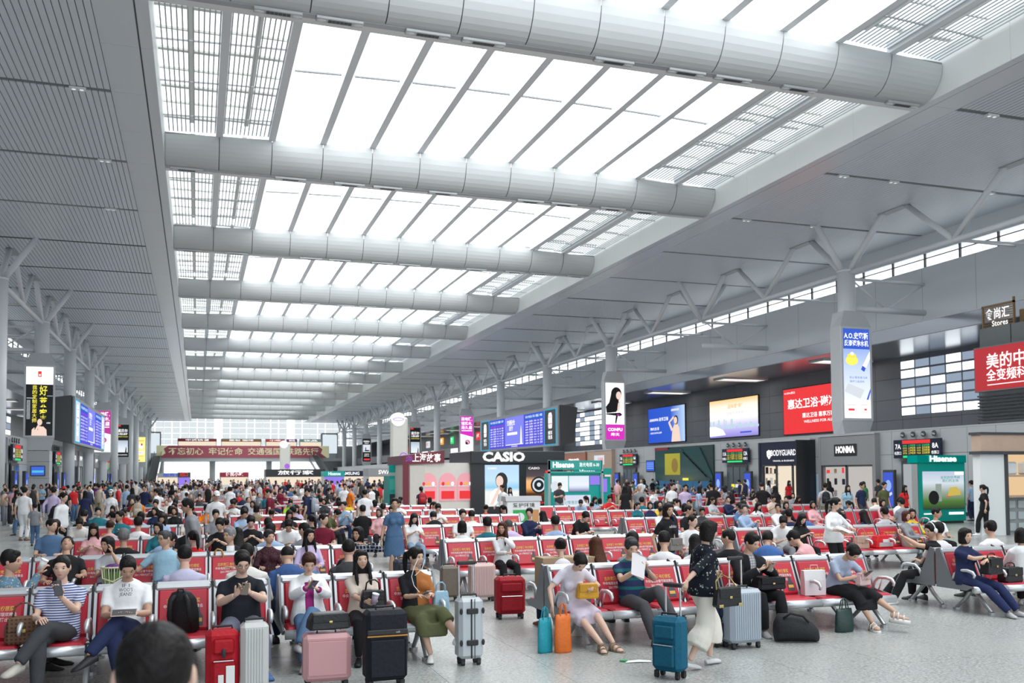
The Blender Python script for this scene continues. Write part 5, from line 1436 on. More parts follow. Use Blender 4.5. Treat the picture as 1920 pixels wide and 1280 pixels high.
    if st != 'none':
        if st in ('short', 'crew', 'grey', 'thin'):
            o = {'short': .004, 'crew': -.001, 'grey': .004, 'thin': -.003}[st]
            hb((0, .017, .029), (.083 + o, .101 + o, .100 + o), 20, 14)
            hb((0, -.030, .071), (.071, .054, .046))
            for q in (-1, 1): hb((q * .064, -.02, .035), (.018, .05, .05))
            if st == 'short': hb((0, -.040, .092), (.064, .048, .032)); hb((0, .03, .06), (.088, .082, .080))
        else:
            hb((0, .018, .028), (.087, .104, .103), 20, 14); hb((0, -.048, .084), (.066, .045, .030))
        if st in ('bob', 'long', 'pony', 'bun'): 
            hb((0, -.034, .070), (.073, .056, .050))
            for q in (-1, 1): hb((q * .066, -.022, .03), (.019, .052, .055))
        if st in ('bob', 'long'):
            rr = []
            for z, w, d, y in ((.06, .090, .098, .018), (.0, .095, .092, .018), (-.05, .097, .088, .018)) + (((-.10, .096, .078, .022), (-.128, .086, .06, .028)) if st == 'bob' else ((-.11, .100, .080, .028), (-.18, .108, .062, .045), (-.28, .100, .048, .075), (-.36, .075, .032, .095))):
                rr.append([V(w * math.cos(a), y + d * math.sin(a), z) for a in [2 * math.pi * i / 18 for i in range(18)]])
            e = MB(); e.loft(rr[::-1])
            m.add(xf(e.v, Rh, hc, hs), e.f)
            if st == 'long':
                for q in (-1, 1): ht([(q * .075, -.035, -.03), (q * .082, -.045, -.12), (q * .085, -.075, -.22), (q * .080, -.095, -.33)], [.020, .026, .026, .012], 8)
        if st == 'pony': hb((0, .118, .035), (.035, .035, .04)); ht([(0, .11, .04), (0, .16, .03), (0, .175, -.06), (0, .165, -.17), (0, .15, -.24)], [.02, .034, .036, .028, .008])
        if st == 'bun': hb((0, .118, .035), (.046, .042, .044))
        if st == 'cap': pass
        parts['hair'] = Job(m, .0105 if lod else .0155, 4 if lod else 3)
    if g('cap'):
        m = MB(); e = MB().ball((0, .012, .05), (.090, .108, .088), 18, 12); m.add(xf(e.v, Rh, hc, hs), e.f)
        e = MB(); e.loft([[V(-.07, -.08, .055), V(.07, -.08, .055), V(.07, -.08, .065), V(-.07, -.08, .065)], [V(-.045, -.17, .04), V(.045, -.17, .04), V(.045, -.17, .047), V(-.045, -.17, .047)]]); m.add(xf(e.v, Rh, hc, hs), e.f)
        parts['cap'] = m
    if g('glasses'):
        m = MB()
        for q in (-1, 1):
            c = [(q * .032 + .021 * math.cos(a), -.102, .003 + .017 * math.sin(a)) for a in [2 * math.pi * i / 12 for i in range(13)]]
            e = MB().tube(c, .0022, 5); m.add(xf(e.v, Rh, hc, hs), e.f)
            e = MB().tube([(q * .053, -.10, .006), (q * .078, -.03, .006), (q * .08, .02, .0)], .002, 5); m.add(xf(e.v, Rh, hc, hs), e.f)
        parts['glasses'] = m
    if g('headphones'):
        m = MB()
        e = MB().tube([(.088 * math.cos(a) * 1.05, .01, .01 + .118 * math.sin(a) * 1.06) for a in [math.pi * i / 12 for i in range(13)]], .011, 8); m.add(xf(e.v, Rh, hc, hs), e.f)
        for q in (-1, 1):
            e = MB().ball((q * .094, .01, .0), (.02, .036, .042), 12, 8); m.add(xf(e.v, Rh, hc, hs), e.f)
        parts['headphones'] = m
    sp['_arms'] = arms; sp['_hc'] = hc; sp['_cen'] = cen; sp['_legs'] = legs; sp['_sh'] = SH
    return parts

SPECS = {}
def spec(name, **k): SPECS[name] = k; return k
MATOF = {'body': None, 'hair': M_hair, 'glasses': M_shoe, 'cap': M_fab, 'headphones': M_gloss}
def finish_all():
    srcs = {n: person_src(sp) for n, sp in SPECS.items()}
    vl = _tmp.view_layers[0]; vl.update(); dg = vl.depsgraph
    for j in JOBS: j.done(dg)
    out = {}
    for n, parts in srcs.items():
        sp = SPECS[n]; res = {}
        for pn, p in parts.items():
            if isinstance(p, Job):
                v = p.v; f = p.f
                if hasattr(p, 'cutfront'):
                    c, lx, fy, w = p.cutfront
                    rel = v - c; front = (rel @ fy) < 0.0
                    bad = front & (np.abs(rel @ lx) < w + .0)
                    f = [q for q in f if not bad[q].all()]
                m = MB(); m.v = v.tolist(); m.f = [tuple(q) for q in f]; m.m = [0] * len(m.f)
                if p.extra: m.add(p.extra.v, p.extra.f); m.m[-len(p.extra.f):] = p.extra.m
            else: m = p
            base = pn.rstrip('_')
            mats = [M_skin, M_eye, M_lip] if base == 'body' else [sp.get('mats', {}).get(base, MATOF.get(base) or (M_shoe if base in ('shoe', 'sandal') else M_fab))]
            res[pn] = m.mesh(base, mats, smooth=True)
        out[n] = res
    return out
SKINS = [(.62, .40, .29), (.56, .35, .25), (.66, .44, .34), (.50, .30, .21)]
HAIRC = (.012, .010, .010)
def place(protos, name, x, y, rz, cols=None, label=None, group=None, scale=1.0, skin=None, z=0.0, cat='person'):
    r = empty('person', (x, y, z), math.radians(rz), label=label, cat=cat, group=group)
    r.scale = (scale,) * 3
    cols = cols or {}
    for pn, me in protos[name].items():
        b = pn.rstrip('_')
        c = (skin or SKINS[(int(x * 7) + int(y * 3)) % 4]) if b == 'body' else cols.get(b, HAIRC if b == 'hair' else (.03, .03, .03) if b in ('shoe', 'glasses', 'sandal') else cols.get('_', (.4, .4, .4)))
        put(b, me, r, color=c)
    return r
# ------------------------------------------------------------------ cloth patterns
def patmat(name, build, rough=.85):
    m = bpy.data.materials.new(name); m.use_nodes = True
    nt = m.node_tree; b = nt.nodes['Principled BSDF']; b.inputs['Roughness'].default_value = rough; b.inputs['Specular IOR Level'].default_value = .25
    tc = nt.nodes.new('ShaderNodeTexCoord'); sp = nt.nodes.new('ShaderNodeSeparateXYZ'); nt.links.new(tc.outputs['Object'], sp.inputs[0])
    def math_(op, a, b_=None):
        n = nt.nodes.new('ShaderNodeMath'); n.operation = op
        for i, q in enumerate((a, b_)):
            if q is None: continue
            if hasattr(q, 'node'): nt.links.new(q, n.inputs[i])
            else: n.inputs[i].default_value = q
        return n.outputs[0]
    def mix(fac, a, b_):
        n = nt.nodes.new('ShaderNodeMix'); n.data_type = 'RGBA'
        nt.links.new(fac, n.inputs[0])
        for i, q in ((6, a), (7, b_)):
            if hasattr(q, 'node'): nt.links.new(q, n.inputs[i])
            else: n.inputs[i].default_value = tuple(q) + (1,)
        return n.outputs[2]
    nt.links.new(build(nt, tc, sp, math_, mix), b.inputs['Base Color'])
    nz = nt.nodes.new('ShaderNodeTexNoise'); nz.inputs['Scale'].default_value = 11; nt.links.new(tc.outputs['Object'], nz.inputs['Vector'])
    bp = nt.nodes.new('ShaderNodeBump'); bp.inputs['Strength'].default_value = .35; bp.inputs['Distance'].default_value = .03
    nt.links.new(nz.outputs['Fac'], bp.inputs['Height']); nt.links.new(bp.outputs['Normal'], b.inputs['Normal'])
    MATS[name] = m
    return m
def bands(axis, freq, duty, c1, c2):
    def f(nt, tc, sp, M, mix): return mix(M('GREATER_THAN', M('FRACT', M('MULTIPLY', sp.outputs[axis], freq)), duty), c1, c2)
    return f
def plaid(c1, c2, fx, fz, w=.82):
    def f(nt, tc, sp, M, mix):
        a = M('GREATER_THAN', M('FRACT', M('MULTIPLY', sp.outputs[0], fx)), w); b = M('GREATER_THAN', M('FRACT', M('MULTIPLY', sp.outputs[2], fz)), w)
        return mix(M('MAXIMUM', a, b), c1, c2)
    return f
def spots(base, cols, scale, thr=.16):
    def f(nt, tc, sp, M, mix):
        v = nt.nodes.new('ShaderNodeTexVoronoi'); v.inputs['Scale'].default_value = scale; nt.links.new(tc.outputs['Object'], v.inputs['Vector'])
        s2 = nt.nodes.new('ShaderNodeSeparateColor'); nt.links.new(v.outputs['Color'], s2.inputs[0])
        c = mix(M('GREATER_THAN', s2.outputs[0], .55), cols[0], cols[1])
        return mix(M('LESS_THAN', v.outputs['Distance'], thr), base, c)
    return f
PM = {
    'stripe': patmat('blue_white_stripes', bands(2, 42, .5, (.62, .64, .70), (.07, .09, .26))),
    'tealstripe': patmat('navy_teal_bands', bands(2, 9, .68, (.018, .028, .085), (.01, .12, .13))),
    'split': patmat('black_rust_split', lambda nt, tc, sp, M, mix: mix(M('GREATER_THAN', sp.outputs[0], .0), (.012, .012, .014), (.36, .13, .035))),
    'floral': patmat('dark_floral', spots((.008, .010, .018), ((.42, .42, .40), (.12, .20, .13)), 26, .26)),
    'floralblue': patmat('blue_orange_floral', spots((.10, .20, .28), ((.50, .32, .14), (.55, .5, .42)), 30, .3)),
    'redprint': patmat('dark_red_print', spots((.05, .018, .026), ((.16, .05, .05), (.10, .07, .08)), 40, .3)),
    'plaid': patmat('navy_white_plaid', plaid((.012, .016, .035), (.40, .43, .48), 17, 17)),
    'check': patmat('pale_check', plaid((.50, .49, .50), (.10, .11, .13), 30, 30, .85)),
    'denim': patmat('worn_denim', lambda nt, tc, sp, M, mix: mix((lambda n: (n.inputs['Scale'].__setattr__('default_value', 6), nt.links.new(tc.outputs['Object'], n.inputs['Vector']), n.outputs['Fac'])[2])(nt.nodes.new('ShaderNodeTexNoise')), (.045, .095, .19), (.10, .19, .33))),
    'sweater': patmat('striped_sweater', bands(2, 13, .62, (.10, .05, .07), (.045, .05, .09))),
    'bw': patmat('black_white_stripes', bands(2, 22, .5, (.72, .72, .72), (.02, .02, .022))),
    'brown3': patmat('white_brown_bands', bands(2, 11, .8, (.74, .72, .68), (.42, .24, .10))),
    'pinkcheck': patmat('red_white_check', plaid((.74, .68, .70), (.45, .06, .12), 20, 20, .6)),
    'track': patmat('black_side_stripe', bands(0, 9, .8, (.015, .015, .017), (.6, .6, .6))),
}
CO = {'white': (.78, .79, .80), 'offwhite': (.70, .68, .64), 'black': (.014, .014, .016), 'charcoal': (.05, .052, .057), 'grey': (.25, .26, .28), 'ltgrey': (.48, .49, .52), 'navy': (.018, .027, .075), 'blue': (.055, .14, .36), 'ltblue': (.33, .45, .64), 'denim': (.08, .15, .27), 'ltdenim': (.26, .37, .50), 'sky': (.30, .48, .60), 'red': (.60, .025, .03), 'maroon': (.16, .012, .03), 'orange': (.80, .20, .02), 'yellow': (.72, .50, .04), 'green': (.06, .28, .10), 'lime': (.35, .62, .05), 'olive': (.10, .11, .05), 'khaki': (.33, .28, .18), 'beige': (.58, .49, .42), 'pink': (.72, .40, .42), 'magenta': (.30, .025, .17), 'purple': (.14, .03, .19), 'lilac': (.55, .45, .66), 'teal': (.02, .16, .20), 'brown': (.16, .08, .045), 'rust': (.36, .13, .035), 'silver': (.60, .60, .61), 'cream': (.74, .70, .62)}
ANK = .085
sit_x = dict(pose='sit', lod=1)
# ---- front row, in detail
spec('striped', **sit_x, h=1.73, top='short', L=(.03, -.27, .90), Ld=(-.3, -.2, 1), Ln=(-.3, -1, 0), R=(-.14, -.30, .69), head=(4, -4, 0), lean=20, bend=-14, legR=(-.13, -.52, ANK), legL=(-.28, -.62, .33), legLp=(-.2, -1, 1.2), footL=(-.5, -.8, -.1), hair='crew', mats={'shirt': PM['stripe']}, curl=.7)
spec('white_tee', **sit_x, h=1.74, top='short', R=(-.10, -.30, .70), L=(.11, -.31, .70), Rn=(0, 0, 1), Ln=(0, 0, 1), Rd=(.5, -1, 0), Ld=(-.5, -1, 0), head=(30, 6, 0), lean=18, bend=-16, legL=(-.30, -.60, .36), legLp=(0, -1, 1.3), footL=(-.8, -.5, -.3), legR=(-.02, -.46, ANK), hair='crew', eyes=.4, curl=.5)
spec('black_tee', **sit_x, h=1.72, fat=1.13, top='short', R=(-.08, -.32, .84), L=(.07, -.33, .86), Rn=(.3, -.4, .6), Ln=(-.3, -.4, .6), Rd=(.6, -.3, .7), Ld=(-.6, -.3, .7), Rp=(-1, .3, -1), Lp=(1, .3, -1), head=(20, 6, 0), lean=18, bend=-14, legR=(-.22, -.50, ANK), legL=(.22, -.48, ANK), hair='short', glasses=1, eyes=.5, curl=.8)
spec('white_jacket', **sit_x, h=1.62, sex='f', top='long', jacket=.93, jopen=.06, R=(-.05, -.29, .86), L=(.06, -.30, .84), Rn=(.2, -.3, .6), Ln=(-.2, -.3, .6), Rd=(.6, -.3, .6), Ld=(-.7, -.3, .5), Rp=(-1, .2, -1), Lp=(1, .2, -1), head=(24, 0, 0), lean=18, bend=-14, legL=(-.16, -.58, .30), legLp=(0, -1, 1.2), legR=(-.10, -.50, ANK), hair='bun', eyes=.4, curl=.8)
spec('long_hair', **sit_x, h=1.60, sex='f', top='half', R=(-.02, -.31, .68), L=(.10, -.31, .68), Rn=(.6, 0, .2), Ln=(-.6, 0, .2), Rd=(.8, -.6, 0), Ld=(-.8, -.6, 0), head=(-2, 6, -3), lean=18, bend=-10, legR=(-.10, -.36, ANK), legL=(.12, -.52, ANK), hair='long', curl=.7, loose=.008)
spec('rust_tee', **sit_x, h=1.62, sex='f', top='half', R=(-.04, -.30, .72), L=(.10, -.29, .73), Rn=(.2, 0, -1), Ln=(-.2, 0, -1), Rd=(.8, -.6, 0), Ld=(-.5, -.8, 0), head=(4, 36, 0), lean=14, bottom='skirt', hem=.62, legR=(.06, -.46, ANK), legL=(.34, -.66, .26), legLp=(.2, -1, 1), footL=(.7, -.7, -.2), hair='pony', mats={'shirt': PM['split']})
spec('lilac_dress', **sit_x, h=1.60, sex='f', top='short', R=(-.33, -.22, .50), Rp=(-1, .6, 0), Rd=(-.1, -.1, -1), L=(.16, -.27, .73), Ln=(0, 0, -1), Ld=(-.5, -.8, -.2), Lp=(1, .3, -.6), head=(46, 4, 0), lean=-6, bend=-22, bottom='skirt', hem=.30, legR=(.12, -.66, ANK), legL=(.28, -.62, ANK), shoes='sandal', hair='bun', eyes=.3)
spec('reader', **sit_x, h=1.70, top='short', R=(-.08, -.31, .90), L=(.06, -.31, .88), Rn=(.3, -.3, .6), Ln=(-.3, -.3, .6), Rd=(.5, -.4, .7), Ld=(-.6, -.4, .6), Rp=(-1, .2, -1), Lp=(1, .2, -1), head=(16, -4, 0), lean=16, bend=-12, legR=(.02, -.54, ANK), legL=(.26, -.60, .30), legLp=(0, -1, 1.2), footL=(.7, -.6, -.4), hair='short', eyes=.6, curl=.9, mats={'shirt': PM['tealstripe']})
spec('floral_blouse', pose='stand', lod=1, h=1.58, sex='f', top='three', R=(-.22, .45, .90), Rp=(-.6, 1, 0), Rd=(0, .3, -1), Rn=(1, 0, 0), L=(.10, -.22, .98), Lp=(1, .6, -.6), head=(10, -12, 0), lean=-3, bottom='culottes', legR=(-.07, .24, ANK + .02), legL=(.08, -.14, ANK), shoes='flat', hair='bob', curl=1.0, mats={'shirt': PM['floral']}, footR=(0, -1, -.2), footL=(.1, -1, 0), flare=.03)
spec('black_jacket', **sit_x, h=1.76, top='long', jacket=.97, jopen=.05, R=(-.05, -.36, .84), L=(.10, -.37, .85), Rn=(.3, -.3, .6), Ln=(-.3, -.3, .6), Rd=(.7, -.5, .4), Ld=(-.5, -.6, .5), Rp=(-1, .3, -1), Lp=(1, .3, -1), head=(22, 18, 0), lean=0, legR=(-.02, -.40, ANK), legL=(.26, -.40, ANK), hair='short', eyes=.4, curl=.8, mats={'shirt': PM['check']})
spec('grey_top', **sit_x, h=1.62, sex='f', top='short', R=(.04, -.40, .70), L=(.16, -.40, .72), Rn=(.2, -.3, .6), Ln=(-.2, -.3, .6), Rp=(-1, .3, -.7), Lp=(1, .3, -.7), head=(48, 14, 0), lean=-16, bend=-16, bottom='skirt', hem=.60, legR=(.16, -.52, ANK + .02), legL=(.42, -.66, .24), legLp=(.3, -1, 1), footL=(.7, -.7, -.1), shoes='sandal', sole=.05, hair='bun', eyes=.3, curl=.8)
spec('navy_tee', **sit_x, h=1.62, sex='f', top='short', R=(.16, -.30, .84), L=(.05, -.34, .80), Rp=(-1, -.2, -.6), Lp=(1, -.2, -.6), Rd=(1, -.1, 0), Ld=(-1, -.2, -.3), Rn=(0, 0, -1), Ln=(0, 0, -1), head=(4, 4, 0), lean=6, legR=(.14, -.62, ANK), legL=(.36, -.56, ANK), hair='bob')
spec('headphone', **sit_x, h=1.70, top='short', R=(-.14, -.36, 1.05), L=(.02, -.38, 1.05), Rn=(.3, -.3, .6), Ln=(-.3, -.3, .6), Rp=(-1, 0, -1), Lp=(1, 0, -1), head=(12, 20, 0), lean=12, legR=(-.1, -.7, ANK), legL=(.12, -.6, ANK), hair='short', headphones=1, curl=.9, mats={'trousers': PM['track']})
spec('front_head', pose='stand', lod=1, h=1.77, top='short', hair='thin', head=(6, 0, 0))
# ---- second ranks, in detail
spec('back_shirt', **sit_x, h=1.72, top='long', fat=1.06, hair='crew', head=(6, 0, 0), lean=-4)
spec('back_bowed', **sit_x, h=1.70, top='long', hair='thin', head=(34, 0, 0), lean=-14, bend=-12)
spec('cup_man', **sit_x, h=1.70, top='long', hair='short', R=(-.02, -.30, 1.02), Rp=(-1, .3, -1), Rd=(.2, -.4, .9), head=(2, 0, 0), lean=4, mats={'shirt': PM['floralblue']}, curl=.9)
spec('sleeper', **sit_x, h=1.72, top='short', head=(-48, -12, 0), lean=26, hair='short', R=(-.26, -.10, .62), L=(.16, -.28, .70), legR=(-.2, -.6, ANK), legL=(.2, -.6, ANK), eyes=.2, pz=.485)
spec('chin_hand', **sit_x, h=1.58, sex='f', top='short', L=(.05, -.16, 1.0), Lp=(.6, -1, -1), Ld=(-.2, .2, 1), R=(-.02, -.34, .78), head=(4, -42, 0), lean=-2, bottom='skirt', hem=.6, hair='bob')
spec('arm_rest', **sit_x, h=1.72, top='short', R=(-.50, .10, .92), Rp=(-.5, .2, -1), Rd=(-.5, -.2, -1), L=(.1, -.3, .66), head=(2, -64, 0), lean=8, twist=-20, hair='thin', glasses=1)
spec('old_man', **sit_x, h=1.68, top='long', jacket=.97, jopen=.07, R=(-.12, -.34, .70), L=(.05, -.36, .70), head=(4, -46, 0), lean=4, hair='short')
spec('print_woman', **sit_x, h=1.56, sex='f', top='long', head=(0, 24, 0), lean=4, hair='short', mats={'shirt': PM['redprint']})
spec('lilac_shirt', **sit_x, h=1.58, sex='f', top='long', head=(2, 22, 0), lean=4, hair='long')
spec('plaid_shirt', **sit_x, h=1.62, sex='f', top='long', R=(-.05, -.24, .98), L=(.16, -.26, .98), Rp=(-1, 0, -.2), Lp=(1, 0, -.4), Rd=(.9, -.2, 0), Ld=(-.8, -.2, .3), head=(2, -46, 0), lean=-2, hair='bob', mats={'shirt': PM['plaid']})
spec('denim_dress', pose='stand', lod=1, h=1.62, sex='f', top='short', bottom='dress', hem=.46, hw=.225, head=(-4, -18, 0), hair='short', R=(-.26, .02, .78), L=(.26, .02, .78), mats={'shirt': PM['denim'], 'skirt': PM['denim']})
spec('logo_tee', pose='stand', lod=1, h=1.60, sex='f', top='short', head=(6, -10, 0), hair='bob', R=(-.24, .0, .80), L=(.22, -.10, .82), mats={'jeans': PM['denim']}, bottom='jeans')
spec('chest_hand', **sit_x, h=1.60, sex='f', top='long', L=(-.04, -.18, .95), Lp=(1, -.4, -1), Ld=(-1, -.1, .2), R=(-.05, -.36, .70), head=(4, -36, 0), lean=4, hair='long')
spec('white_blouse', pose='stand', lod=1, h=1.62, sex='f', top='three', R=(-.14, -.30, 1.0), L=(.22, -.28, 1.02), Rp=(-1, .4, -.5), Lp=(1, .4, -.5), head=(6, 24, 0), hair='pony', glasses=1, flare=.035)
# ---- plainer figures used again and again
spec('sm_phone', pose='sit', R=(-.06, -.33, .84), L=(.07, -.33, .84), Rp=(-1, .3, -1), Lp=(1, .3, -1), head=(26, 0, 0), lean=4, eyes=.5, curl=.8)
spec('sm_lap', pose='sit', head=(6, 0, 0), lean=8)
spec('sm_turn', pose='sit', head=(2, 48, 0), lean=4, hair='crew')
spec('sm_bow', pose='sit', head=(40, -8, 0), lean=-14, bend=-14, R=(-.04, -.42, .70), L=(.1, -.42, .70))
spec('sm_jacket', pose='sit', top='long', head=(0, -40, 0), lean=2, R=(-.02, -.32, .82), L=(.08, -.34, .82))
spec('sf_phone', pose='sit', sex='f', h=1.60, R=(-.05, -.31, .80), L=(.06, -.31, .80), Rp=(-1, .3, -1), Lp=(1, .3, -1), head=(24, 4, 0), lean=4, hair='long', eyes=.5)
spec('sf_lap', pose='sit', sex='f', h=1.58, head=(2, -20, 0), hair='bob', top='long')
spec('sf_pony', pose='sit', sex='f', h=1.60, head=(10, 24, 0), hair='pony')
spec('sf_bun', pose='sit', sex='f', h=1.60, head=(18, -10, 0), hair='bun', top='half')
spec('tm_stand', pose='stand', head=(4, 0, 0))
spec('tm_phone', pose='stand', head=(26, 0, 0), R=(-.08, -.30, 1.12), Rp=(-1, .3, -1), L=(.16, -.26, 1.0), eyes=.5)
spec('tm_hip', pose='stand', head=(8, 0, 0), R=(-.20, -.02, 1.0), Rp=(-1, .9, -.2), top='short', hair='short', lean=-6)
spec('tm_walk', pose='stand', head=(2, 0, 0), legR=(-.08, .28, .12), legL=(.08, -.26, ANK), R=(-.25, -.18, .85), L=(.25, .15, .84), footR=(0, -1, -.4), top='long')
spec('tm_tee', pose='stand', head=(10, 20, 0), hair='crew', R=(-.1, -.28, 1.02), Rp=(-1, .3, -1))
spec('tm_shorts', pose='stand', bottom='shorts', head=(0, 0, 0))
spec('tf_stand', pose='stand', sex='f', h=1.62, hair='long', head=(6, 10, 0))
spec('tf_walk', pose='stand', sex='f', h=1.62, hair='pony', legR=(-.07, .22, .11), legL=(.07, -.2, ANK), R=(-.2, -.15, .86), L=(.2, .12, .84), loose=.03)
spec('tf_phone', pose='stand', sex='f', h=1.60, hair='bob', head=(20, 0, 0), R=(-.06, -.28, 1.05), Rp=(-1, .3, -1), L=(.07, -.28, 1.0), Lp=(1, .3, -1), eyes=.5)
spec('tf_dress', pose='stand', sex='f', h=1.60, hair='long', bottom='dress', hem=.42)
spec('tf_cap', pose='stand', sex='f', h=1.62, hair='bob', cap=1, head=(8, 0, 0), loose=.035)
spec('tm_cap', pose='stand', hair='crew', cap=1, head=(14, 0, 0))
PR = finish_all()

def C_(**k): return {a: (CO[b] if isinstance(b, str) else b) for a, b in k.items()}
G1 = None
ppl = [
 ('striped', -1.30, 10.49, 0, C_(shirt='white', trousers='charcoal', shoe=(.45, .43, .38)), 'person in blue striped polo holding up a dark phone, legs crossed', 1),
 ('white_tee', -.68, 10.49, 0, C_(shirt='white', trousers='navy', shoe='black'), 'person in printed white tee and navy jeans looking down at a tablet', 1),
 ('black_tee', .46, 10.49, 0, C_(shirt=(.012, .014, .02), trousers=(.14, .15, .20), shoe='blue'), 'stout person in black tee and grey trousers typing on a phone', 1),
 ('white_jacket', 1.19, 10.69, 0, C_(shirt='magenta', jacket='white', trousers=(.10, .19, .33), hair=(.045, .017, .010), shoe=(.35, .35, .35)), 'person in open white jacket over magenta dress with phone', 1),
 ('long_hair', 1.79, 10.69, 0, C_(shirt='beige', trousers='black', shoe='black'), 'person with very long black hair in beige blouse holding a cup', 1),
 ('rust_tee', 2.41, 10.69, 0, C_(shirt='rust', skirt='olive', shoe=(.75, .74, .72)), 'person in half black half rust tee with earphones and white sneakers', 1),
 ('lilac_dress', 4.36, 10.74, 0, C_(shirt=(.66, .62, .70), skirt=(.62, .55, .66), sandal=(.20, .16, .11)), 'person in pale lilac dress bowing over a yellow bag', 1),
 ('reader', 5.20, 10.74, 0, C_(trousers=(.075, .075, .082), shoe='black', hair=(.04, .04, .042)), 'seated person in navy teal tee reading white papers, legs crossed', 1),
 ('floral_blouse', 5.16, 8.95, 98, C_(culottes='cream', shoe='silver'), 'standing person in dark floral blouse and white culottes pulling a suitcase', 1),
 ('black_jacket', 6.86, 10.74, 0, C_(jacket='black', trousers='black', shoe=(.35, .35, .36)), 'person in black zip jacket over checked shirt with phone on the right bench', 1),
 ('grey_top', 8.24, 10.74, 0, C_(shirt=(.36, .42, .54), skirt='black', sandal=(.66, .64, .62)), 'person in pale blue top and black skirt bent over a phone', 1),
 ('navy_tee', 10.80, 11.07, 0, C_(shirt='navy', trousers=(.022, .032, .095), shoe=(.42, .42, .43)), 'person in navy tee and navy trousers hugging a black bag', 1),
 ('headphone', 10.98, 12.02, -112, C_(shirt='black', headphones='white', shoe='white'), 'person wearing white headphones and black tee holding a phone sideways', 1),
 ('front_head', -.085, 2.15, 180, C_(shirt='grey'), 'person seen from behind close to the camera, only dark head showing', 1),
 ('cup_man', -1.92, 11.45, 78, C_(trousers='charcoal'), 'person in blue and orange floral shirt drinking from a paper cup', 1),
 ('back_shirt', -.13, 11.41, 180, C_(shirt=(.50, .50, .66), trousers='black'), 'person seen from behind in pale violet shirt, cropped black hair', 1),
 ('back_shirt', .56, 11.41, 180, C_(shirt='offwhite', trousers='black'), 'person seen from behind in ribbed white shirt behind the stout phone user', 1),
 ('back_bowed', 1.06, 11.61, 180, C_(shirt=(.045, .10, .26), trousers='navy'), 'person seen from behind in dotted blue shirt with bowed head', 1),
 ('back_shirt', 1.78, 11.61, 176, C_(shirt='charcoal', trousers='black'), 'person seen from behind with large black backpack, dark shirt', 1),
 ('sleeper', -1.74, 14.64, 10, C_(shirt='black', trousers='black'), 'person in black tee sleeping with head thrown back', 1),
 ('chin_hand', -1.19, 14.64, 0, C_(shirt='ltgrey', skirt='purple'), 'person in grey tee and purple skirt resting chin on hand', 1),
 ('arm_rest', -.42, 14.64, 14, C_(shirt='sky', trousers='denim', hair=(.06, .06, .06)), 'person in light blue tee stretching an arm along the seat back', 1),
 ('old_man', .50, 15.34, 0, C_(shirt='white', jacket='black', trousers='navy', hair=(.22, .22, .23)), 'grey haired person in black jacket over white shirt with a hooked umbrella', 1),
 ('print_woman', 1.08, 15.34, 0, C_(trousers='black', hair=(.03, .028, .028)), 'older person in dark red patterned blouse gazing right', 1),
 ('lilac_shirt', 1.70, 15.34, 0, C_(shirt='lilac', trousers='ltdenim'), 'person in lilac shirt with long hair and pale jeans', 1),
 ('plaid_shirt', 2.50, 15.34, 0, C_(trousers='denim'), 'person in navy and white plaid shirt turning left with phone', 1),
 ('chest_hand', 5.19, 15.99, 0, C_(shirt='white', trousers='black', hair=(.06, .022, .012)), 'person in white shirt with brown hair, one hand at the chest', 1),
 ('denim_dress', 3.75, 18.6, 8, C_(shoe='white'), 'standing person in short sleeved denim dress in the middle aisle', 1),
 ('logo_tee', 7.4, 16.0 - 2.0, 20, C_(shirt='black', jeans='ltdenim', hair=(.02, .014, .012)), 'standing person in black lettered tee with grey shoulder bag', 1),
 ('white_blouse', 11.25, 14.7, 10, C_(shirt='white', trousers='black'), 'standing person in loose white blouse and glasses holding papers', 1),
]
for n, x, y, rz, c, lb, _ in ppl: place(PR, n, x, y, rz, c, lb)
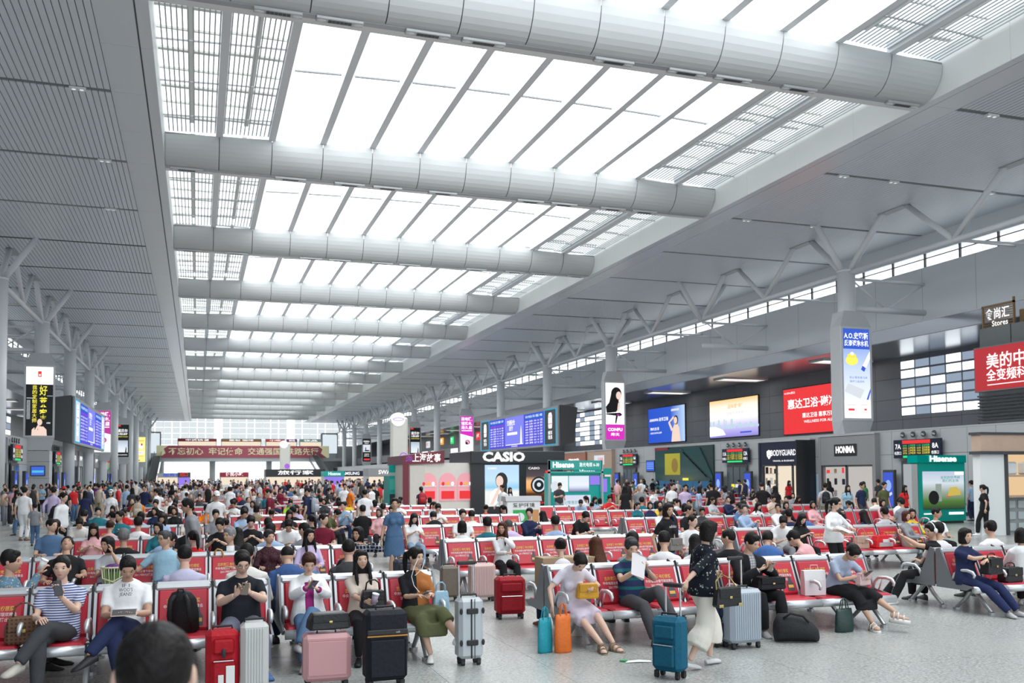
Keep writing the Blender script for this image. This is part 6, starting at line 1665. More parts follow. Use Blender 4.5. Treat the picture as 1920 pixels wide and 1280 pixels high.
# ------------------------------------------------------------------ people in the middle distance
MID = [
 ('sf_phone', -1.82, 19.04, 0, 1.0, 'pink', 'khaki', 'person in pink top with phone above the grey tee sitter'),
 ('sm_lap', -1.06, 15.56, 180, 1.0, 'black', 'black', 'grey haired person from behind in black, behind the arm-stretching sitter', (0.16, 0.16, 0.16)),
 ('sm_bow', -0.56, 15.56, 150, 1.0, 'ltblue', 'navy', 'bowed person in pale blue shirt beside the red-shirted ponytail'),
 ('sf_pony', -0.04, 15.56, 180, 1.0, 'red', 'denim', 'person with dark ponytail in red shirt seen from behind'),
 ('sf_phone', 0.65, 16.26, 180, 1.0, 'brown', 'black', 'person with long dark brown hair seen from behind'),
 ('sm_phone', 1.04, 19.84, 0, 1.0, 'black', 'charcoal', 'person in black polo looking at a phone in the third row'),
 ('sm_lap', 1.17, 16.26, 180, 1.0, 'ltblue', 'navy', 'person in light blue shirt seen from behind near the patterned blouse'),
 ('sm_bow', 1.78, 19.84, 0, 1.0, 'white', 'grey', 'person in white tee with red piping bent over a phone'),
 ('sm_turn', 1.74, 16.26, 180, 1.0, 'grey', 'black', 'dark haired person from behind beside the lilac shirt'),
 ('sm_turn', 2.49, 19.84, 0, 1.0, 'maroon', 'denim', 'stout person in striped dark sweater facing the camera'),
 ('sm_lap', 0.43, 23.54, 8, 1.0, 'grey', 'khaki', 'person in grey tee and glasses, hands reaching forward'),
 ('sf_bun', 0.54, 19.96, 180, 1.0, 'pink', 'grey', 'bowed dark head and pale pink shoulders from behind'),
 ('sf_phone', 2.2, 24.24, 0, 1.0, 'black', 'black', 'person in black lace top with long hair'),
 ('sm_bow', 1.33, 20.76, 20, 1.0, 'white', 'white', 'person in white hooded top with covered face'),
 ('sm_phone', 1.08, 24.24, 20, 1.0, 'ltblue', 'navy', 'person in pale blue shirt leaning to the side'),
 ('sf_pony', 2.37, 20.76, 180, 1.0, 'black', 'black', 'person with ponytail in black seen from behind'),
 ('sf_bun', -1.62, 19.96, 180, 1.0, 'pink', 'grey', 'person with high ponytail and dusty pink top from behind', (0.05, 0.02, 0.015)),
 ('sm_jacket', -1.69, 23.54, 0, 1.0, 'teal', 'black', 'person in black and teal jacket facing the camera'),
 ('sm_lap', -1.1, 19.96, 180, 1.0, 'white', 'navy', 'dark haired person in white seen from behind'),
 ('sf_phone', -0.79, 23.54, 0, 1.0, 'ltblue', 'black', 'long haired person in pale blue among the left rows'),
 ('sf_lap', -0.59, 28.04, 0, 1.0, 'black', 'olive', 'person in yellow-black stripes with long brown hair', (0.05, 0.02, 0.012)),
 ('sf_lap', -1.11, 28.04, -10, 1.0, 'navy', 'black', 'small person in navy in the left rows'),
 ('sm_phone', 0.25, 28.04, 10, 1.0, 'orange', 'black', 'person in orange and black near the white cap'),
 ('sm_jacket', 4.23, 28.64, 0, 1.0, 'ltdenim', 'navy', 'person in denim jacket near the orange tee'),
 ('sm_bow', 3.25, 25.16, 60, 1.0, 'olive', 'black', 'person in olive tee crouching over a brown sack'),
 ('sm_lap', 4.21, 25.16, 180, 1.0, 'black', 'black', 'person with tied hair in black from behind'),
 ('sf_lap', 4.5, 24.24, -8, 1.0, 'pink', 'black', 'grey haired person in pale pink hoodie beside the denim dress', (0.05, 0.05, 0.05)),
 ('sf_phone', 4.64, 20.84, 0, 1.0, 'white', 'ltdenim', 'long haired person in striped top and pale blue shirt with phone'),
 ('sf_phone', 2.8, 28.64, 0, 1.0, 'lilac', 'denim', 'person in lilac tee with straight hair in the left rows'),
 ('sm_phone', 3.04, 33.04, 0, 1.0, 'lime', 'denim', 'person in bright yellow-green tee'),
 ('sm_phone', 2.52, 33.04, -10, 1.0, 'navy', 'denim', 'person in navy sitting beside the yellow-green tee'),
 ('sm_bow', 1.32, 28.04, 0, 1.0, 'maroon', 'black', 'person in maroon check bent forward'),
 ('sf_lap', 1.67, 28.96, 180, 1.0, 'khaki', 'black', 'person in patterned khaki top seen from behind'),
 ('sf_lap', 4.67, 16.91, 190, 1.0, 'white', 'black', 'person with dark hair and white top seen from behind'),
 ('sm_lap', 5.17, 16.91, 180, 1.0, 'teal', 'black', 'person in dark teal shirt seen from behind'),
 ('sm_bow', 5.69, 16.91, 180, 1.0, 'lilac', 'grey', 'balding person in lilac shirt seen from behind', (0.06, 0.06, 0.06)),
 ('sm_lap', 5.8, 20.84, 0, 1.0, 'white', 'black', 'person in white tee and glasses facing the camera'),
 ('sm_bow', 5.39, 21.76, 180, 1.0, 'black', 'black', 'crouching person in black from behind'),
 ('sm_phone', 6.42, 25.74, 0, 1.0, 'white', 'grey', 'person in white tee typing with bowed head'),
 ('sm_jacket', 7.42, 20.84, 10, 1.0, 'navy', 'grey', 'person in quilted navy jacket turned left'),
 ('sm_lap', 6.54, 16.91, 180, 1.0, 'ltblue', 'grey', 'person in blue grey checked shirt seen from behind'),
 ('sm_bow', 8.63, 20.84, 20, 1.0, 'black', 'black', 'person in black jacket bent deep beside a trolley handle'),
 ('sf_bun', 4.58, 11.66, 180, 1.0, 'white', 'navy', 'dark hair bun showing behind the lilac dress'),
 ('sf_phone', 5.12, 11.66, 180, 1.0, 'ltblue', 'black', 'brown haired head behind the reader', (0.07, 0.025, 0.012)),
 ('sm_phone', 6.13, 11.66, 150, 1.0, 'white', 'navy', 'person in white striped shirt with a phone behind the right bench'),
 ('sm_turn', 7.16, 11.66, 170, 1.0, 'black', 'black', 'person in black tee from behind left of the floral blouse'),
 ('sf_phone', 6.63, 11.66, 165, 1.0, 'white', 'black', 'long haired person in white jacket behind the floral blouse'),
 ('sm_turn', 9.0, 15.99, -20, 1.0, 'white', 'grey', 'young person with tall dark hair in white tee'),
 ('sm_lap', 5.63, 11.66, 180, 1.0, 'grey', 'black', 'dark haired person leaning back in the second rank'),
 ('sm_lap', 9.01, 16.91, 170, 1.0, 'sky', 'navy', 'person in light blue shirt seen from behind'),
 ('sf_lap', 13.09, 25.74, 0, 1.0, 'navy', 'beige', 'person in navy and peach top facing the camera'),
 ('sf_phone', 13.67, 25.74, 0, 1.0, 'white', 'black', 'long haired person in white reading'),
 ('sm_turn', 11.63, 20.84, 10, 1.0, 'black', 'black', 'person in dark tee with bare forearms'),
 ('sm_jacket', 13.24, 20.84, 20, 1.0, 'ltblue', 'black', 'old person in pale blue shirt with black strap', (0.04, 0.04, 0.04)),
 ('sm_bow', 8.02, 11.99, 150, 1.0, 'blue', 'black', 'broad back in bright blue tee'),
 ('sm_bow', 8.81, 11.99, -150, 1.0, 'pink', 'navy', 'person in red white check resting forehead on hand'),
 ('sm_bow', 11.56, 16.84, -20, 1.0, 'white', 'grey', 'person in white tee with brown bands'),
 ('sm_lap', 12.39, 17.76, 180, 1.0, 'navy', 'black', 'person in navy seen from behind beside the banded tee'),
 ('sf_phone', 12.06, 16.84, 0, 1.0, 'black', 'black', 'person in black with curly hair and phone'),
 ('sm_bow', 12.92, 17.76, 170, 1.0, 'blue', 'black', 'balding person in royal blue behind the white blouse', (0.1, 0.1, 0.1)),
 ('sf_lap', 14.84, 16.84, 30, 1.0, 'grey', 'black', 'short haired person in striped tee beside the red sports bag', (0.07, 0.022, 0.018)),
 ('sf_lap', 15.81, 17.76, -10, 1.0, 'yellow', 'grey', 'person half hidden behind the striped tee'),
 ('sm_turn', 15.62, 16.84, -10, 1.0, 'white', 'black', 'person in white tee and glasses before the teal stand'),
 ('sm_lap', 11.13, 11.99, 180, 1.0, 'white', 'black', 'curly dark head and white tee seen from behind'),
 ('sm_lap', 12.19, 11.99, 178, 1.0, 'white', 'grey', 'close cropped person in white tee from behind at the right'),
 ('sf_lap', 11.84, 11.07, 150, 1.0, 'white', 'black', 'dark bob and white tee cut by the right edge'),
 ('sf_phone', 14.46, 17.76, 180, 1.0, 'navy', 'navy', 'long dark hair over navy seen from behind near the pink suitcase'),
 ('sm_lap', 14.98, 17.76, 180, 1.0, 'ltgrey', 'navy', 'person in grey tee with diagonal black strap'),
 ('sm_lap', 20.1, 23.06, 180, 1.0, 'grey', 'black', 'person in grey seen from behind left of the teal stand'),
 ('sf_lap', 13.71, 17.76, 150, 1.0, 'black', 'black', 'dark head behind the white blouse'),
 ('sf_lap', 13.9, 26.66, 0, 1.0, 'yellow', 'navy', 'person in mustard dress and navy jacket'),
 ('sm_phone', 15.19, 24.04, 20, 1.0, 'grey', 'khaki', 'person in grey tee with crossed khaki leg'),
 ('sf_phone', 15.73, 24.04, 0, 1.0, 'white', 'denim', 'person in white top and cap on the gate benches'),
 ('sf_lap', 16.75, 24.04, 0, 1.0, 'black', 'black', 'person in black patterned top on the gate benches'),
 ('sf_lap', 17.7, 24.04, 0, 1.0, 'pink', 'pink', 'person in pink dress on the gate benches'),
 ('sf_phone', 21.42, 30.06, 0, 1.0, 'maroon', 'black', 'person in maroon among the gate benches'),
 ('tm_stand', -5.41, 34.41, 165, 1.035, 'white', 'white', 'standing person in white tee and pale trousers with brown bag'),
 ('tm_stand', -4.67, 31.65, 175, 0.753, 'grey', 'denim', 'small child in grey jacket and jeans'),
 ('tm_walk', -4.74, 35.96, 160, 1.012, 'lilac', 'white', 'standing person in lilac shirt and white trousers'),
 ('tm_walk', -3.18, 25.62, 60, 1.0, 'white', 'black', 'person in white shirt carrying a large black backpack'),
 ('tm_stand', -5.19, 56.09, 180, 1.024, 'purple', 'khaki', 'standing person in purple polo and khaki trousers from behind'),
 ('tf_cap', -2.82, 35.07, 0, 1.019, 'white', 'black', 'standing person in white tee, black cap and sunglasses'),
 ('tm_cap', -6.67, 60.72, 20, 1.012, 'red', 'black', 'standing person in red shirt and red cap'),
 ('tf_dress', -3.87, 37.39, 180, 0.994, 'navy', 'navy', 'standing person in striped navy dress from behind'),
 ('tm_stand', -3.02, 45.75, 180, 1.012, 'ltblue', 'navy', 'standing person in pale blue shirt from behind'),
 ('tm_stand', -4.74, 62.63, 0, 1.035, 'white', 'black', 'tall standing person in white tee with dark strap'),
 ('tm_tee', -2.09, 42.44, -30, 1.024, 'navy', 'denim', 'standing person in navy tee with black backpack'),
 ('tf_walk', -1.73, 31.14, 180, 0.932, 'orange', 'denim', 'person in orange jacket with pale backpack from behind'),
 ('tm_stand', -3.94, 68.28, 170, 1.035, 'cream', 'khaki', 'standing person in cream shirt from behind'),
 ('tf_phone', -8.22, 57.82, 0, 1.068, 'sky', 'black', 'standing person in pale teal with fair brown hair', (0.08, 0.035, 0.02)),
 ('tf_stand', -8.23, 60.66, 180, 1.056, 'black', 'black', 'standing person in black among the left crowd'),
 ('tm_stand', -8.39, 51.08, 180, 1.024, 'blue', 'navy', 'standing person in blue jacket at the left edge of the crowd'),
 ('tm_cap', -5.16, 42.15, 200, 1.0, 'black', 'charcoal', 'person in dark top and red cap in the left crowd'),
 ('tm_stand', -8.1, 81.94, 180, 1.024, 'black', 'black', 'standing person in black at the back of the left crowd'),
 ('tm_stand', -2.06, 55.89, 175, 0.976, 'white', 'navy', 'short haired person in white near the left rows'),
 ('tm_hip', -0.04, 17.14, -90, 1.0, 'grey', 'denim', 'standing person in grey tee in profile, hand on hip'),
 ('tm_cap', 0.47, 25.98, 10, 1.0, 'white', 'grey', 'standing person in white tee and dark cap'),
 ('tf_cap', 1.31, 41.46, 170, 1.056, 'white', 'white', 'standing person all in white with white cap from behind'),
 ('tm_tee', 2.12, 29.49, -110, 1.0, 'maroon', 'khaki', 'standing person in maroon tee leaning left'),
 ('tm_tee', 3.31, 29.73, -130, 1.012, 'navy', 'khaki', 'standing person in navy tee with grey backpack'),
 ('tm_tee', 5.49, 35.46, -80, 1.012, 'orange', 'sky', 'standing person in bright orange tee'),
 ('tm_stand', 6.02, 40.64, 0, 1.024, 'white', 'black', 'standing person in white tee with black print beside the orange tee'),
 ('tm_shorts', 12.09, 67.12, 180, 1.024, 'grey', 'denim', 'person in grey tee and denim shorts with dark backpack'),
 ('tm_stand', 5.02, 29.57, 180, 0.965, 'white', 'grey', 'person in white tee from behind left of the denim dress'),
 ('tf_stand', 11.53, 60.36, 180, 1.056, 'black', 'black', 'person in black from behind near the teal booth'),
 ('tf_walk', 10.65, 51.5, 90, 1.031, 'white', 'white', 'person in white blouse walking right past the teal booth'),
 ('tf_stand', -1.31, 54.01, 150, 1.019, 'black', 'black', 'person with long hair in black, left crowd'),
 ('tf_stand', -0.58, 57.1, 0, 1.019, 'white', 'black', 'person in white with crossbody strap, left crowd'),
 ('tf_stand', 0.25, 60.61, 10, 1.019, 'red', 'black', 'person in red top facing the camera, left crowd'),
 ('tm_tee', 0.59, 51.78, -60, 1.0, 'lilac', 'grey', 'person in checked pale shirt, left crowd'),
 ('tm_stand', -1.55, 69.24, 20, 1.024, 'white', 'grey', 'person in white shirt standing beyond the left rows'),
 ('tf_stand', 3.32, 78.11, 0, 1.031, 'pink', 'pink', 'person in pink dress beyond the white cap'),
 ('tm_tee', 2.93, 53.58, -70, 1.0, 'maroon', 'black', 'grey haired person in dark red shirt', (0.1, 0.1, 0.1)),
 ('tm_stand', 5.96, 77.22, 180, 1.012, 'navy', 'black', 'person in navy tee with white emblem, facing away'),
 ('tm_stand', 6.93, 76.89, 0, 1.012, 'black', 'black', 'person in black tee with white emblem'),
 ('tm_stand', 9.61, 71.02, 180, 1.0, 'red', 'black', 'person in red polo far down the middle'),
 ('tm_stand', 9.72, 75.95, 0, 1.024, 'charcoal', 'black', 'person in dark grey shirt far down the middle'),
 ('tf_walk', 8.52, 36.82, 180, 1.006, 'navy', 'black', 'person in navy with red backpack before the gift kiosk'),
 ('tf_phone', 13.46, 54.64, 0, 1.006, 'white', 'black', 'person in white cardigan before the gift kiosk', (0.05, 0.015, 0.012)),
 ('tm_phone', 19.24, 72.75, 0, 1.024, 'blue', 'navy', 'person in blue polo on the phone before the gift kiosk'),
 ('tm_stand', 18.35, 73.05, 180, 1.012, 'white', 'black', 'person with backpack in white before the gift kiosk'),
 ('tf_stand', 20.98, 72.17, 190, 1.006, 'maroon', 'maroon', 'person in maroon with turquoise drawstring bag'),
 ('tf_walk', 20.26, 72.42, 150, 0.994, 'white', 'black', 'person in white near the turquoise bag'),
 ('tf_stand', 15.54, 50.86, 0, 0.994, 'white', 'ltblue', 'slim person in white shirt by the beach poster'),
 ('tm_walk', 11.34, 34.91, -60, 0.988, 'white', 'black', 'person in black and white stripes before the black kiosk'),
 ('tf_stand', 12.31, 37.01, 0, 0.963, 'white', 'black', 'person with long hair in white before the beach poster'),
 ('tm_stand', 17.47, 50.5, 160, 0.988, 'beige', 'black', 'person in beige shirt with backpack before the watch poster'),
 ('tm_phone', 14.54, 37.06, 0, 1.024, 'charcoal', 'grey', 'person in grey jacket leaning at the teal booth'),
 ('tm_stand', 20.1, 45.11, 190, 1.012, 'white', 'black', 'person in white tee from behind right of the teal booth'),
 ('tf_dress', 15.16, 31.88, 180, 1.031, 'black', 'black', 'person in long black dress right of the teal booth'),
 ('tm_stand', 15.67, 31.71, -30, 0.988, 'grey', 'grey', 'white haired person in grey polo', (0.5, 0.5, 0.5)),
 ('tm_stand', 16.75, 31.21, 10, 1.024, 'white', 'black', 'person in white shirt with black backpack straps'),
 ('tm_stand', 17.25, 31.12, -10, 0.988, 'lilac', 'grey', 'person in pale lilac polo beside the white shirt'),
 ('tf_stand', 17.78, 31.04, 60, 1.006, 'ltblue', 'ltdenim', 'person in loose grey blue shirt, arm bent'),
 ('tm_stand', 18.28, 30.93, 180, 1.024, 'black', 'black', 'person in black jacket with orange back print'),
 ('tf_phone', 18.78, 30.74, -120, 1.006, 'grey', 'black', 'person in grey vest with backpack'),
 ('tm_phone', 20.0, 30.21, 160, 1.024, 'black', 'black', 'tall person in black from behind, part of a couple'),
 ('tf_stand', 20.53, 30.12, 180, 0.994, 'black', 'denim', 'person with very long hair in black, part of a couple'),
 ('tm_stand', 22.25, 29.5, 150, 1.0, 'ltgrey', 'khaki', 'person in grey tee with black backpack behind the white blouse'),
 ('tm_stand', 23.53, 29.08, 10, 1.012, 'navy', 'charcoal', 'person in navy blazer over patterned shirt with pink suitcase'),
 ('tm_stand', 24.31, 28.8, 0, 1.012, 'olive', 'denim', 'person in camouflage shirt and jeans'),
 ('tf_stand', 23.01, 29.22, -20, 1.006, 'sky', 'denim', 'person in pink sun hat and green dress'),
 ('tf_stand', 25.03, 28.57, 0, 0.994, 'red', 'black', 'person in red top left of the teal stand'),
 ('tf_walk', 24.15, 23.92, 200, 1.031, 'black', 'black', 'person in black tee dress carrying a red bag'),
 ('tm_stand', 31.03, 31.36, 180, 1.012, 'ltblue', 'navy', 'person in pale shirt beside the white pilaster'),
 ('tf_stand', 31.14, 44.49, 0, 1.031, 'red', 'black', 'person in red before the navy shop'),
 ('tm_stand', 31.77, 37.97, 180, 1.024, 'charcoal', 'grey', 'person in grey before the grey shop'),
 ('tf_stand', 31.1, 38.2, 180, 1.019, 'green', 'black', 'person in bright green before the grey shop'),
 ('tf_stand', 31.34, 41.18, 150, 1.019, 'black', 'black', 'person in black passing the grey shop'),
 ('tf_stand', 31.0, 46.24, 30, 1.031, 'white', 'denim', 'person in white passing the navy shop'),
 ('tm_stand', 30.94, 61.89, -60, 1.012, 'blue', 'navy', 'person in blue shirt near the third gate'),
 ('tm_stand', 31.54, 61.7, 20, 1.012, 'black', 'black', 'person in dark jacket near the third gate'),
]

TOPS = ['white', 'white', 'white', 'black', 'black', 'black', 'black', 'black', 'navy', 'navy', 'charcoal', 'grey', 'ltblue', 'charcoal', 'ltgrey', 'pink', 'red', 'maroon', 'denim', 'offwhite', 'beige', 'teal', 'blue']
BOTS = ['black', 'black', 'charcoal', 'navy', 'denim', 'denim', 'grey', 'khaki']
def outfit(t, b): return {'shirt': CO[t], 'jacket': CO[t], 'trousers': CO[b], 'shorts': CO[b], 'jeans': CO[b], 'skirt': CO[b], 'cap': CO['black'] if t != 'white' else CO['white'], 'shoe': CO[rnd.choice(('black', 'white', 'charcoal', 'grey', 'brown'))]}
for e in MID:
    n, x, y, rz, sc, t, b, lb = e[:8]
    c = outfit(t, b)
    if len(e) > 8: c['hair'] = e[8]
    if 'red cap' in lb: c['cap'] = CO['red']
    if n == 'tf_dress': c['skirt'] = CO[t]
    place(PR, n, x, y, rz, c, lb, None, sc)
taken = [(e[1], e[2]) for e in MID] + [(p_[1], p_[2]) for p_ in ppl]
SEATF = ['sm_phone', 'sm_lap', 'sm_turn', 'sm_bow', 'sm_jacket', 'sf_phone', 'sf_lap', 'sf_pony', 'sf_bun']
CN = {'white': 'white', 'black': 'black', 'navy': 'navy', 'grey': 'grey', 'ltblue': 'pale blue', 'charcoal': 'dark grey', 'ltgrey': 'light grey', 'pink': 'pink', 'red': 'red', 'maroon': 'maroon', 'denim': 'denim blue', 'offwhite': 'off-white', 'beige': 'beige', 'teal': 'teal', 'blue': 'blue'}
CB = {'black': 'black', 'charcoal': 'dark grey', 'navy': 'navy', 'denim': 'denim', 'grey': 'grey', 'khaki': 'khaki'}
NP = [0]; USED = set()
def fill(x0, n, yc, prob, zone, lim=999):
    for side in (-1, 1):
        for i in range(n):
            if rnd.random() > prob or NP[0] >= lim: continue
            x, y = x0 + (i + .5) * SP + rnd.uniform(-.05, .05), yc + side * .46
            if any(abs(a - x) < .5 and abs(b - y) < .5 for a, b in taken): continue
            face = 'facing us,' if side < 0 else 'from behind,'
            for _q in range(60):
              t, b = rnd.choice(TOPS), rnd.choice(BOTS); n_ = rnd.choice(SEATF)
              wom = {'sf_phone': 'long haired ', 'sf_lap': 'bobbed ', 'sf_pony': 'ponytailed ', 'sf_bun': 'hair-bunned '}.get(n_, '')
              lb = '%sperson in %s top, %s legs, %s %s' % (wom, CN[t], CB[b], face, zone)
              if lb not in USED: break
            USED.add(lb)
            place(PR, n_, x, y, (0 if side < 0 else 180) + rnd.uniform(-18, 18), outfit(t, b), lb, 'seated crowd', rnd.uniform(.95, 1.03)); NP[0] += 1
            taken.append((x, y))
for i in range(2, 6):
    fill(-2.83, 6, YL1[i], .62, 'left block')
    fill(.9, 3, YL2[i], .7, 'left of middle aisle')
for i in range(2, 6): fill(4.19, 8, YM[i], .36, 'right of middle aisle')
for i in range(2, 5): fill(10.66, 8, YR[i], .34, 'right block')
for x, y in ((17.0, 24.5), (17.0, 29.6), (19.6, 34.6), (20.8, 39.4), (21.5, 44.2)): fill(x, 8, y, .36, 'on gate benches')
STANDF = ['tm_stand', 'tm_phone', 'tm_hip', 'tm_walk', 'tm_tee', 'tf_stand', 'tf_walk', 'tf_phone', 'tf_dress', 'tm_cap']
def standers(k, x0, x1, y0, y1, zone):
    for _ in range(k):
        for q in range(30):
            x, y = rnd.uniform(x0, x1), rnd.uniform(y0, y1)
            if not any(abs(a - x) < .55 and abs(b - y) < .55 for a, b in taken): break
        for _q in range(60):
          t, b = rnd.choice(TOPS), rnd.choice(BOTS); n_ = rnd.choice(STANDF)
          wom = {'tf_stand': 'long haired ', 'tf_walk': 'ponytailed ', 'tf_phone': 'bobbed ', 'tm_cap': 'capped '}.get(n_, '')
          lb = '%sperson in %s top, %s legs, standing %s' % (wom, CN[t], CB[b], zone)
          if lb not in USED: break
        USED.add(lb)
        place(PR, n_, x, y, rnd.uniform(0, 360), outfit(t, b), lb, 'standing crowd', rnd.uniform(.95, 1.05)); NP[0] += 1; taken.append((x, y))
standers(14, -8, -3.6, 36, 60, 'in the left aisle')
standers(18, -3, 8, 37.5, 52, 'before the far seat rows')
standers(10, 20, 31, 46, 60, 'near the right gates')
# everyone farther off, too small to tell apart
fm = MB(); FM = [M_white]; FMN = {}
def fmi(nm, col):
    if nm not in FMN: FMN[nm] = len(FM); FM.append(mat('crowd_' + nm, col, .9))
    return FMN[nm]
def figure(x, y, sitting, t, b, r, ang=None):
    h = r.uniform(.93, 1.05); z0 = -.42 if sitting else 0; a = r.uniform(0, 6.28) if ang is None else ang; ca, sa = math.cos(a), math.sin(a)
    def P3(px, py, pz): return (x + (px * ca - py * sa), y + (px * sa + py * ca), max(0, pz * h + z0))
    def ring(z, w, d, n=8): return [P3(w * math.cos(2 * math.pi * k / n), d * math.sin(2 * math.pi * k / n), z) for k in range(n)]
    fm.loft([ring(.88, .16, .12), ring(1.1, .15, .11), ring(1.32, .18, .12), ring(1.42, .13, .08), ring(1.46, .05, .05)], mi=fmi(t, CO[t]))
    if sitting: fm.loft([[P3(px, py, pz) for px, py, pz in ((-.17, .1, .84), (.17, .1, .84), (.17, .1, 1.0), (-.17, .1, 1.0))], [P3(px, py, pz) for px, py, pz in ((-.17, -.4, .84), (.17, -.4, .84), (.17, -.4, .98), (-.17, -.4, .98))]], mi=fmi('b' + b, CO[b]))
    for q in (-1, 1):
        if not sitting: fm.tube([P3(q * .09, 0, .92), P3(q * .09, 0, .5), P3(q * .09, 0, 0.02)], [.085 * h, .06 * h, .05 * h], 6, mi=fmi('b' + b, CO[b]))
        fm.tube([P3(q * .19, 0, 1.37), P3(q * .24, 0, 1.1), P3(q * .22, -.12, .9)], [.05, .045, .03], 5, mi=fmi('skin', (.56, .36, .26)) if r.random() < .6 else fmi(t, CO[t]))
    c = P3(0, -.01, 1.58); fm.ball(c, (.078 * h, .09 * h, .115 * h), 8, 6, mi=fmi('skin', (.56, .36, .26)))
    c = P3(0, .015, 1.61); fm.ball(c, (.085 * h, .095 * h, .10 * h), 8, 6, mi=fmi('hair', (.014, .012, .012)))
r = random.Random(11); n = 0
KZ = [(7.5, 20, 37, 47), (9.5, 13.5, 54, 58), (7.5, 15.5, 117, 122), (2.5, 6.8, 127, 132), (14, 17, 111, 116), (17, 22, 125, 130), (15.4, 21, 89.5, 94), (-3, 0, 124, 129)]
def onbench(x, y): return any(bx - .3 < x < bx + 5.1 and by - .95 < y < by + .95 for bx, by in FARB) or (17 < x < 26.5 and y < 45.3)
for bx, by in FARB:
    for sd in (-1, 1):
        for i in range(8):
            if r.random() < .55: figure(bx + (i + .5) * SP, by + sd * .45, True, r.choice(TOPS), r.choice(BOTS), r, 0 if sd < 0 else math.pi); n += 1
m0 = n + 420
for _ in range(2400):
    if n >= m0: break
    y = 44 + 130 * r.random() ** 1.4; x = r.uniform(-9, 31)
    if any(a < x < b and c < y < d for a, b, c, d in KZ) or onbench(x, y): continue
    if y < 62 and any(abs(a - x) < .5 and abs(b - y) < .5 for a, b in taken): continue
    figure(x, y, False, r.choice(TOPS), r.choice(BOTS), r); n += 1
fm.build('crowd', FM, kind='stuff', smooth=True, label='dense far crowd of standing and sitting people before the end wall', cat='crowd')
# ------------------------------------------------------------------ luggage, bags and held things
M_chrome = mat('chrome', (0.62, 0.63, 0.65), 0.2, 0.85); M_rub = mat('black_rubber', (0.02, 0.02, 0.022), 0.6)
def wheels(t, w, d):
    for sx in (-1, 1):
        for sy in (-1, 1):
            x, y = sx * (w / 2 - .05), sy * (d / 2 - .045)
            MB().tube([(x - .018, y, .028), (x + .018, y, .028)], .028, 12).build('wheel', M_rub, t); MB().rbox(x - .024, y - .02, .035, x + .024, y + .02, .075, .006).build('wheel_fork', M_rub, t)
def suitcase(x, y, rz, w, h, d, col, label, kind='ribs', handle=0.0, m=None, hcol=None):
    t = empty('suitcase', (x, y, 0), math.radians(rz), label=label, cat='suitcase')
    m = m or M_gloss
    wheels(t, w, d)
    if kind == 'soft':
        MB().rbox(-w / 2, -d / 2, .07, w / 2, d / 2, h, .045).build('case_body', m, t, color=col)
        MB().rbox(-w / 2 + .04, -d / 2 - .035, .11, w / 2 - .04, -d / 2 + .01, .07 + (h - .07) * .52, .03).build('front_pocket', m, t, color=tuple(v * .9 for v in col))
        MB().rbox(-w / 2 + .05, -d / 2 - .028, .09 + (h - .07) * .56, w / 2 - .05, -d / 2 + .01, h - .07, .025).build('top_pocket', m, t, color=tuple(v * .95 for v in col))
        MB().tube([(-w / 2 + .06, -d / 2 - .036, .07 + (h - .07) * .50), (w / 2 - .06, -d / 2 - .036, .07 + (h - .07) * .50)], .006, 6).build('zipper', M_chrome, t)
    else:
        b = MB().rbox(-w / 2, -d / 2, .07, w / 2, d / 2, h, .04); b.build('case_shell', m, t, color=col)
        if kind == 'ribs':
            n = int(w / .034)
            for i in range(n):
                xx = -w / 2 + .04 + (w - .08) * (i + .5) / n
                MB().rbox(xx - .010, -d / 2 - .008, .12, xx + .010, -d / 2 + .004, h - .05, .004).build('rib', m, t, color=col)
        if kind == 'latch':
            MB().box(-.012, -d / 2 - .006, .08, .004, -d / 2, h - .01).build('seam', M_rub, t); MB().box(.03, -d / 2 - .006, .08, .036, -d / 2, h - .01).build('seam', M_rub, t)
            for zz in (.22, h - .17):
                MB().rbox(-.06, -d / 2 - .02, zz, .07, -d / 2, zz + .06, .008).build('latch', M_rub, t)
                for sx in (-.12, .13): MB().ball((sx, -d / 2, zz + .03), (.018, .012, .035), 10, 6).build('hinge', M_rub, t)
        if kind == 'plain':
            MB().tube([(0, -d / 2 - .002, h), (0, -d / 2 - .002, .08)], .004, 4).build('seam', M_rub, t) if w < .3 else None
    MB().tube([(-.09, 0, h - .005), (-.085, 0, h + .028), (.085, 0, h + .028), (.09, 0, h - .005)], .011, 8).build('grip', M_rub, t)
    if handle:
        for sx in (-.085, .085): MB().tube([(sx, d / 2 - .03, h - .03), (sx, d / 2 - .03, h + handle)], .011, 8).build('handle_rod', M_chrome, t)
        MB().rbox(-.11, d / 2 - .05, h + handle - .015, .11, d / 2 - .01, h + handle + .03, .012).build('handle_grip', M_rub, t)
    return t
suitcase(4.58, 8.62, -58, .34, .62, .21, (.008, .105, .18), 'teal blue soft suitcase pulled by the floral blouse', 'soft', .30, M_nylon)
suitcase(2.84, 9.98, 2, .28, .73, .22, (.48, .52, .55), 'silver hard suitcase with black latches standing alone in the aisle', 'latch', .36)
suitcase(6.16, 9.80, 2, .44, .70, .27, (.36, .41, .47), 'grey blue ribbed suitcase behind the white culottes', 'ribs', .34)
suitcase(4.45, 14.85, 3, .42, .62, .25, (.60, .42, .40), 'rose gold ribbed suitcase before the second middle bench', 'ribs')
suitcase(3.95, 15.05, -10, .30, .58, .24, (.16, .13, .10), 'brown patterned upright suitcase beside the rose gold one', 'plain', 0, M_leather)
suitcase(4.30, 12.95, -6, .42, .60, .28, (.34, .012, .022), 'dark red soft suitcase beside the right bench end', 'soft', 0, M_nylon)
suitcase(3.55, 16.75, 5, .36, .56, .24, (.05, .05, .07), 'dark plaid suitcase behind the brown one', 'soft', 0, M_nylon)
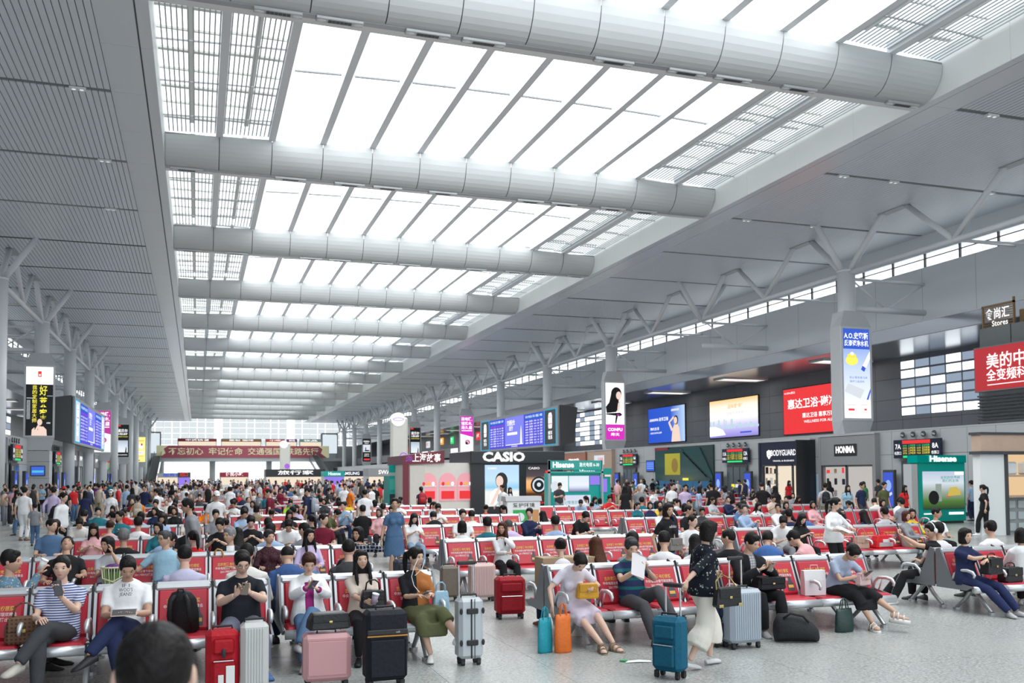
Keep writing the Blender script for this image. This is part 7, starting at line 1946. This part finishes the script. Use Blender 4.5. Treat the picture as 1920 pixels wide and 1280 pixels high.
sb = suitcase(1.77, 9.25, 1, .41, .75, .26, (.012, .014, .020), 'large black suitcase with orange trim before the long hair', 'plain', 0, M_nylon)
MB().rbox(-.2, -.145, .50, .2, -.128, .515, .004).build('orange_trim', mat('orange_trim', (.55, .26, .05), .5), sb); MB().rbox(-.2, -.15, .52, .2, -.128, .57, .008).build('logo_band', M_rub, sb); MB().rbox(-.18, -.155, .10, .18, -.128, .48, .02).build('front_pocket', M_nylon, sb, color=(.012, .014, .020))
sign_text('usb', mat('pale_print', (.6, .6, .6), .5), sb, (.10, -.153, .545), .03)
sp_ = suitcase(1.22, 9.42, -2, .46, .53, .28, (.56, .30, .31), 'metallic pink hard suitcase with a black bag on top', 'plain')
MB().rbox(-.19, -.150, .13, .19, -.138, .47, .01).build('raised_panel', M_gloss, sp_, color=(.56, .30, .31))
suitcase(.53, 9.36, 0, .26, .68, .24, (.55, .56, .55), 'silver grooved aluminium suitcase between red case and pink case', 'ribs')
rd = suitcase(.24, 9.40, 3, .30, .62, .25, (.42, .010, .020), 'bright red soft suitcase with paper tags', 'soft', 0, M_nylon)
MB().rbox(.02, -.172, .10, .10, -.166, .30, .003).build('luggage_tag', mat('tag_paper', (.75, .76, .74), .7), rd); MB().rbox(-.05, -.172, .06, .0, -.166, .22, .003).build('luggage_tag', MATS['tag_paper'], rd); MB().ball((.0, -.175, .42), (.022, .015, .045), 10, 6).build('lock', M_rub, rd)
suitcase(6.02, 10.0, 12, .40, .55, .24, (.014, .022, .055), 'navy soft suitcase half hidden behind the teal blue one', 'soft', 0, M_nylon)
suitcase(-1.95, 9.75, 0, .36, .52, .24, (.02, .021, .023), 'black trolley case at the lower left edge', 'ribs')
suitcase(24.2, 30.2, 20, .46, .72, .28, (.70, .10, .40), 'bright pink suitcase among the right crowd', 'ribs')
suitcase(-5.1, 25.6, 10, .40, .62, .26, (.62, .10, .34), 'pink trolley case beside the small child', 'ribs', .3)

def backpack(x, y, z, rz, s, col, label, tilt=0.0, group=None):
    t = empty('backpack', (x, y, z), math.radians(rz), label=label, cat='backpack', group=group); t.scale = (s, s, s)
    m = MB(); rs = []
    for zz, w, d0, d1 in ((0, .13, -.07, .06), (.02, .155, -.10, .075), (.2, .16, -.11, .08), (.36, .145, -.085, .08), (.44, .10, -.045, .07), (.465, .04, -.01, .05)):
        rs.append([V(w * math.cos(a), (d0 + d1) / 2 + (d1 - d0) / 2 * math.sin(a), zz) for a in [2 * math.pi * k / 16 for k in range(16)]])
    m.loft(rs); m.build('bag_body', M_nylon, t, rot=(tilt, 0, 0), smooth=True, color=col)
    rs = []
    for zz, w, d in ((.04, .10, .02), (.06, .125, .045), (.2, .125, .05), (.26, .10, .02)): rs.append([V(w * math.cos(a), -.095 + d * math.sin(a), zz) for a in [2 * math.pi * k / 14 for k in range(14)]])
    MB().loft(rs).build('front_pocket', M_nylon, t, rot=(tilt, 0, 0), smooth=True, color=tuple(v * 1.25 for v in col))
    for sx in (-1, 1): MB().tube([(sx * .05, .07, .43), (sx * .085, .14, .40), (sx * .10, .16, .25), (sx * .11, .10, .06)], [.022, .028, .026, .012], 8).build('shoulder_strap', M_nylon, t, rot=(tilt, 0, 0), smooth=True, color=tuple(v * .8 for v in col))
    MB().tube([(-.03, .05, .455), (-.025, .05, .495), (.025, .05, .495), (.03, .05, .455)], .009, 6).build('carry_loop', M_nylon, t, rot=(tilt, 0, 0), color=col)
    return t
backpack(-.12, 10.55, 0.435, 168, 1.0, (.016, .016, .018), 'black backpack standing on the empty front seat', -.25)
backpack(1.82, 11.98, .50, 180, 1.15, (.014, .014, .016), 'large black backpack worn by the dark-shirted person from behind')
backpack(6.05, 11.62, 0.435, 0, .95, (.014, .014, .016), 'rounded black backpack on a rear seat of the right bench')
backpack(7.62, 14.3, .95, 150, .95, (.02, .018, .03), 'black backpack on the shoulder of the lettered tee')
def worn(lbl, x, y, rz, col, label, sc=1.0):
    a = math.radians(rz); backpack(x - math.sin(a) * .19, y + math.cos(a) * .19, .98 * sc, rz + 180, sc, col, label)
for e in MID:
    lb = e[7]
    if 'backpack' in lb:
        col = (.30, .33, .37) if 'grey backpack' in lb else (.40, .36, .28) if 'pale backpack' in lb else (.35, .03, .04) if 'red backpack' in lb else (.03, .035, .045) if 'dark' in lb else (.014, .014, .016)
        worn(lb, e[1], e[2], e[3], col, 'backpack worn by the ' + ' '.join(lb.replace('person ', 'one ').split()[:11]), e[4] * .95)

def handbag(x, y, z, rz, w, h, d, col, label, m=None, loop=.10, name='handbag', flap=True):
    t = empty(name, (x, y, z), math.radians(rz), label=label, cat='bag')
    b = MB(); rs = []
    for zz, k in ((0, .92), (h * .1, 1.0), (h * .6, .94), (h * .95, .80), (h, .74)):
        rs.append([V(w / 2 * k * (1 - .0) * sx, d / 2 * k * sy, zz) for sx, sy in ((-1, -.7), (-.85, -1), (.85, -1), (1, -.7), (1, .7), (.85, 1), (-.85, 1), (-1, .7))])
    b.loft(rs); b.build('bag_body', m or M_leather, t, color=col)
    if flap: MB().rbox(-w * .42, -d / 2 - .008, h * .45, w * .42, -d / 2 * .74, h * .98, .006).build('flap', m or M_leather, t, color=tuple(v * .85 for v in col)); MB().rbox(-.018, -d / 2 - .016, h * .42, .018, -d / 2 - .004, h * .55, .004).build('clasp', mat('brass', (.55, .42, .15), .3, .8), t)
    if loop: MB().tube([(-w * .28, 0, h * .96), (-w * .24, 0, h + loop * .7), (-w * .1, 0, h + loop), (w * .1, 0, h + loop), (w * .24, 0, h + loop * .7), (w * .28, 0, h * .96)], .009, 8).build('bag_handle', m or M_leather, t, smooth=True, color=tuple(v * .8 for v in col))
    return t
M_monog = patmat('brown_checker', plaid((.075, .035, .02), (.15, .08, .045), 26, 26, .5), .45)
handbag(-1.62, 10.42, 0.435, 10, .34, .26, .15, (.1, .05, .03), 'brown checkered handbag on the seat beside the striped polo', M_monog, .13)
handbag(4.46, 10.47, .58, -4, .27, .18, .12, (.62, .31, .02), 'mustard yellow handbag on the lilac lap', loop=0)
handbag(1.86, 10.44, .60, 0, .28, .20, .12, (.012, .012, .014), 'black handbag on the lap of the beige blouse', loop=.11)
handbag(1.24, 9.42, .565, 6, .42, .16, .20, (.016, .017, .018), 'black leather bag lying on the pink suitcase', loop=0)
qb = handbag(5.28, 8.66, .68, 14, .36, .20, .10, (.012, .012, .013), 'black quilted bag hanging from the floral blouse', loop=.0)
for sx in (-.14, .14): MB().rbox(sx - .03, -.062, .0, sx + .03, -.054, .03, .003).build('corner_plate', MATS['brass'], qb)
MB().tube([(-.15, 0, .18), (-.13, .03, .26), (-.02, .06, .33), (.11, .05, .27), (.15, 0, .18)], .008, 6).build('chain', MATS['brass'], qb)
handbag(8.38, 10.36, .585, 20, .26, .16, .10, (.62, .42, .42), 'pale pink handbag on the black skirt', loop=0)
handbag(10.98, 10.78, .585, 10, .32, .24, .18, (.014, .014, .016), 'black studded bag in the arms of the navy tee', loop=.06)
handbag(11.5, 10.95, 0.435, 4, .36, .22, .2, (.012, .012, .014), 'black bag on the seat right of the navy tee', loop=.06)
handbag(13.6, 16.85, 0.435, -8, .34, .27, .14, (.50, .36, .29), 'beige handbag with tall handle beside the red sports bag', loop=.16)
handbag(7.42, 13.72, .82, 20, .30, .20, .08, (.22, .21, .20), 'grey shoulder bag of the lettered tee', loop=0, flap=True)
handbag(6.98, 10.45, .585, 0, .42, .16, .24, (.016, .016, .018), 'black bag lying on the lap of the black jacket', loop=0, m=M_nylon)
handbag(8.5, 11.95, 0.435, 0, .34, .34, .16, (.66, .56, .52), 'floral cream tote on a rear seat behind the pale blue top', loop=.1, m=M_fab, flap=False)
handbag(2.68, 10.60, 0.430, 0, .2, .30, .12, (.33, .52, .66), 'pale blue soft bag beside the rust tee', loop=.1, flap=False)
handbag(-4.75, 25.3, .86, 30, .30, .26, .12, (.16, .075, .025), 'brown shoulder bag of the white tee at the left', loop=.1)
handbag(-2.05, 10.35, 0.435, 0, .40, .36, .2, (.03, .045, .085), 'dark blue bag at the left picture edge', loop=.06, m=M_nylon)
t = empty('duffel_bag', (7.0, 9.9, 0), math.radians(-20), label='black duffel bag on the floor beside the grey ribbed suitcase', cat='bag')
MB().loft([[V(x_, .14 * k * math.cos(a), .16 * k2 + .15 * k2 * math.sin(a) * (1.25 if math.sin(a) > 0 else 1)) for a in [2 * math.pi * i / 14 for i in range(14)]] for x_, k, k2 in ((-.26, .75, .75), (-.22, 1, 1.0), (.0, 1.08, 1.0), (.18, .95, .72), (.26, .6, .45))]).build('bag_body', M_nylon, t, smooth=True, color=(.022, .023, .025))
MB().tube([(-.18, -.1, .30), (-.1, -.12, .36), (.05, -.13, .33), (.12, -.12, .25)], .014, 8).build('strap', M_nylon, t, smooth=True, color=(.014, .014, .016))
rb = handbag(14.15, 16.85, 0.435, 6, .50, .27, .24, (.58, .02, .025), 'red and grey sports bag on the second right bench', m=M_nylon, loop=.06, flap=False, name='sports_bag')
MB().rbox(-.20, -.128, .03, .20, -.112, .12, .008).build('grey_panel', M_nylon, rb, color=(.42, .42, .43)); MB().rbox(-.10, -.132, .12, .10, -.116, .19, .006).build('print_patch', mat('white_patch', (.7, .66, .66), .6), rb)
def plastic_bag(x, y, z, w, h, d, col, label, rz=0):
    t = empty('carrier_bag', (x, y, z), math.radians(rz), label=label, cat='bag'); r_ = random.Random(int(x * 100)); b = MB(); rs = []
    for zz, k, kd in ((0, .94, .9), (.02, 1, 1), (h * .5, 1.0, .85), (h * .85, .92, .5), (h, .86, .3)):
        rs.append([V(w / 2 * k * math.cos(a) * (1 + r_.uniform(-.05, .05)), d / 2 * kd * math.sin(a) * (1 + r_.uniform(-.12, .12)), zz) for a in [2 * math.pi * i / 16 for i in range(16)]])
    b.loft(rs); b.build('bag_body', M_leather, t, smooth=True, color=col)
    for sy in (-1, 1): MB().tube([(-w * .2, sy * .02, h - .01), (-w * .12, sy * .015, h + .10), (0, 0, h + .13), (w * .12, sy * .015, h + .10), (w * .2, sy * .02, h - .01)], .008, 6).build('bag_handle', M_leather, t, color=col)
    return t
plastic_bag(3.86, 10.32, .0, .21, .40, .12, (.01, .30, .38), 'turquoise plastic carrier bag held beside the lilac dress', 20)
plastic_bag(4.06, 10.26, .0, .22, .44, .14, (.72, .16, .02), 'orange cloth carrier bag held beside the lilac dress', 10)
yb = plastic_bag(8.15, 45.6, .52, .48, .52, .14, (.85, .62, .02), 'bright yellow shopping bag held by the orange tee', 0)
yb.location = (5.40, 35.2, .50); yb.scale = (.75, .75, .75); MB().ball((0, -.066, .28), (.12, .012, .10), 12, 8).build('red_emblem', mat('emblem_red', (.45, .03, .03), .6), yb)
plastic_bag(8.02, 10.30, 0, .30, .30, .16, (.014, .04, .035), 'dark green patterned shopping bag under the pale blue top', 8)
t = empty('paper_bag', (7.86, 10.72, .435), math.radians(-8), label='white paper shopping bag on the seat left of the pale blue top', cat='bag')
pbm = mat('white_paper', (.72, .69, .70), .7); MB().loft([[V(sx * .15 * k, sy * .06 * k2, z) for sx, sy in ((-1, -1), (1, -1), (1, 1), (-1, 1))] for z, k, k2 in ((0, 1, 1), (.2, 1.02, 1.05), (.33, 1.03, .7))]).build('bag_body', pbm, t)
MB().tube([(-.06, -.03, .32), (-.05, -.03, .40), (.05, -.03, .40), (.06, -.03, .32)], .004, 6).build('bag_handle', pbm, t)
t = empty('carton', (4.70, 11.72, .435), 0, label='brown cardboard carton tied with white strap on a rear seat', cat='box')
cb = mat('cardboard', (.40, .29, .18), .8, var=.08); MB().rbox(-.40, -.16, 0, .40, .16, .54, .006).build('carton_body', cb, t); MB().rbox(-.26, -.163, .20, -.12, -.159, .34, .001).build('red_mark', mat('carton_print', (.50, .12, .03), .7), t)
for sx in (-.12, .22): MB().box(sx, -.166, -.001, sx + .02, .166, .546).build('strap', M_white, t)
t = empty('wicker_basket', (-1.10, 14.28, .57), 0, label='green and cream bamboo basket on the purple skirt', cat='basket')
for k in range(26):
    a = 2 * math.pi * k / 26; MB().tube([(.13 * math.cos(a), .10 * math.sin(a), 0), (.16 * math.cos(a), .12 * math.sin(a), .24)], .011, 5).build('stave', mat('bamboo_green' if k % 2 else 'bamboo_cream', (.16, .33, .10) if k % 2 else (.60, .58, .40), .6), t)
MB().tube([(.165 * math.cos(a), .125 * math.sin(a), .24) for a in [2 * math.pi * k / 20 for k in range(21)]], .014, 6).build('rim', MATS['bamboo_cream'], t); MB().ball((0, 0, .03), (.13, .10, .03), 14, 6).build('base', MATS['bamboo_cream'], t)
MB().ball((.0, 0, .23), (.12, .09, .06), 12, 8).build('contents', mat('purple_cloth', (.10, .02, .16), .7), t); MB().tube([(-.15, -.05, .24), (-.13, -.14, .10), (0, -.15, .05), (.13, -.14, .12), (.15, -.05, .24)], .010, 6).build('handle', MATS['bamboo_cream'], t)
t = empty('umbrella', (.36, 14.95, .0), 0, label='folded umbrella with hooked amber handle held by the grey haired sitter', cat='umbrella')
MB().tube([(0, 0, .05), (0, 0, .2), (.02, 0, .72)], [.012, .03, .022], 8).build('canopy', M_nylon, t, color=(.02, .02, .022)); MB().tube([(.02, 0, .72), (.02, 0, .88), (-.0, 0, .95), (-.06, 0, .97), (-.10, 0, .93), (-.10, 0, .88)], .014, 8).build('hook_handle', mat('amber_wood', (.45, .22, .06), .4), t, smooth=True)

# held things: phones, tablet, papers, cups
def held(name, me_fn, n, base, rot, label, cat, off=(0, 0, 0)):
    pr_ = [p_ for p_ in ppl if p_[0] == n][0]; sp0 = SPECS[n]; a = math.radians(pr_[3])
    l = (sp0['_arms'][-1][2] + sp0['_arms'][1][2]) / 2 if base == 'mid' else sp0['_arms'][1 if base == 'L' else -1][2]
    l = l + np.array(off); x = pr_[1] + l[0] * math.cos(a) - l[1] * math.sin(a); y = pr_[2] + l[0] * math.sin(a) + l[1] * math.cos(a)
    t = empty(name, (x, y, l[2]), 0, label=label, cat=cat); t.rotation_euler = (rot[0], rot[1], rot[2] + a); me_fn(t)
def phone_fn(col):
    def f(t):
        MB().rbox(-.037, -.0045, -.076, .037, .0045, .076, .004).build('phone_case', M_gloss, t, color=col); rect(t, -.033, -.068, .033, .068, M_dark, .0055, 'screen').rotation_euler = (0, 0, math.pi)
        MB().rbox(-.028, -.007, .048, -.006, -.0045, .068, .001).build('camera_lens', M_rub, t)
    return f
held('phone', phone_fn((.03, .032, .035)), 'striped', 'L', (-.15, -.12, .15), 'dark grey phone held up by the striped polo', 'phone', (-.015, -.055, .085))
held('phone', phone_fn((.30, .25, .20)), 'black_tee', 'mid', (.5, .1, 0), 'gold phone in the hands of the stout black tee', 'phone', (.02, -.075, .06))
held('phone', phone_fn((.16, .12, .16)), 'white_jacket', 'mid', (.8, .2, .3), 'dark violet phone of the white jacket', 'phone', (.0, -.07, .045))
held('phone', phone_fn((.40, .34, .28)), 'black_jacket', 'mid', (.7, 0, .2), 'pale gold phone of the black jacket', 'phone', (.04, -.09, .04))
held('phone', phone_fn((.03, .03, .035)), 'grey_top', 'mid', (.9, 0, .2), 'black phone of the pale blue top', 'phone', (.03, -.09, .03))
held('phone', phone_fn((.03, .03, .035)), 'headphone', 'mid', (.1, 1.5, 0), 'black phone held sideways by the white headphones', 'phone', (0, -.10, .03))
held('phone', phone_fn((.35, .35, .36)), 'rust_tee', 'L', (1.2, 0, .3), 'white phone in the lap of the rust tee', 'phone', (-.06, -.05, .02))
held('phone', phone_fn((.05, .05, .06)), 'plaid_shirt', 'L', (0, 0, .3), 'grey phone of the plaid shirt', 'phone', (-.03, -.05, .05))
held('tablet', lambda t: (MB().rbox(-.12, -.085, -.004, .12, .085, .004, .003).build('tablet_body', M_gloss, t, color=(.55, .40, .34)), MB().box(-.11, -.075, .004, .11, .075, .0055).build('screen', M_dark, t)), 'white_tee', 'mid', (.25, 0, 0), 'thin rose tablet in the hands of the printed white tee', 'tablet', (0, -.12, .03))
def papers(t):
    for q in range(3): MB().rbox(-.105 + .01 * q, -.002 + .006 * q, -.14, .105 + .01 * q, .002 + .006 * q, .14, .001).build('sheet', pbm, t, rot=(.05 * q, .06 * q, .03 * q))
held('papers', papers, 'reader', 'R', (-.35, .35, .2), 'folded white papers held by the reader', 'papers', (-.05, -.11, .06))
def cup(c0, lid):
    def f(t):
        MB().tube([(0, 0, -.06), (0, 0, .05)], [.028, .038], 16).build('cup_body', mat(c0[0], c0[1], .5), t, smooth=True); MB().tube([(0, 0, .05), (0, 0, .062)], .041, 16).build('lid', mat(lid[0], lid[1], .4), t)
    return f
held('paper_cup', cup(('cup_violet', (.36, .30, .38)), ('cup_lid', (.62, .60, .68))), 'long_hair', 'mid', (.2, .2, 0), 'violet lidded cup held by the beige blouse', 'cup', (.03, -.07, .035))
held('paper_cup', cup(('cup_white', (.72, .72, .70)), ('cup_rim', (.78, .78, .76))), 'cup_man', 'R', (.5, 0, 0), 'white paper cup at the mouth of the floral shirt', 'cup', (.02, -.03, .10))
held('papers', papers, 'white_blouse', 'R', (-1.2, 0, .3), 'crumpled white slip held by the white blouse', 'papers', (.04, -.06, .03))
# white earphone cord and a wrapper on the floor
t = empty('earphones', (2.41, 10.69, 0), label='white earphone cord hanging from the rust tee', cat='earphones')
MB().tube([(.0, -.12, 1.12), (-.06, -.16, 1.02), (-.09, -.17, .92), (-.07, -.20, .82), (-.02, -.26, .75)], .004, 5).build('cord', mat('cord_white', (.8, .8, .8), .5), t); MB().tube([(.08, -.11, 1.10), (.03, -.17, 1.0), (-.05, -.17, .93)], .004, 5).build('cord', MATS['cord_white'], t)
t = empty('litter_wrapper', (4.62, 9.45, 0), math.radians(-10), label='crumpled white and green food wrapper on the granite floor', cat='litter')
MB().add([(-.14, -.04, .004), (.0, -.06, .012), (.15, -.05, .004), (.16, .03, .006), (.02, .05, .016), (-.13, .05, .004)], [(0, 1, 4, 5), (1, 2, 3, 4)]).build('wrapper_sheet', MATS['tag_paper'], t); MB().ball((-.15, .03, .015), (.05, .02, .014), 8, 6).build('green_end', mat('wrapper_green', (.05, .35, .12), .5), t)
# prints on shirts
def shirt_print(n, s, z, y, size, m, w, x=0.0):
    for o in C.objects:
        if o.name.startswith('shirt') and o.parent and o.data == PR[n]['shirt']:
            e = sign_text(s, m, None, (0, 0, 0), size, '-y', .01, w=w); e.parent = o.parent; e.location = (x, y, z); e.name = 'shirt_print'; return e
e = shirt_print('logo_tee', 'adidas', 1.20, -.150, .07, mat('tee_print', (.7, .7, .7), .7), .17)
ink = mat('shirt_ink', (.05, .055, .05), .8)
for q, (s, z) in enumerate((('IF I', .965), ('WOO\'S', .92), ('JEANS!', .875))): 
    e = shirt_print('white_tee', s, z, -.148 + .012 * q, .05, ink, (.07, .13, .12)[q])
    if e: e.rotation_euler = (RX90 - .2, 0, 0)
bpy.data.scenes.remove(_tmp)
